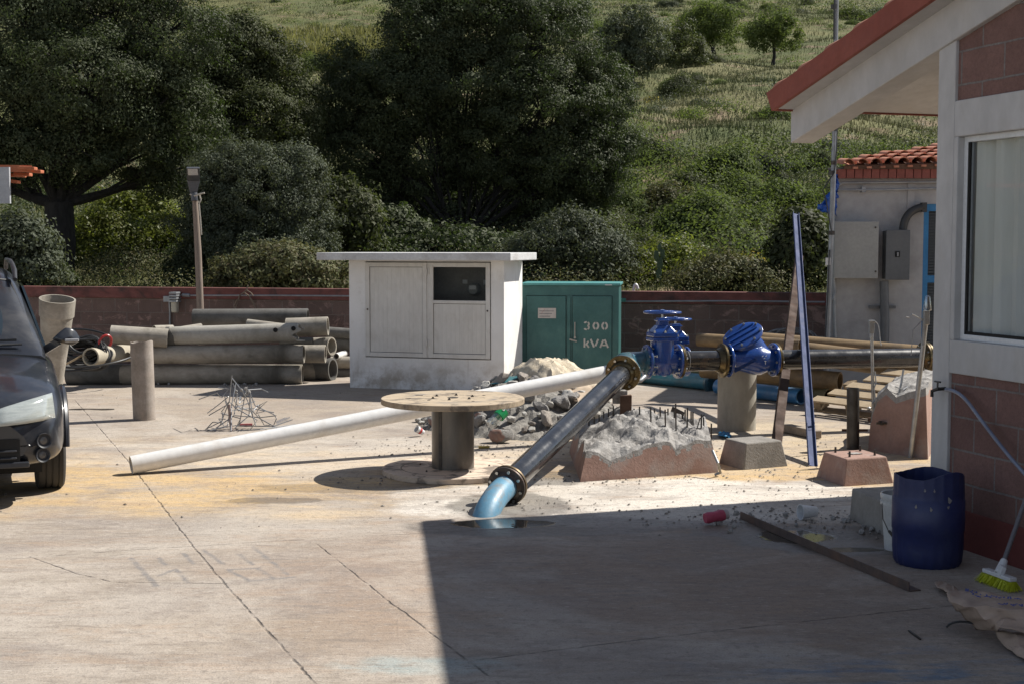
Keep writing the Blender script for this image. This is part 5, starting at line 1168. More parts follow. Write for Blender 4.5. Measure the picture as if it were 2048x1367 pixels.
# steel angle on the ground
a = G(1481, 1036, .004); b = G(1818, 1181, .004); dr = (b-a).normalized(); sd_ = Vector((-dr.y, dr.x, 0))
m = MB(); m.bar(a+sd_*.04+Vector((0, 0, .0)), b+sd_*.04, .065, .006, up=(0, 0, 1)); m.bar(a+Vector((0, 0, .024)), b+Vector((0, 0, .024)), .006, .052, up=(0, 0, 1))
tag(m.build('steel_angle', mat('angle steel', (.15, .105, .085), (.09, .07, .065), 9, .55, .3, stain=(.2, .1, .06), stain_amt=.5), bevel=.001), 'long rusty steel angle lying on the shaded ground', 'steel angle')
q = G(1620, 1038, .0); rr_ = .045
c0 = Vector((q.x+.045, q.y+.02, .052)); m = MB(); dcup = Vector((-.86, -.25, .02)); m.lathe([(0, 0), (.034, 0), (.050, .115), (.053, .115), (.053, .119), (.048, .119), (.032, .004), (0, .004)], 28, c0, dcup); tag(m.build('plastic_cup', plain('white cup', (.72, .73, .74), .35), smooth=True, sharp=35), 'white disposable cup lying on its side by the puddle', 'cup')
q = G(1432, 1050, 0); pk = thing('detergent_bottle', 'squashed pink plastic bottle lying in the grit in the shade', 'bottle', q)
m = MB(); Mx = Matrix.Rotation(.25, 3, 'Z'); m.lathe([(0, 0), (.034, .0), (.040, .02), (.036, .07), (.042, .11), (.038, .135), (0, .135)], 18, q+Vector((-.07, .02, .045)), (1, .32, .12)); 
for v in m.v: v.z = max(.003, .045+(v.z-.045)*.95)
m.build('body', plain('pink plastic', (.44, .06, .11), .5), pk, smooth=True)
m = MB(); m.lathe([(.03, .136), (.032, .165), (.0, .168)], 14, q+Vector((-.07, .02, .045)), (1, .32, .12)); m.build('end_face', plain('dull plastic', (.45, .38, .36), .6), pk, smooth=True)
SG = 'loose crumbs of concrete in the shade by the steel angle'
r_ = random.Random(77)
for i in range(26):
    c = [(1425, 1054), (1450, 1052), (1500, 1035), (1540, 1032), (1470, 1030), (1655, 1030), (1735, 1062), (1700, 1045), (1590, 1045)][i % 9]; q = G(c[0]+r_.gauss(0, 14), c[1]+r_.gauss(0, 5)); s = r_.choice([.01, .014, .018, .026]); m = MB(); m.ico(q+Vector((0, 0, s*.5)), s, 1, i); tag(m.build('concrete_crumb', M_concr), 'pale concrete crumb on the shaded ground near the steel angle', 'stone', SG)
q = G(1795, 1072); m = MB(); 
for k in range(4): m.ico(G(1712+k*16, 1052+k*5, .012)+Vector((.05, .0, 0)), .022, 1, 40+k)
tag(m.build('mortar_crust', M_concr), 'crust of broken mortar along the foot of the low grey block', 'rubble', kind='stuff')
# cardboard sheets
M_card = mat('brown cardboard', (.44, .33, .26), (.36, .27, .21), 3, .85, stain=(.20, .13, .10), stain_amt=.4)
rows = [[G(1893, 1184, .16), G(1925, 1178, .14), G(1975, 1184, .20), G(2040, 1190, .20), G(2110, 1194, .18)],
        [G(1900, 1205, .12), G(1945, 1212, .17), G(2000, 1215, .18), G(2060, 1220, .17), G(2130, 1222, .16)],
        [G(1925, 1232, .06), G(1972, 1240, .12), G(2015, 1232, .14), G(2070, 1250, .12), G(2140, 1250, .10)],
        [G(1952, 1256, .02), G(1990, 1264, .05), G(1998, 1252, .12), G(2080, 1272, .08), G(2150, 1275, .06)]]
card = thing('cardboard', 'torn sheet of brown cardboard with blue print, crumpled on the ground', 'cardboard', G(2000, 1230))
def gridpt(rows, u, v):
    i = min(int(u), len(rows)-2); j = min(int(v), len(rows[0])-2); a = u-i; b = v-j
    return (rows[i][j]*(1-b)+rows[i][j+1]*b)*(1-a)+(rows[i+1][j]*(1-b)+rows[i+1][j+1]*b)*a
def csheet(rows, name, K=6, nzz=.003):
    Rn = (len(rows)-1)*K; Cn = (len(rows[0])-1)*K; r2 = random.Random(8); m = MB()
    m.add([gridpt(rows, a/K, b/K)+Vector((0, 0, .006*math.sin(a*1.3+b*.7)+r2.uniform(-nzz, nzz))) for a in range(Rn+1) for b in range(Cn+1)], [(a*(Cn+1)+b, (a+1)*(Cn+1)+b, (a+1)*(Cn+1)+b+1, a*(Cn+1)+b+1) for a in range(Rn) for b in range(Cn)])
    o = m.build(name, M_card, card, smooth=True, sharp=25); s_ = o.modifiers.new('t', 'SOLIDIFY'); s_.thickness = .005; return o
c1_ = csheet(rows, 'top_sheet')
csheet([[G(1990, 1262, .05), G(2030, 1262, .08), G(2120, 1255, .1)], [G(1998, 1280, .02), G(2040, 1290, .05), G(2130, 1290, .05)], [G(2030, 1308, .01), G(2060, 1318, .03), G(2140, 1325, .02)]], 'lower_sheet')
csheet([[G(1868, 1164, .03), G(1890, 1160, .02), G(1915, 1178, .03)], [G(1880, 1176, .03), G(1898, 1180, .05), G(1915, 1190, .06)]], 'corner_flap')
m = MB(); r_ = random.Random(15)
for row_, u, v0, v1 in ((0, .18, 1.05, 1.5), (1, .42, 1.25, 2.9), (2, .85, 2.0, 3.4)):
    v = v0
    while v < v1:
        p = gridpt(rows, u+r_.uniform(-.05, .05), v)+Vector((0, 0, .012)); q = gridpt(rows, u+r_.uniform(-.12, .12), v+r_.uniform(.03, .09))+Vector((0, 0, .012)); m.bar(p, q, .007, .0015, up=(0, 0, 1)); v += r_.uniform(.06, .13)
m.build('blue_print', plain('blue ink', (.06, .09, .32), .8), c1_)
m = MB(); m.tube(bez(G(1893, 1253, .01), G(1905, 1238, .05), G(1930, 1240, .05), G(1965, 1250, .04), 8), .006, 5); tag(m.build('strap', M_rub), 'short black strap sticking out from under the cardboard', 'strap')
m = MB(); m.bar(G(1818, 1260, .006), G(1841, 1277, .006), .008); tag(m.build('nail', M_dsteel), 'small dark stick lying alone on the shaded concrete', 'stick')

# ============================================================ WHITE SHED BEHIND
SY = 17.4
def S(px, py, dy=0): return D(px, py, SY+dy)
shed = thing('pump_shed', 'white shed with clay tile roof, electrical boxes and blue louvred door', 'shed', S(1664, 700).xy.to_3d())
sx0 = S(1664, 560).x; sx1 = S(1866, 560).x+2.6; sz = S(1760, 352).z
M_sw = mat('shed plaster', (.42, .41, .405), (.34, .33, .325), 1.2, .85, bump=.25, stain=(.22, .21, .2), stain_amt=.6, stain_scale=1.6)
dxl = S(1846, 500).x; dzt = S(1846, 408).z
m = MB(); m.bb(sx0, dxl, SY, SY+.15, -.02, sz); m.bb(dxl, sx1, SY, SY+.15, dzt, sz); m.bb(dxl+.85, sx1, SY, SY+.15, -.02, dzt); m.hexa([(sx0, SY+.15, -.02), (sx0+.15, SY+.15, -.02), (sx0+1.0, SY+3.5, -.02), (sx0+.85, SY+3.5, -.02)], [(sx0, SY+.15, sz), (sx0+.15, SY+.15, sz), (sx0+1.0, SY+3.5, sz), (sx0+.85, SY+3.5, sz)]); m.bb(sx1-.15, sx1, SY+.15, SY+3.5, -.02, sz); m.bb(sx0+.85, sx1, SY+3.5, SY+3.65, -.02, sz+.3)
m.bb(S(1815, 380).x, S(1829, 380).x, SY-.015, SY, 1.6, sz)
m.build('wall', M_sw, shed)
dr_ = MB(); dr_.bb(dxl, dxl+.07, SY+.02, SY+.06, 0, dzt); dr_.bb(dxl+.78, dxl+.85, SY+.02, SY+.06, 0, dzt); dr_.bb(dxl, dxl+.85, SY+.021, SY+.061, dzt-.09, dzt); z_m = S(1850, 556).z; dr_.bb(dxl, dxl+.85, SY+.021, SY+.061, z_m-.06, z_m+.03); dr_.bb(dxl, dxl+.85, SY+.021, SY+.061, 0, .1)
do = dr_.build('door', mat('bright blue door', (.02, .19, .42), (.015, .15, .34), 4, .45), shed)
m = MB()
for i in range(60): zz = .1+i*(dzt-.15)/60; m.bar((dxl+.06, SY+.05, zz), (dxl+.79, SY+.05, zz), .004, .022)
m.bb(dxl+.06, dxl+.79, SY+.09, SY+.10, .1, dzt-.1); m.build('louvres', plain('dark louvre', (.05, .06, .07)), do)
m = MB(); zf0, zf1 = S(1760, 356, -.2).z, S(1760, 338, -.2).z; x_ = S(1672, 350).x
while x_ < sx1: m.bb(x_, x_+.095, SY-.12, SY+.06, zf0, zf1); x_ += .105
m.build('brick_course', mat('brick course', (.27, .08, .06), (.20, .065, .05), 9, .85), shed)
m = MB(); ex0 = S(1690, 340).x; k = 0
while ex0+k*.17 < sx1+.1:
    xx = ex0+k*.17; z0 = zf1+.035+k*.0055; L = min(2.2, .55+k*.16); nseg = max(1, int(L/.38))
    for s in range(nseg):
        y0 = SY-.2+s*.36; za = z0+s*.36*.17+.02; vs = []; fs = []
        for q in range(7):
            a = math.pi*q/6
            for yy, rr, dz in ((y0, .075, .018), (y0+.42, .062, .06)): vs.append((xx-math.cos(a)*rr+s*.02, yy, za+dz+math.sin(a)*rr-.02))
        o_ = len(vs); vs += [(a_, b_, c_-.012) for a_, b_, c_ in vs]
        for q in range(6): fs += [(2*q, 2*q+1, 2*q+3, 2*q+2), (2*q, 2*q+2, o_+2*q+2, o_+2*q)]
        m.add(vs, fs)
    m.hexa([(xx+.06, SY-.18, z0-.035), (xx+.12, SY-.18, z0-.035), (xx+.12, SY-.2+L, z0-.035+L*.17), (xx+.06, SY-.2+L, z0-.035+L*.17)], [(xx+.06, SY-.18, z0-.01), (xx+.12, SY-.18, z0-.01), (xx+.12, SY-.2+L, z0-.01+L*.17), (xx+.06, SY-.2+L, z0-.01+L*.17)])
    k += 1
m.build('roof_tiles', M_tile, shed, smooth=True, sharp=40)
m = MB(); m.hexa([(sx0-.1, SY-.1, zf1-.005), (sx1+.1, SY-.1, zf1-.005), (sx1+.1, SY+3.8, zf1+.25), (sx0+1.0, SY+3.8, zf1+.0)], [(sx0-.1, SY-.1, zf1+.02), (sx1+.1, SY-.1, zf1+.02), (sx1+.1, SY+3.8, zf1+.3), (sx0+1.0, SY+3.8, zf1+.03)]); m.build('roof_deck', M_concd, shed)
m = MB(); x0_ = ex0-.05; m.hexa([(x0_, SY-.14, zf1), (sx1+.1, SY-.14, zf1), (sx1+.1, SY+2.2, zf1+.1), (x0_+.5, SY+2.2, zf1+.1)], [(x0_, SY-.14, zf1+.045), (sx1+.1, SY-.14, zf1+.045+.0055*16), (sx1+.1, SY+2.2, zf1+.045+.55), (x0_+.5, SY+.5, zf1+.12)]); m.build('tile_bedding', M_rust, shed)
# service boxes and conduits on its wall
def ebox(x0, y0, x1, y1, dep, mt, label, name='junction_box'):
    a = D(x0, y1, SY-dep); b = D(x1, y0, SY-dep); t_ = thing(name, label, 'electrical box', Vector(((a.x+b.x)/2, SY-dep/2, a.z)))
    m = MB(); m.bb(a.x+.012, b.x-.012, SY-dep+.03, SY-.002, a.z+.01, b.z-.01); m.build('case', mt, t_, bevel=.004); m = MB(); m.bb(a.x, b.x, SY-dep, SY-dep+.028, a.z, b.z); d_ = m.build('lid', mt, t_, bevel=.006)
    return t_, a, b, d_
t1_, a, b, d_ = ebox(1668, 443, 1758, 557, .24, M_paleb, 'large pale grey electrical enclosure on the white shed wall')
m = MB()
for px, py in ((1751, 455), (1751, 543)): q = D(px, py, SY-.24); m.lathe([(.012, 0), (.012, .006), (0, .007)], 10, q, (0, -1, 0))
m.build('latch', M_dsteel, d_)
t2_, a, b, d_ = ebox(1771, 460, 1821, 560, .22, M_greyb, 'dark grey switch box with a small handle, right of the pale enclosure', 'switch_box')
m = MB(); q = D(1795, 508, SY-.222); m.bb(q.x-.03, q.x+.03, q.y-.004, q.y+.002, q.z-.04, q.z+.035); m.build('switch_plate', M_dark, d_); m = MB(); m.bb(q.x-.01, q.x+.008, q.y-.022, q.y-.004, q.z-.03, q.z+.02); m.build('switch_handle', M_gal, d_)
m = MB(); q0 = D(1768, 560, SY-.1); m.tube([D(1768, 562, SY-.1), D(1770, 640, SY-.1), D(1768, 720, SY-.1)], .055, 18); m.bb(q0.x-.17, q0.x+.17, SY-.05, SY-.03, D(1768, 617, SY).z, D(1768, 611, SY).z); tag(m.build('conduit', plain('grey plastic duct', (.13, .135, .14)), smooth=True, sharp=40), 'thick grey vertical duct below the boxes on the shed wall', 'conduit')
m = MB(); m.tube(bez(D(1806, 460, SY-.1), D(1808, 435, SY-.1), D(1818, 420, SY-.1), D(1846, 414, SY-.1), 10), .05, 14); m.box(D(1847, 415, SY-.09), (.06, .1, .12)); tag(m.build('conduit', plain('black corrugated hose', (.04, .04, .04)), smooth=True), 'black flexible duct curving from the switch box to the blue door', 'conduit')
m = MB(); m.tube([D(1672, 377, SY-.06), D(1684, 366, SY-.06), D(1868, 364, SY-.06), D(1900, 364, SY-.06)], .014, 8); m.tube([D(1672, 380, SY-.06), D(1760, 380, SY-.06), D(1900, 376, SY-.06)], .014, 8); m.bb(D(1724, 380, SY).x-.02, D(1724, 380, SY).x+.03, SY-.07, SY, D(1724, 385, SY).z, D(1724, 374, SY).z)
m.tube([D(1671, 690, SY-.03), D(1668, 590, SY-.03), D(1668, 430, SY-.03)], .018, 8)
m.tube([D(1668, 560, SY-.05), D(1671, 585, SY-.05), D(1666, 598, SY-.05), D(1656, 604, SY-.05)], .012, 6)
tag(m.build('conduit', M_gal, smooth=True), 'pair of thin metal conduits running along the top of the shed wall', 'conduit')
sheet('blue_tarp', [[D(1671, 352, SY-.15), D(1674, 350, SY-.1), D(1677, 352, SY-.08)], [D(1662, 385, SY-.2), D(1668, 384, SY-.16), D(1676, 380, SY-.1)], [D(1637, 412, SY-.25), D(1656, 405, SY-.2), D(1675, 400, SY-.1)], [D(1635, 420, SY-.25), D(1655, 427, SY-.2), D(1674, 430, SY-.1)]], M_tarp, 'torn piece of bright blue tarpaulin hanging at the shed corner', 'tarpaulin', nz_=.02)
mp = thing('antenna_mast', 'thin galvanised pole with cables rising beside the white shed', 'pole', D(1652, 700, 17.0).xy.to_3d())
m = MB(); mb0 = D(1652, 700, 17.0); mb0.z = 0; m.tube([mb0, D(1662, 500, 17.0), D(1668, 300, 17.0)], [.036, .034, .032], 12); m.tube([D(1668, 300, 17.0), D(1673, 0, 17.0), D(1675, -130, 17.0)], .027, 12); m.build('pole', M_gal, mp, smooth=True)
m = MB(); m.tube([D(1675, 240, 16.95), D(1673, 300, 16.93), D(1669, 345, 16.95), D(1646, 380, 16.9), D(1652, 400, 16.93), D(1664, 470, 16.95)], .008, 6); m.tube([D(1659, 500, 16.95), D(1655, 600, 16.95), D(1650, 690, 16.9)], .008, 6)
m.tube([D(1668, 80, 16.95), D(1669, 15, 16.95), D(1670, -40, 16.95)], .012, 6); m.build('cable', M_rub, mp)
m = MB()
for py in (18, 262, 330, 350, 470): q = D(1655+ (700-py)*.03+.5, py, 17.0); k = D(1668 if py < 340 else 1663, py, 17.0); m.lathe([(.04, 0), (.04, .05)], 12, k)
m.build('clamp', M_dsteel, mp)
m = MB(); m.box(D(1656, 523, 16.955), (.06, .01, .09)); m.build('tag', M_plw, mp)

# ============================================================ LEFT CANOPY, LAMP POST, WALL FITTINGS
LY = 12.0
cn = thing('tiled_canopy', 'edge of a clay tiled canopy with a pale panel at the left border', 'canopy', D(-200, 700, LY).xy.to_3d())
def Lp(px, py, dy=0): return D(px, py, LY+dy)
M_rt = mat('orange clay', (.50, .16, .07), (.40, .12, .055), 6, .8)
m = MB()
m.hexa([Lp(-500, 338), Lp(62, 345), Lp(50, 345, 1.5), Lp(-500, 330, 1.5)], [Lp(-500, 322), Lp(64, 331), Lp(52, 338, 1.5), Lp(-500, 322, 1.5)])
m.build('roof_edge', M_rt, cn)
m = MB()
for i, (a, b, c, d, dy) in enumerate(((40, 332, 72, 340, 0), (52, 338, 85, 346, .12), (30, 346, 62, 350, .25), (10, 348, 50, 352, .4), (20, 359, 38, 366, .1))):
    p = Lp(a, (b+d)/2, dy); q = Lp(c, (b+d)/2+2, dy); m.bar(p, q, .09, .028, up=(0, 0, 1))
m.build('tiles', M_rt, cn, bevel=.006)
m = MB(); p0 = Lp(-260, 408); p1 = Lp(28, 336); m.bb(p0.x, p1.x, LY-.12, LY-.09, p0.z, p1.z); m.build('panel', plain('pale grey panel', (.42, .43, .45), .5), cn)
m = MB(); q = Lp(-150, 400); m.bb(q.x-.06, q.x+.06, LY+.1, LY+.22, -.01, q.z+.3); m.build('post', M_wood, cn)

lb0 = D(402, 620, 20.45); lz = D(389, 385, 20.45)
lp_ = thing('lamp_post', 'slender wooden lamp post with a flat tilted light head at the yard wall', 'lamp post', (lb0.x, lb0.y, 0))
m = MB(); m.tube([(lb0.x+.01, lb0.y, -.02), D(396, 500, 20.45), lz], [.055, .05, .038], 14); m.build('pole', mat('weathered grey post', (.26, .20, .16), (.19, .15, .12), 5, .8, strv=(4, 4, .6)), lp_, smooth=True)
m = MB(); m.tube([D(389, 402, 20.40), D(388, 386, 20.40)], .05, 14); c = D(386, 372, 20.35); m.hexa([D(381, 391, 20.4), D(393, 391, 20.4), D(393, 391, 20.5), D(381, 391, 20.5)], [D(374, 361, 20.35), D(400, 361, 20.35), D(400, 361, 20.47), D(374, 361, 20.47)])
m.build('arm', plain('dark grey lamp casing', (.09, .095, .11), .45, .3), lp_, bevel=.008)
m = MB(); m.hexa([D(374, 361, 20.3), D(400, 361, 20.3), D(399, 360, 20.45), D(375, 360, 20.45)], [D(373, 337, 19.9), D(399, 337, 19.9), D(399, 334, 20.0), D(373, 334, 20.0)]); hd = m.build('lamp_head', plain('dark grey lamp casing ', (.09, .095, .11), .45, .3), lp_, bevel=.005)
m = MB(); m.hexa([D(377, 357, 20.25), D(397, 357, 20.25), D(397, 357, 20.27), D(377, 357, 20.27)], [D(375, 338, 19.88), D(395, 338, 19.88), D(395, 338, 19.90), D(375, 338, 19.90)]); m.build('lens', plain('frosted lens', (.62, .62, .66), .3), hd)
m = MB(); m.tube([D(380, 389, 20.38), D(390, 392, 20.36), D(400, 388, 20.36), D(409, 386, 20.36)], .014, 6); m.tube([D(399, 390, 20.38), D(402, 400, 20.38), D(398, 408, 20.38), D(396, 402, 20.38)], .012, 6); m.tube([D(398, 408, 20.38), D(401, 440, 20.38), D(403, 470, 20.4)], .01, 6); m.build('cable', plain('pale insulation tape', (.5, .45, .38)), lp_, smooth=True)
# fittings on the yard wall
def WL(px, py, off=.0): return PL(px, py, WA-wn_*off, wn_)
fx = thing('floodlight', 'ribbed floodlight with cream lens fixed to the brown wall left of the lamp post', 'floodlight', WL(349, 625, .05))
a = WL(343, 600, .12)
m = MB()
for k in range(4): q = WL(350, 586+k*5.5, .12); m.box(q, (.125, .16, .03), wrz)
m.build('heat_sink', M_gal, fx, bevel=.005)
m = MB(); q = WL(350, 612, .12); m.box(q, (.095, .10, .20), wrz); m.build('lens', plain('cream lens', (.50, .46, .36), .35), fx, bevel=.02)
m = MB(); m.box(WL(335, 598, .04), (.11, .07, .09), wrz); m.build('junction_box', M_gal, fx, bevel=.005)
m = MB(); m.tube([WL(339, 604, .03), WL(340, 625, .03), WL(340, 665, .03)], .016, 8); m.build('conduit', M_gal, fx, smooth=True)
m = MB(); m.tube([WL(365, 590, .03), WL(380, 591, .04)], .028, 8); m.tube([WL(380, 591, .03), WL(540, 591, .03), WL(705, 592, .03)], .014, 8); tag(m.build('wall_conduit', M_gal, smooth=True), 'thin metal conduit running along the wall from lamp post to meter house', 'conduit')
m = MB(); m.tube([WL(1242, 603, .03), WL(1440, 602, .03), WL(1650, 604, .03)], .014, 8); tag(m.build('wall_conduit', M_gal, smooth=True), 'thin metal conduit running along the wall right of the green cabinet', 'conduit')
m = MB(); q = WL(1245, 600, .05); m.box(q, (.10, .05, .05), wrz); tag(m.build('wall_bracket', plain('teal bracket', (.08, .26, .22))), 'small green bracket on the wall touching the green cabinet', 'bracket')
m = MB(); r_ = random.Random(2)
for pts in ([(496, 571), (492, 582), (480, 590), (474, 606), (470, 622)], [(488, 585), (498, 592), (510, 610)], [(474, 600), (468, 612), (472, 620)], [(500, 596), (506, 606), (512, 620)], [(492, 580), (502, 586), (506, 592)]):
    m.tube([WL(x, y, .06+.05*r_.random()) for x, y in pts], .010, 6)
tag(m.build('dry_branch', plain('dry branch', (.20, .15, .11), .8)), 'bare dry branch hanging over the wall above the heaped pipes', 'branch')
# white tip rising over the wall by the cabinet
m = MB(); m.tube(bez(WL(1267, 582, -.3), WL(1268, 570, -.3), WL(1272, 562, -.3), WL(1276, 578, -.3), 8), .02, 8); tag(m.build('hoop', M_plw, smooth=True), 'small pale hoop poking above the wall right of the green cabinet', 'hoop')
# ============================================================ DARK SUV AT LEFT
th_ = .375; ex_c = Vector((math.cos(th_), math.sin(th_), 0)); ey_c = Vector((-math.sin(th_), math.cos(th_), 0))
T = G(101, 976)+ey_c*.07; CO = T-ex_c*.775; CO.z = 0
car = thing('parked_car', 'dark blue black sports utility vehicle parked facing the viewer, cut by the left border', 'car', CO, th_)
M_paint = mat('dark metallic paint', (.012, .014, .020), (.009, .011, .016), 3, .36, 0, coat=.6, stain=(.09, .085, .08), stain_amt=.35, stain_scale=2.5, rvar=.05)
M_trim = plain('dark trim', (.03, .032, .038), .5)
def loft(st, mirror=True):
    """st: list of (y, [(x,z)...]) half sections from bottom centre up to top centre"""
    m = MB(); n = len(st[0][1]); ring = 2*n
    for y, pr in st:
        m.v += [Vector((x, y, z)) for x, z in pr]+[Vector((-x, y, z)) for x, z in reversed(pr)]
    for i in range(len(st)-1):
        for k in range(ring): l = (k+1) % ring; m.f.append([i*ring+k, i*ring+l, (i+1)*ring+l, (i+1)*ring+k]); m.mi.append(0)
    m.f.append(list(range(ring))); m.mi.append(0); m.f.append([(len(st)-1)*ring+k for k in range(ring)][::-1]); m.mi.append(0)
    return m
def sec(w, zb, zt, sh=None, cr=.02, fl=0):
    sh = sh or zt-.09
    return [(0, zb), (w*.6, zb), (w*.93, zb+.02), (w, zb+.10), (w+fl, (zb+sh)/2), (w-.005, sh-.06), (w-.03, sh), (w-.12, zt-.01), (w*.5, zt+cr*.6), (0, zt+cr)]
st = [(-.88, sec(.60, .36, .60)), (-.84, sec(.74, .31, .68)), (-.76, sec(.81, .28, .74)), (-.60, sec(.85, .275, .79)), (-.42, sec(.865, .30, .835, .76)), (-.2, sec(.875, .42, .88, .79, .03, .01)), (.1, sec(.88, .42, .91, .82, .03, .01)), (.45, sec(.88, .32, .95, .87)), (.70, sec(.88, .28, .975, .90)), (1.0, sec(.88, .27, .99, .92)),
      (2.0, sec(.88, .27, .99, .92)), (2.9, sec(.88, .30, .99, .93)), (3.4, sec(.86, .32, .97, .92)), (3.6, sec(.80, .36, .94, .88)), (3.68, sec(.70, .42, .88, .82))]
m = loft(st); m.build('body', M_paint, car, local=True, smooth=True, sharp=60, subsurf=2)
g = [(.60, [(0, .90), (.4, .90), (.72, .90), (.80, .90), (.80, .93), (.76, .96), (.5, .985), (0, .995)]), (.78, [(0, .90), (.4, .90), (.74, .90), (.815, .90), (.80, 1.0), (.745, 1.08), (.5, 1.10), (0, 1.115)]),
     (1.10, [(0, .90), (.4, .90), (.76, .90), (.825, .90), (.79, 1.05), (.69, 1.32), (.48, 1.345), (0, 1.36)]), (1.42, [(0, .90), (.4, .90), (.76, .90), (.83, .90), (.79, 1.05), (.635, 1.54), (.46, 1.60), (0, 1.62)]),
     (1.75, [(0, .90), (.4, .90), (.76, .90), (.83, .90), (.79, 1.05), (.645, 1.60), (.46, 1.665), (0, 1.69)]), (2.6, [(0, .90), (.4, .90), (.76, .90), (.83, .90), (.79, 1.05), (.645, 1.61), (.46, 1.67), (0, 1.70)]),
     (3.2, [(0, .90), (.4, .90), (.74, .90), (.81, .90), (.77, 1.05), (.62, 1.53), (.44, 1.59), (0, 1.61)]), (3.5, [(0, .90), (.4, .90), (.70, .90), (.77, .90), (.74, 1.0), (.68, 1.15), (.42, 1.18), (0, 1.2)])]
m = loft(g); m.build('cabin', M_paint, car, local=True, smooth=True, sharp=60, subsurf=2)
# windscreen
M_wg = mat('tinted windscreen', (.016, .026, .034), (.013, .022, .028), 1.2, .06, 0, coat=1, stain=(.035, .055, .062), stain_amt=.6, stain_scale=2)
m = MB(); n = 12; vs = []; 
for j in range(9):
    t_ = j/8; y = .69+(1.375-.69)*t_; z = 1.035+(1.555-1.035)*t_+.012*math.sin(math.pi*t_); wd = .73+(.56-.73)*t_
    for i in range(n+1): u = i/n*2-1; vs.append((u*wd, y+.11*abs(u)**3*(1-.2*t_)-.015, z+.014-.028*abs(u)**3))
m.add(vs, [(j*(n+1)+i, j*(n+1)+i+1, (j+1)*(n+1)+i+1, (j+1)*(n+1)+i) for j in range(8) for i in range(n)])
wsn = m.build('windscreen', M_wg, car, local=True, smooth=True)
m = MB(); e_ = [Vector(vs[j*(n+1)+n]) for j in range(9)]; e2_ = [Vector(vs[8*(n+1)+i]) for i in range(n+1)]; e3 = [Vector(vs[i]) for i in range(n+1)]; e4 = [Vector(vs[j*(n+1)]) for j in range(9)]
for e in (e_, e2_, e3, e4): m.tube(e, .010, 6)
m.build('seal', M_rub, wsn, local=True, smooth=True)
m = MB(); m.tube([(.02, .60, 1.03), (.30, .63, 1.04), (.47, .66, 1.05), (.62, .665, 1.052)], .009, 6); m.bar((.05, .66, 1.075), (.58, .69, 1.085), .012, .02); m.build('wiper', M_rub, car, local=True)
m = MB(); m.tube([(-.62, .665, 1.052), (-.3, .63, 1.04), (-.05, .6, 1.03)], .009, 6); m.bar((-.58, .69, 1.085), (-.1, .66, 1.075), .012, .02); m.build('wiper', M_rub, car, local=True)
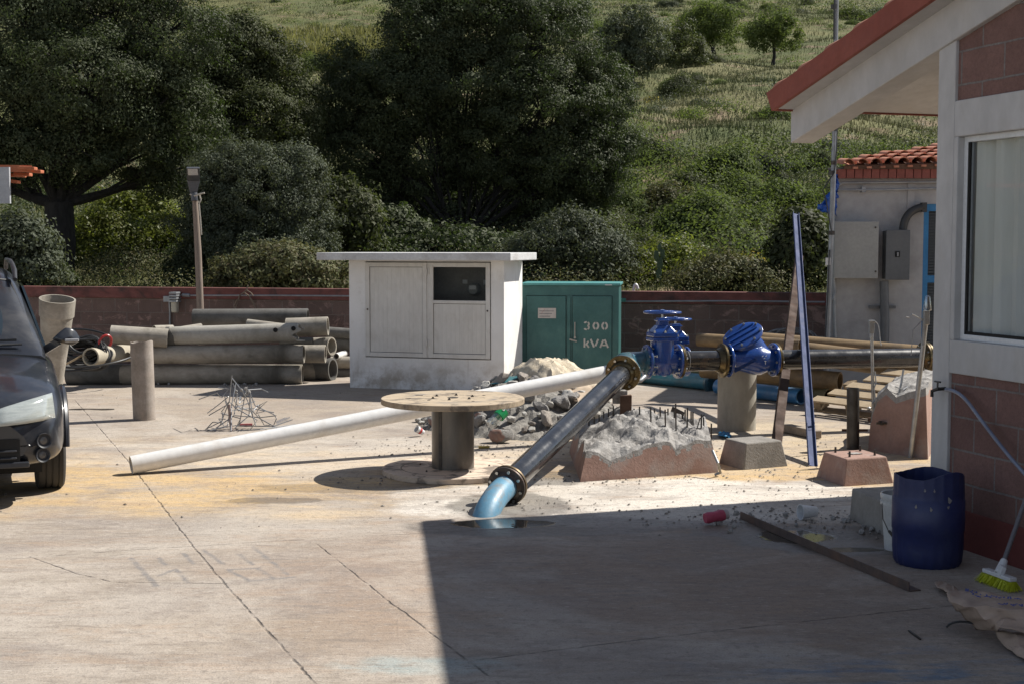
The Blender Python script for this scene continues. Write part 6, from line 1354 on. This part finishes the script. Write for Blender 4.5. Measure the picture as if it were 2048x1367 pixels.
for s in (1, -1):
    m = MB(); q = [(s*.822, .95, .99), (s*.835, 2.05, .99), (s*.672, 2.05, 1.50), (s*.672, 1.50, 1.49)]; m.add(q+[(x-s*.02, y, z) for x, y, z in q], [(0, 1, 2, 3), (7, 6, 5, 4), (0, 4, 5, 1), (1, 5, 6, 2), (2, 6, 7, 3), (3, 7, 4, 0)]); m.build('side_window', M_wg, car, local=True)
    m = MB(); q = [(s*.835, 2.1, .99), (s*.82, 3.15, 1.0), (s*.665, 3.1, 1.47), (s*.672, 2.1, 1.50)]; m.add(q+[(x-s*.02, y, z) for x, y, z in q], [(0, 1, 2, 3), (7, 6, 5, 4), (0, 4, 5, 1), (1, 5, 6, 2), (2, 6, 7, 3), (3, 7, 4, 0)]); m.build('side_window', M_wg, car, local=True)
    # roof rail
    m = MB(); m.tube([(s*.60, 1.34, 1.55), (s*.60, 1.50, 1.625), (s*.59, 1.72, 1.675), (s*.58, 2.0, 1.70), (s*.57, 2.9, 1.70), (s*.57, 3.1, 1.62)], [.018, .022, .02, .02, .02, .02], 10); m.build('roof_rail', M_trim, car, local=True, smooth=True)
    # mirror
    m = MB(); m.ico((s*.965, .86, 1.085), .1, 3, 0, 0, sq=(1.15, .6, .78)); 
    for v in m.v: v.x = v.x
    m.bar((s*.80, .92, .98), (s*.91, .88, 1.05), .05, .06); mo = m.build('mirror', M_paint, car, local=True, smooth=True, sharp=60)
    m = MB(); m.bb(min(s*.955, s*1.065), max(s*.955, s*1.065), .795, .81, 1.05, 1.075); m.build('indicator', plain('clear indicator', (.45, .45, .46), .2), mo, local=True, bevel=.006)
    # headlight: clear lens over bright reflector
    def hl(off, name, mt, par, kx=1.0):
        m = MB(); tp = [(.34, -.842, .69), (.46, -.81, .725), (.58, -.76, .755), (.69, -.69, .778), (.765, -.61, .79)]; bt2 = [(.34, -.872, .60), (.46, -.845, .602), (.58, -.80, .606), (.69, -.73, .612), (.78, -.635, .62)]
        vs = []
        for (a, b, c), (d, e, f_) in zip(tp, bt2):
            for k in range(5): t_ = k/4; bul = .012*math.sin(math.pi*t_); vs.append((s*(a+(d-a)*t_), b+(e-b)*t_-off-bul-.03*t_, c+(f_-c)*t_))
        m.add(vs, [(5*i+k, 5*i+k+1, 5*i+6+k, 5*i+5+k) for i in range(4) for k in range(4)]); o = m.build(name, mt, par, local=True, smooth=True); sdf = o.modifiers.new('t', 'SOLIDIFY'); sdf.thickness = .02; sdf.offset = 0; return o
    h_ = hl(.075, 'headlight', mat('hazed headlight lens', (.44, .47, .45), (.33, .36, .35), 9, .12, .1, coat=1, strv=(1, 1, 7), rvar=.02) if s == 1 else bpy.data.materials['hazed headlight lens'], car)
    m = MB()
    for k in range(2): m.bar((s*.36, -.975+.002*k, .635-.014*k), (s*.72, -.81, .648-.014*k), .004, .003)
    m.build('reflector', M_bolt, h_, local=True)
    # bumper corner with twin fog lamps
    for (fx_, fy_, fz_, fr_) in ((.70, -.855, .475, .040), (.69, -.865, .375, .038)):
        m = MB(); m.lathe([(fr_*1.35, 0), (fr_*1.3, .018), (fr_*1.05, .012), (fr_*.95, -.012), (0, -.02)], 24, (s*fx_, fy_, fz_), (s*.28, -1, .05)); fo = m.build('fog_lamp', M_trim, car, local=True, smooth=True, sharp=50)
        m = MB(); m.lathe([(fr_*.9, -.006), (fr_*.5, .004), (0, .006)], 20, (s*fx_, fy_, fz_), (s*.28, -1, .05)); m.build('lens', plain('smoked lens', (.13, .12, .11), .15), fo, local=True, smooth=True)
    # wheels
    for wy in (0, 2.62):
        w_ = MB(); Rr = .345; c = Vector((s*.775, wy, Rr)); w_.lathe([(.22, -.10), (.30, -.105), (Rr-.02, -.10), (Rr, -.085), (Rr, -.045), (Rr-.008, -.042), (Rr-.008, -.035), (Rr, -.032), (Rr, .0), (Rr-.008, .003), (Rr-.008, .010), (Rr, .013), (Rr, .045), (Rr-.008, .048), (Rr-.008, .055), (Rr, .058), (Rr, .085), (Rr-.02, .10), (.30, .105), (.22, .10)], 56, c, (s, 0, 0), closed=True)
        wo_ = w_.build('wheel', mat('tyre rubber', (.030, .029, .028), (.045, .042, .038), 6, .85, bump=.4, bscale=90) if (s == 1 and wy == 0) else bpy.data.materials['tyre rubber'], car, local=True, smooth=True, sharp=25)
        m = MB(); m.lathe([(.0, .05), (.05, .07), (.06, .04), (.2, .06), (.22, .09), (.22, -.09), (.0, -.09)], 32, c, (s, 0, 0)); m.build('rim', M_steel, wo_, local=True, smooth=True, sharp=35)
        # wheel arch lip
        m = MB(); m.tube([(s*(.875), wy+.40*math.cos(a), .36+.40*math.sin(a)) for a in [math.pi*k/16 for k in range(0, 17)]], .028, 8); m.build('wheel_arch', M_paint, car, local=True, smooth=True)
m = MB()      # bumper skin: proud lower section with intake slots
for z0, z1, y0, w0 in ((.30, .34, -.90, .60), (.41, .425, -.90, .52), (.36, .375, -.90, .52)): m.bb(-w0, w0, y0-.012, y0+.06, z0, z1)
m.build('bumper', M_trim, car, local=True, bevel=.01)
m = MB(); m.bb(-.54, .54, -.895, -.80, .34, .50); m.build('lower_grille', M_dark, car, local=True)
m = MB(); m.bb(-.30, .30, -.905, -.84, .60, .70); gr = m.build('upper_grille', M_dark, car, local=True)
m = MB()
for k in range(3): m.bb(-.30, .30, -.915, -.90, .615+.03*k, .625+.03*k)
m.build('grille_bars', M_trim, gr, local=True)
m = MB(); m.bb(-.70, .70, -.5, 3.4, .20, .32); m.build('underbody', M_dark, car, local=True)
# ============================================================ VEGETATION
L_oak = leafmat('oak leaves', [(.036, .046, .022), (.062, .073, .036), (.088, .100, .052), (.046, .058, .028)], rough=.65, spec=.18, trans=.22, tcol=(.07, .11, .02))
L_oak2 = leafmat('brown green leaves', [(.045, .056, .024), (.075, .082, .038), (.06, .07, .03), (.09, .092, .05)], rough=.65, spec=.18, trans=.25, tcol=(.10, .13, .025))
L_grey = leafmat('grey green leaves', [(.048, .060, .036), (.075, .088, .055), (.11, .122, .085), (.06, .075, .045)], rough=.65, spec=.18, trans=.25, tcol=(.10, .12, .04))
L_lime = leafmat('yellow green leaves', [(.08, .10, .016), (.13, .15, .026), (.09, .11, .02), (.16, .155, .034)], rough=.5, spec=.35, trans=.45, tcol=(.20, .24, .03))
L_mid = leafmat('fresh green leaves', [(.06, .085, .028), (.09, .115, .042), (.12, .14, .055), (.07, .095, .035)], rough=.75, spec=.12, trans=.35, tcol=(.16, .22, .04))
L_dry = leafmat('dull bush leaves', [(.075, .085, .035), (.11, .12, .055), (.16, .155, .08), (.09, .07, .04)], rough=.65, spec=.18, trans=.3, tcol=(.12, .12, .04))
L_grass = leafmat('grass blades', [(.075, .085, .032), (.11, .11, .045), (.165, .14, .07), (.06, .075, .025)], rough=.6, spec=.25, trans=.4, tcol=(.12, .12, .04))
_t = NT('slope grass'); _g = _t.node('NewGeometry'); _P = _g.outputs['Position']
_c = _t.mix(_g.outputs['Random Per Island'], (.062, .082, .028), (.12, .125, .05)); _n = _t.mr(_t.noise(_t.stretch(_P, (.5, 1, 1)), .085, 5, .65), .45, .58)
_c = _t.mix(_t.math('MULTIPLY', _n, .85), _c, (.185, .17, .08)); _c = _t.mix(_t.mr(_t.noise(_P, .35, 4, .6), .55, .65, 0, .8), _c, (.07, .09, .03)); _t.fin(_c, .7, 0, .2)
L_grass = _t.m
L_corn = leafmat('maize blades', [(.10, .115, .035), (.15, .15, .05), (.20, .175, .07), (.09, .10, .03)], rough=.55, spec=.3, trans=.5, tcol=(.2, .2, .06))
L_yel = leafmat('yellow blossom', [(.45, .34, .03), (.35, .30, .05), (.12, .15, .03)], rough=.6, trans=.3, tcol=(.4, .32, .04))
M_bark = mat('dark bark', (.028, .025, .022), (.016, .014, .013), 6, .95, bump=1, bscale=25, strv=(3, 3, .8))
def lobe_points(lobes, ncl, nleaf, csz, shell=.55, ell=(1, 1, .75)):
    """lobes: (centre, rx, ry, rz) -> leaf points and outward normals, clumped"""
    Ps = []; Ns = []; CC = []
    A = [rx*rz for _, rx, ry, rz in lobes]; tot = sum(A)
    for (c, rx, ry, rz), a in zip(lobes, A):
        k = max(3, int(ncl*a/tot)); d = npr.normal(size=(k, 3)); d /= np.linalg.norm(d, axis=1, keepdims=True); rr = shell+(1.06-shell)*npr.random((k, 1))**.6; rr *= np.where(npr.random((k, 1)) < .14, npr.uniform(1.05, 1.32, (k, 1)), 1)
        C = np.array(c)+d*rr*np.array([rx, ry, rz]); nl = np.maximum(8, (nleaf*npr.uniform(.5, 1.5, k))).astype(int); idx = np.repeat(np.arange(k), nl)
        sz = csz*npr.uniform(.6, 1.35, k)
        g = npr.normal(size=(len(idx), 3)); g /= np.maximum(.3, np.linalg.norm(g, axis=1, keepdims=True))**.5
        Ps.append(C[idx]+g*(sz[idx, None])*np.array(ell)*.62); nn = d[idx]*.5+g*.6; nn /= np.linalg.norm(nn, axis=1, keepdims=True); Ns.append(nn); CC.append(C[rr[:, 0] < 2])
    return np.concatenate(Ps), np.concatenate(Ns), np.concatenate(CC)
def tree(name, label, cat, Y, base, fork, lobes, ncl, nleaf, csz, lsz, leaf, tr=.16, group=None, dz=1.0, limbs=1.0, fork2=None, extra=0, shell=.55, twig=60):
    """base/fork photo columns/rows at distance Y; lobes (px, py, rx px, rz px, dY)"""
    B = D(base[0], base[1], Y); B.z = hz(B.x, B.y)-.1; Fk = D(fork[0], fork[1], Y); sp = F/Y
    LB = [(tuple(D(a, b, Y+e)), c*(Y+e)/F, max(c, d)*(Y+e)/F*dz, d*(Y+e)/F) for a, b, c, d, e in lobes]
    t = thing(name, label, cat, B, group=group)
    P, N, C = lobe_points(LB, ncl, nleaf, csz, shell)
    leaf_mesh('crown', P, lsz*npr.uniform(.6, 1.3, len(P)), leaf, N, parent=t, loc=tuple(B))
    m = MB(); r_ = random.Random(len(label)); mid = B.lerp(Fk, .5)+Vector((r_.uniform(-.1, .1), 0, 0))
    m.tube([B, B.lerp(Fk, .2), mid, Fk], [tr*1.35, tr*1.08, tr, tr*.9], 14)
    for i, (c, rx, ry, rz) in enumerate(LB):
        c = Vector(c); p1 = Fk.lerp(c, .4)+Vector((r_.uniform(-.25, .25), r_.uniform(-.2, .2), -.12*rz)); p = bez(Fk, Fk.lerp(p1, .5)+Vector((0, 0, -.1)), p1, c, 8); r0 = tr*r_.uniform(.25, .48)
        m.tube(p, [r0*(1-.8*k/8) for k in range(9)], 8)
        for k in range(int(4*limbs)):
            s = p[3+k % 5]; e = c+Vector((r_.uniform(-1, 1)*rx, r_.uniform(-1, 1)*ry, r_.uniform(-.8, 1)*rz))*.8; m.tube(bez(s, s.lerp(e, .35)+Vector((0, 0, .1)), s.lerp(e, .7), e, 5), [r0*.35*(1-.14*q) for q in range(6)], 5)
    idx = npr.choice(len(C), min(len(C), twig), replace=False)
    for i in idx:
        e = Vector(C[i]); c = Vector(min(LB, key=lambda l: (Vector(l[0])-e).length)[0]); m.tube([c.lerp(e, .1), c.lerp(e, .55)+Vector((0, 0, .08)), e], [.022, .014, .006], 4)
    m.build('trunk', M_bark, t, smooth=True)
    return t
tree('oak_tree', 'big dark oak with a thick forked trunk filling the upper left corner', 'tree', 27, (112, 560), (118, 405),
     [(30, 60, 150, 110, 0), (190, 30, 150, 110, .5), (330, 70, 110, 100, 0), (20, 210, 130, 110, -.5), (170, 170, 130, 110, -1), (300, 180, 110, 90, 0), (110, 290, 120, 75, -.6), (250, 275, 120, 80, .4), (-80, 330, 110, 80, 0), (370, 240, 75, 70, .5), (60, -60, 200, 90, 1), (250, -70, 180, 80, 1), (380, 330, 80, 50, 1.2), (10, 340, 70, 45, .5), (330, 350, 75, 40, .8)], 1500, 190, .30, .031, L_oak, tr=.30, dz=.8, twig=200)
tree('tree', 'middle sized brown green tree between the big oak and the central tree', 'tree', 31.5, (505, 560), (505, 400),
     [(470, 115, 75, 75, 0), (560, 170, 60, 75, .5), (430, 200, 75, 65, -.3), (520, 240, 85, 65, -.5), (590, 260, 50, 50, 0), (450, 300, 95, 50, 0), (550, 330, 80, 55, 0), (480, 70, 45, 35, 0), (400, 130, 40, 60, .5), (600, 210, 45, 60, .3), (590, 320, 55, 45, .3), (520, 95, 50, 40, .2), (440, 60, 40, 35, .2)], 900, 170, .28, .032, L_oak2, tr=.13, dz=.8, twig=120)
tree('round_tree', 'round grey green tree behind the lamp post', 'tree', 25.5, (520, 575), (515, 510),
     [(500, 390, 120, 105, 0), (590, 350, 60, 60, .3), (430, 450, 75, 75, 0), (590, 450, 75, 85, 0), (520, 500, 110, 60, -.4), (450, 340, 60, 50, 0), (620, 520, 60, 50, 0)], 800, 170, .21, .025, L_grey, tr=.09, dz=.8, twig=120)
tree('oak_tree', 'largest dense dark tree with many stems behind the meter house', 'tree', 33, (930, 560), (925, 480),
     [(840, 80, 90, 85, 0), (960, 40, 130, 85, .5), (1090, 90, 110, 90, 0), (800, 190, 95, 80, -.3), (930, 170, 130, 95, 0), (1080, 220, 130, 95, -.5), (1190, 200, 75, 75, 0), (700, 200, 75, 60, .2), (690, 130, 50, 45, .5), (730, 290, 95, 75, .2), (850, 310, 110, 80, .5), (990, 310, 110, 75, .2), (1130, 320, 110, 75, -.3), (1215, 290, 55, 60, 0), (740, 380, 85, 55, .8), (1090, 410, 90, 55, .5), (880, 400, 110, 50, 1), (1000, 430, 90, 50, 1.2), (900, -20, 160, 50, 1), (1170, 380, 70, 50, .4), (650, 250, 40, 40, .4)], 2200, 200, .31, .034, L_oak, tr=.16, dz=.75, limbs=2, twig=300)
# extra stems of the central oak are separate thin trees behind it
for i, (px, lab) in enumerate(((870, 'thin dark multi stemmed tree in the shade left of the largest tree trunk'), (1010, 'thin dark tree in the shade right of the largest tree trunk'))):
    tree('understorey_tree', lab, 'tree', 36, (px, 560), (px+10, 440), [(px-40, 420, 80, 60, 0), (px+50, 430, 80, 60, 0), (px, 500, 110, 55, -1), (px-60, 350, 60, 60, 0)], 130, 60, .4, .06, L_oak, tr=.08, dz=.6, twig=30)
def bush(label, px, py, rx, rz, Y, leaf, ncl, nleaf, csz, lsz, name='bush', extra=None, dz=.8, twig=30):
    lobes = [(px, py, rx*.75, rz*.8, 0), (px-rx*.45, py+rz*.25, rx*.55, rz*.65, -.15), (px+rx*.45, py+rz*.2, rx*.55, rz*.7, -.1), (px+rx*.1, py-rz*.35, rx*.5, rz*.55, .1)]+(extra or [])
    base = D(px, py+rz, Y)
    return tree(name, label, 'bush', Y, (px, py+rz), (px, py+rz*.6), lobes, ncl, nleaf, csz, lsz, leaf, tr=.035, dz=dz, twig=twig, limbs=.7)
bush('grey green round bush behind the green cabinet', 1140, 500, 130, 85, 24.5, L_grey, 480, 110, .20, .029)
bush('brown leafed climbing bush over the wall left of the meter house', 560, 540, 140, 55, 22.6, L_dry, 300, 90, .20, .034, twig=160)
bush('dark shaded bush at the left edge behind the car', 30, 500, 90, 85, 24, L_grey, 260, 70, .24, .042)
bush('dark low bush under the big oak trunk', 90, 560, 60, 35, 24.5, L_oak, 160, 100, .2, .03)
bush('dark bush left of the round tree, in shade', 385, 540, 45, 60, 26, L_oak, 200, 110, .22, .03)
bush('lime green sunlit bush right of the big oak trunk', 205, 480, 80, 65, 29.5, L_lime, 220, 110, .26, .035)
bush('lime green sunlit bush further right under the oak', 330, 485, 80, 60, 29.5, L_lime, 200, 110, .26, .035)
bush('pale lime thicket seen through the oak branches', 260, 430, 110, 60, 36, L_lime, 200, 60, .32, .055)
bush('mid green bush filling the gap left of the central tree', 690, 430, 70, 80, 27, L_oak2, 260, 70, .25, .045)
bush('dark bush behind the roof of the meter house', 760, 470, 110, 60, 29, L_oak, 220, 70, .28, .05)
bush('dense dark bush right behind the meter house roof', 920, 500, 130, 45, 28, L_oak, 220, 70, .28, .05)
bush('tall green bush in the middle of the right slope', 1400, 470, 95, 90, 30, L_mid, 330, 80, .27, .045)
bush('brownish dark bush left of the tall green bush', 1335, 410, 60, 50, 36, L_dry, 130, 60, .3, .05)
bush('light green low bush over the wall near the cabinet', 1330, 530, 90, 55, 25, L_lime, 170, 55, .22, .034)
bush('dull scrubby bush over the wall before the steel posts', 1450, 550, 110, 45, 23.5, L_dry, 230, 60, .2, .032)
bush('dark broad leaved bush beside the shed pole', 1600, 500, 55, 90, 24, L_oak2, 240, 60, .24, .055)
bush('green shrub left of the shed with a rounded top', 1560, 430, 80, 70, 33, L_mid, 230, 70, .28, .05)
bush('small bright bush by itself under the pasture', 1455, 325, 50, 32, 52, L_mid, 110, 60, .35, .06)
bush('blue green bush to the right under the pasture', 1590, 370, 90, 45, 45, L_mid, 190, 60, .38, .06)
bush('dark clump under the left end of the pasture', 1330, 350, 60, 30, 50, L_mid, 110, 60, .35, .06)
bush('pale bush right under the pasture beside the mast', 1690, 290, 55, 35, 70, L_grey, 110, 60, .4, .07)
bush('bush with yellow blossom on the middle slope', 1310, 215, 40, 20, 82, L_yel, 60, 40, .4, .07)
bush('yellow flowering weeds above the wall near the posts', 1500, 525, 30, 20, 26, L_yel, 30, 30, .2, .028)
# hill trees
tree('hill_tree', 'left one of two small round trees standing on the upper right hillside', 'tree', 140, (1430, 122), (1425, 95), [(1400, 55, 48, 36, 0), (1450, 60, 48, 36, 0), (1425, 35, 50, 30, 0)], 170, 70, .8, .13, L_mid, tr=.22, dz=.9, twig=20)
tree('hill_tree', 'right one of two small round trees on the upper hillside', 'tree', 135, (1546, 130), (1548, 98), [(1525, 70, 32, 26, 0), (1570, 70, 34, 28, 0), (1550, 48, 36, 26, 0)], 130, 70, .75, .13, L_mid, tr=.16, dz=.9, twig=20)
tree('hill_tree', 'dark low tree left of the two small round hillside trees', 'tree', 125, (1370, 150), (1370, 125), [(1370, 105, 42, 36, 0), (1395, 130, 35, 25, 0), (1350, 75, 30, 25, 0)], 130, 70, .75, .12, L_oak2, tr=.2, dz=.9, twig=20)
tree('hill_tree', 'feathery olive tree on the slope right of the central tree crown', 'tree', 88, (1265, 165), (1262, 130), [(1240, 80, 48, 45, 0), (1290, 90, 45, 45, 0), (1262, 50, 45, 35, 0), (1265, 120, 50, 30, 0)], 200, 80, .55, .09, L_grey, tr=.15, dz=.9, twig=60)
# prickly pear cactus above the wall
cq = D(1318, 535, 23.2); ct = thing('cactus', 'small prickly pear cactus standing above the wall right of the cabinet', 'cactus', cq)
m = MB()
for px, py, s, r0 in ((1318, 550, .10, 0), (1320, 528, .10, .3), (1313, 512, .085, -.3), (1325, 508, .08, .4), (1319, 495, .06, 0)): m.ico(D(px, py, 23.2+r0*.1), s, 2, 3, 0, sq=(.55, .25, 1.25))
m.build('pads', plain('cactus skin', (.05, .085, .04), .6), ct, smooth=True)

# ---- bushes dotted over the slope, copied from four grown ones
GB = 'bushes dotted over the hillside'
bp = [bush('leafy bush among the many bushes dotted over the hillside', 1480, 400, 62, 50, 38, L_mid, 150, 190, .26, .034), bush('leafy bush among the many bushes dotted over the hillside', 1380, 390, 60, 42, 38, L_oak2, 150, 190, .26, .034),
      bush('leafy bush among the many bushes dotted over the hillside', 1530, 350, 66, 40, 42, L_grey, 150, 190, .28, .034), bush('leafy bush among the many bushes dotted over the hillside', 1620, 330, 60, 44, 46, L_mid, 130, 190, .3, .038)]
for o in bp: o['group'] = GB
past = lambda px, py: (1240 < px and 245 < py < 315) or (1250 < px and 140 < py < 172) or (1400 < px < 1700 and 75 < py < 130)
rb = random.Random(44); nb = 0
for n_, ya, yb_, s0, s1 in ((64, 26, 62, .35, 1.15), (46, 80, 108, .6, 1.5), (120, 125, 340, 1.0, 2.8)):
    k = 0; tr_ = 0
    while k < n_ and tr_ < 4000:
        tr_ += 1; Yb = ya*(yb_/ya)**rb.random(); px = rb.uniform(1200, 1760) if Yb < 62 else rb.uniform(1180, 1950) if Yb < 120 else rb.uniform(380, 1950); x = (px-1024)/F*Yb
        if Yb-wallY(x) < 2: continue
        z = hz(x, Yb); py = 490-(z-CAMH)/Yb*F
        if past(px, py) or (px < 800 and 20 < py < 110): continue
        q = rb.choice(bp); s_ = rb.uniform(s0, s1)*(.75+.5*rb.random()); dup(q, (x, Yb, z-.15*s_), rz=rb.uniform(0, 6.28), scale=(s_*rb.uniform(.85, 1.3), s_, s_*rb.uniform(.7, 1.15))); k += 1
# ---- scrub covering the slope: no one could count it
def scrub(name, label, n, rng, leaf, sz, lsz, nleaf, seed, cond=None, xr=1.0):
    rg = np.random.default_rng(seed); P = []; N = []; S_ = []
    k = 0
    while k < n:
        px = rg.uniform(-150, 1980); v = rg.uniform(*rng)**1.0; Y = v; x = (px-1024)/F*Y; y = Y
        if y-wallY(x) < .5: k += 1; continue
        z = hz(x, y); py = 490-(z-CAMH)/Y*F
        if cond and not cond(px, py, rg): k += .25; continue
        r = sz*rg.uniform(.5, 1.5)*(1+Y/140); m_ = int(nleaf*rg.uniform(.6, 1.4)); g = rg.normal(size=(m_, 3)); g /= np.maximum(.4, np.linalg.norm(g, axis=1, keepdims=True))**.6; g[:, 2] = np.abs(g[:, 2])*.8
        P.append(np.array([x, y, z])+g*r*np.array([1.15, 1.0, .85])); N.append(g/np.linalg.norm(g, axis=1, keepdims=True)); S_.append(np.full(m_, lsz*(1+Y/32))*rg.uniform(.6, 1.3, m_)); k += 1
    P = np.concatenate(P); leaf_mesh(name, P, np.concatenate(S_), leaf, np.concatenate(N)); tag(bpy.data.objects[name], label, 'scrub', kind='stuff')
scrub('near_scrub', 'low dull green scrub behind the wall', 420, (22, 34), L_dry, .38, .013, 320, 1)
scrub('dark_scrub', 'dark shaded undergrowth beneath the large trees', 260, (23, 45), L_oak, .5, .02, 260, 2, lambda px, py, rg: px < 1230)
scrub('slope_scrub', 'green bushes and weeds covering the right hand slope', 110, (27, 70), L_mid, .6, .020, 420, 3, lambda px, py, rg: px > 1180 and not past(px, py) and rg.random() < .8)
scrub('grey_scrub', 'grey green weeds mixed over the slope', 90, (27, 80), L_grey, .5, .018, 380, 4, lambda px, py, rg: px > 1100 and not past(px, py))
scrub('slope_thicket', 'dense dull green thickets on the lower right slope', 20, (25, 48), L_oak2, .85, .022, 1100, 8, lambda px, py, rg: px > 1230 and not past(px, py))
scrub('pale_thicket', 'paler leafy thickets on the lower right slope', 16, (25, 55), L_mid, .8, .022, 1000, 9, lambda px, py, rg: px > 1230 and not past(px, py))
scrub('upper_thicket', 'dark thickets scattered on the upper hillside', 60, (75, 330), L_oak2, 1.1, .02, 420, 10, lambda px, py, rg: not past(px, py))
scrub('hill_scrub', 'scattered bushes on the upper hillside', 200, (62, 330), L_mid, .6, .016, 200, 5, lambda px, py, rg: not past(px, py) and rg.random() < .7)
scrub('hill_scrub_pale', 'pale bushes on the upper hillside', 120, (62, 330), L_grey, .55, .016, 170, 6, lambda px, py, rg: not past(px, py) or rg.random() < .06)
# grass tufts
def blades(name, label, n, rng, leaf, h, wd, seed, cond=None, pxr=(-150, 1980), kind='stuff', cat='grass', pw=1.0, fs=60):
    rg = np.random.default_rng(seed); u = rg.random(n*2); Y = rng[0]*(rng[1]/rng[0])**(u**pw); px = rg.uniform(*pxr, n*2); X = (px-1024)/F*Y
    Z = np.array([hz(a, b) for a, b in zip(X, Y)]); py = 490-(Z-CAMH)/Y*F; ok = (Y-np.array([wallY(a) for a in X])) > .4
    if cond is not None: ok &= cond(px, py, rg)
    X, Y, Z = X[ok][:n], Y[ok][:n], Z[ok][:n]; N = len(X); sc_ = (1+Y/fs); hh = h*sc_*rg.uniform(.4, 1.4, N); w2 = wd*sc_*rg.uniform(.6, 1.4, N)
    a = rg.uniform(0, np.pi, N); lean = rg.normal(size=(N, 2))*.3*hh[:, None]; V = np.empty((N, 4, 3)); dx = np.cos(a)*w2; dy = np.sin(a)*w2
    V[:, 0] = np.stack([X-dx, Y-dy, Z-.03], 1); V[:, 1] = np.stack([X+dx, Y+dy, Z-.03], 1); V[:, 2] = np.stack([X+dx*.3+lean[:, 0], Y+dy*.3+lean[:, 1], Z+hh], 1); V[:, 3] = np.stack([X-dx*.3+lean[:, 0], Y-dy*.3+lean[:, 1], Z+hh*.96], 1)
    me = bpy.data.meshes.new(name); me.vertices.add(4*N); me.vertices.foreach_set('co', V.astype(np.float32).ravel()); me.loops.add(4*N); me.loops.foreach_set('vertex_index', np.arange(4*N, dtype=np.int32)); me.polygons.add(N)
    me.polygons.foreach_set('loop_start', np.arange(0, 4*N, 4, dtype=np.int32)); me.polygons.foreach_set('loop_total', np.full(N, 4, dtype=np.int32)); me.materials.append(leaf); me.update(); me.validate()
    o = bpy.data.objects.new(name, me); sc.collection.objects.link(o); tag(o, label, cat, kind=kind)
blades('grass', 'grass and dry straw over the slope', 300000, (22, 330), L_grass, .15, .013, 11, pw=.6, fs=150)
blades('maize_field', 'field of yellowing maize at the top of the slope', 42000, (105, 200), L_corn, .5, .026, 12, lambda px, py, rg: (py > -30) & (py < 135) & (px > 430) & (px < 800), (400, 820), cat='maize')
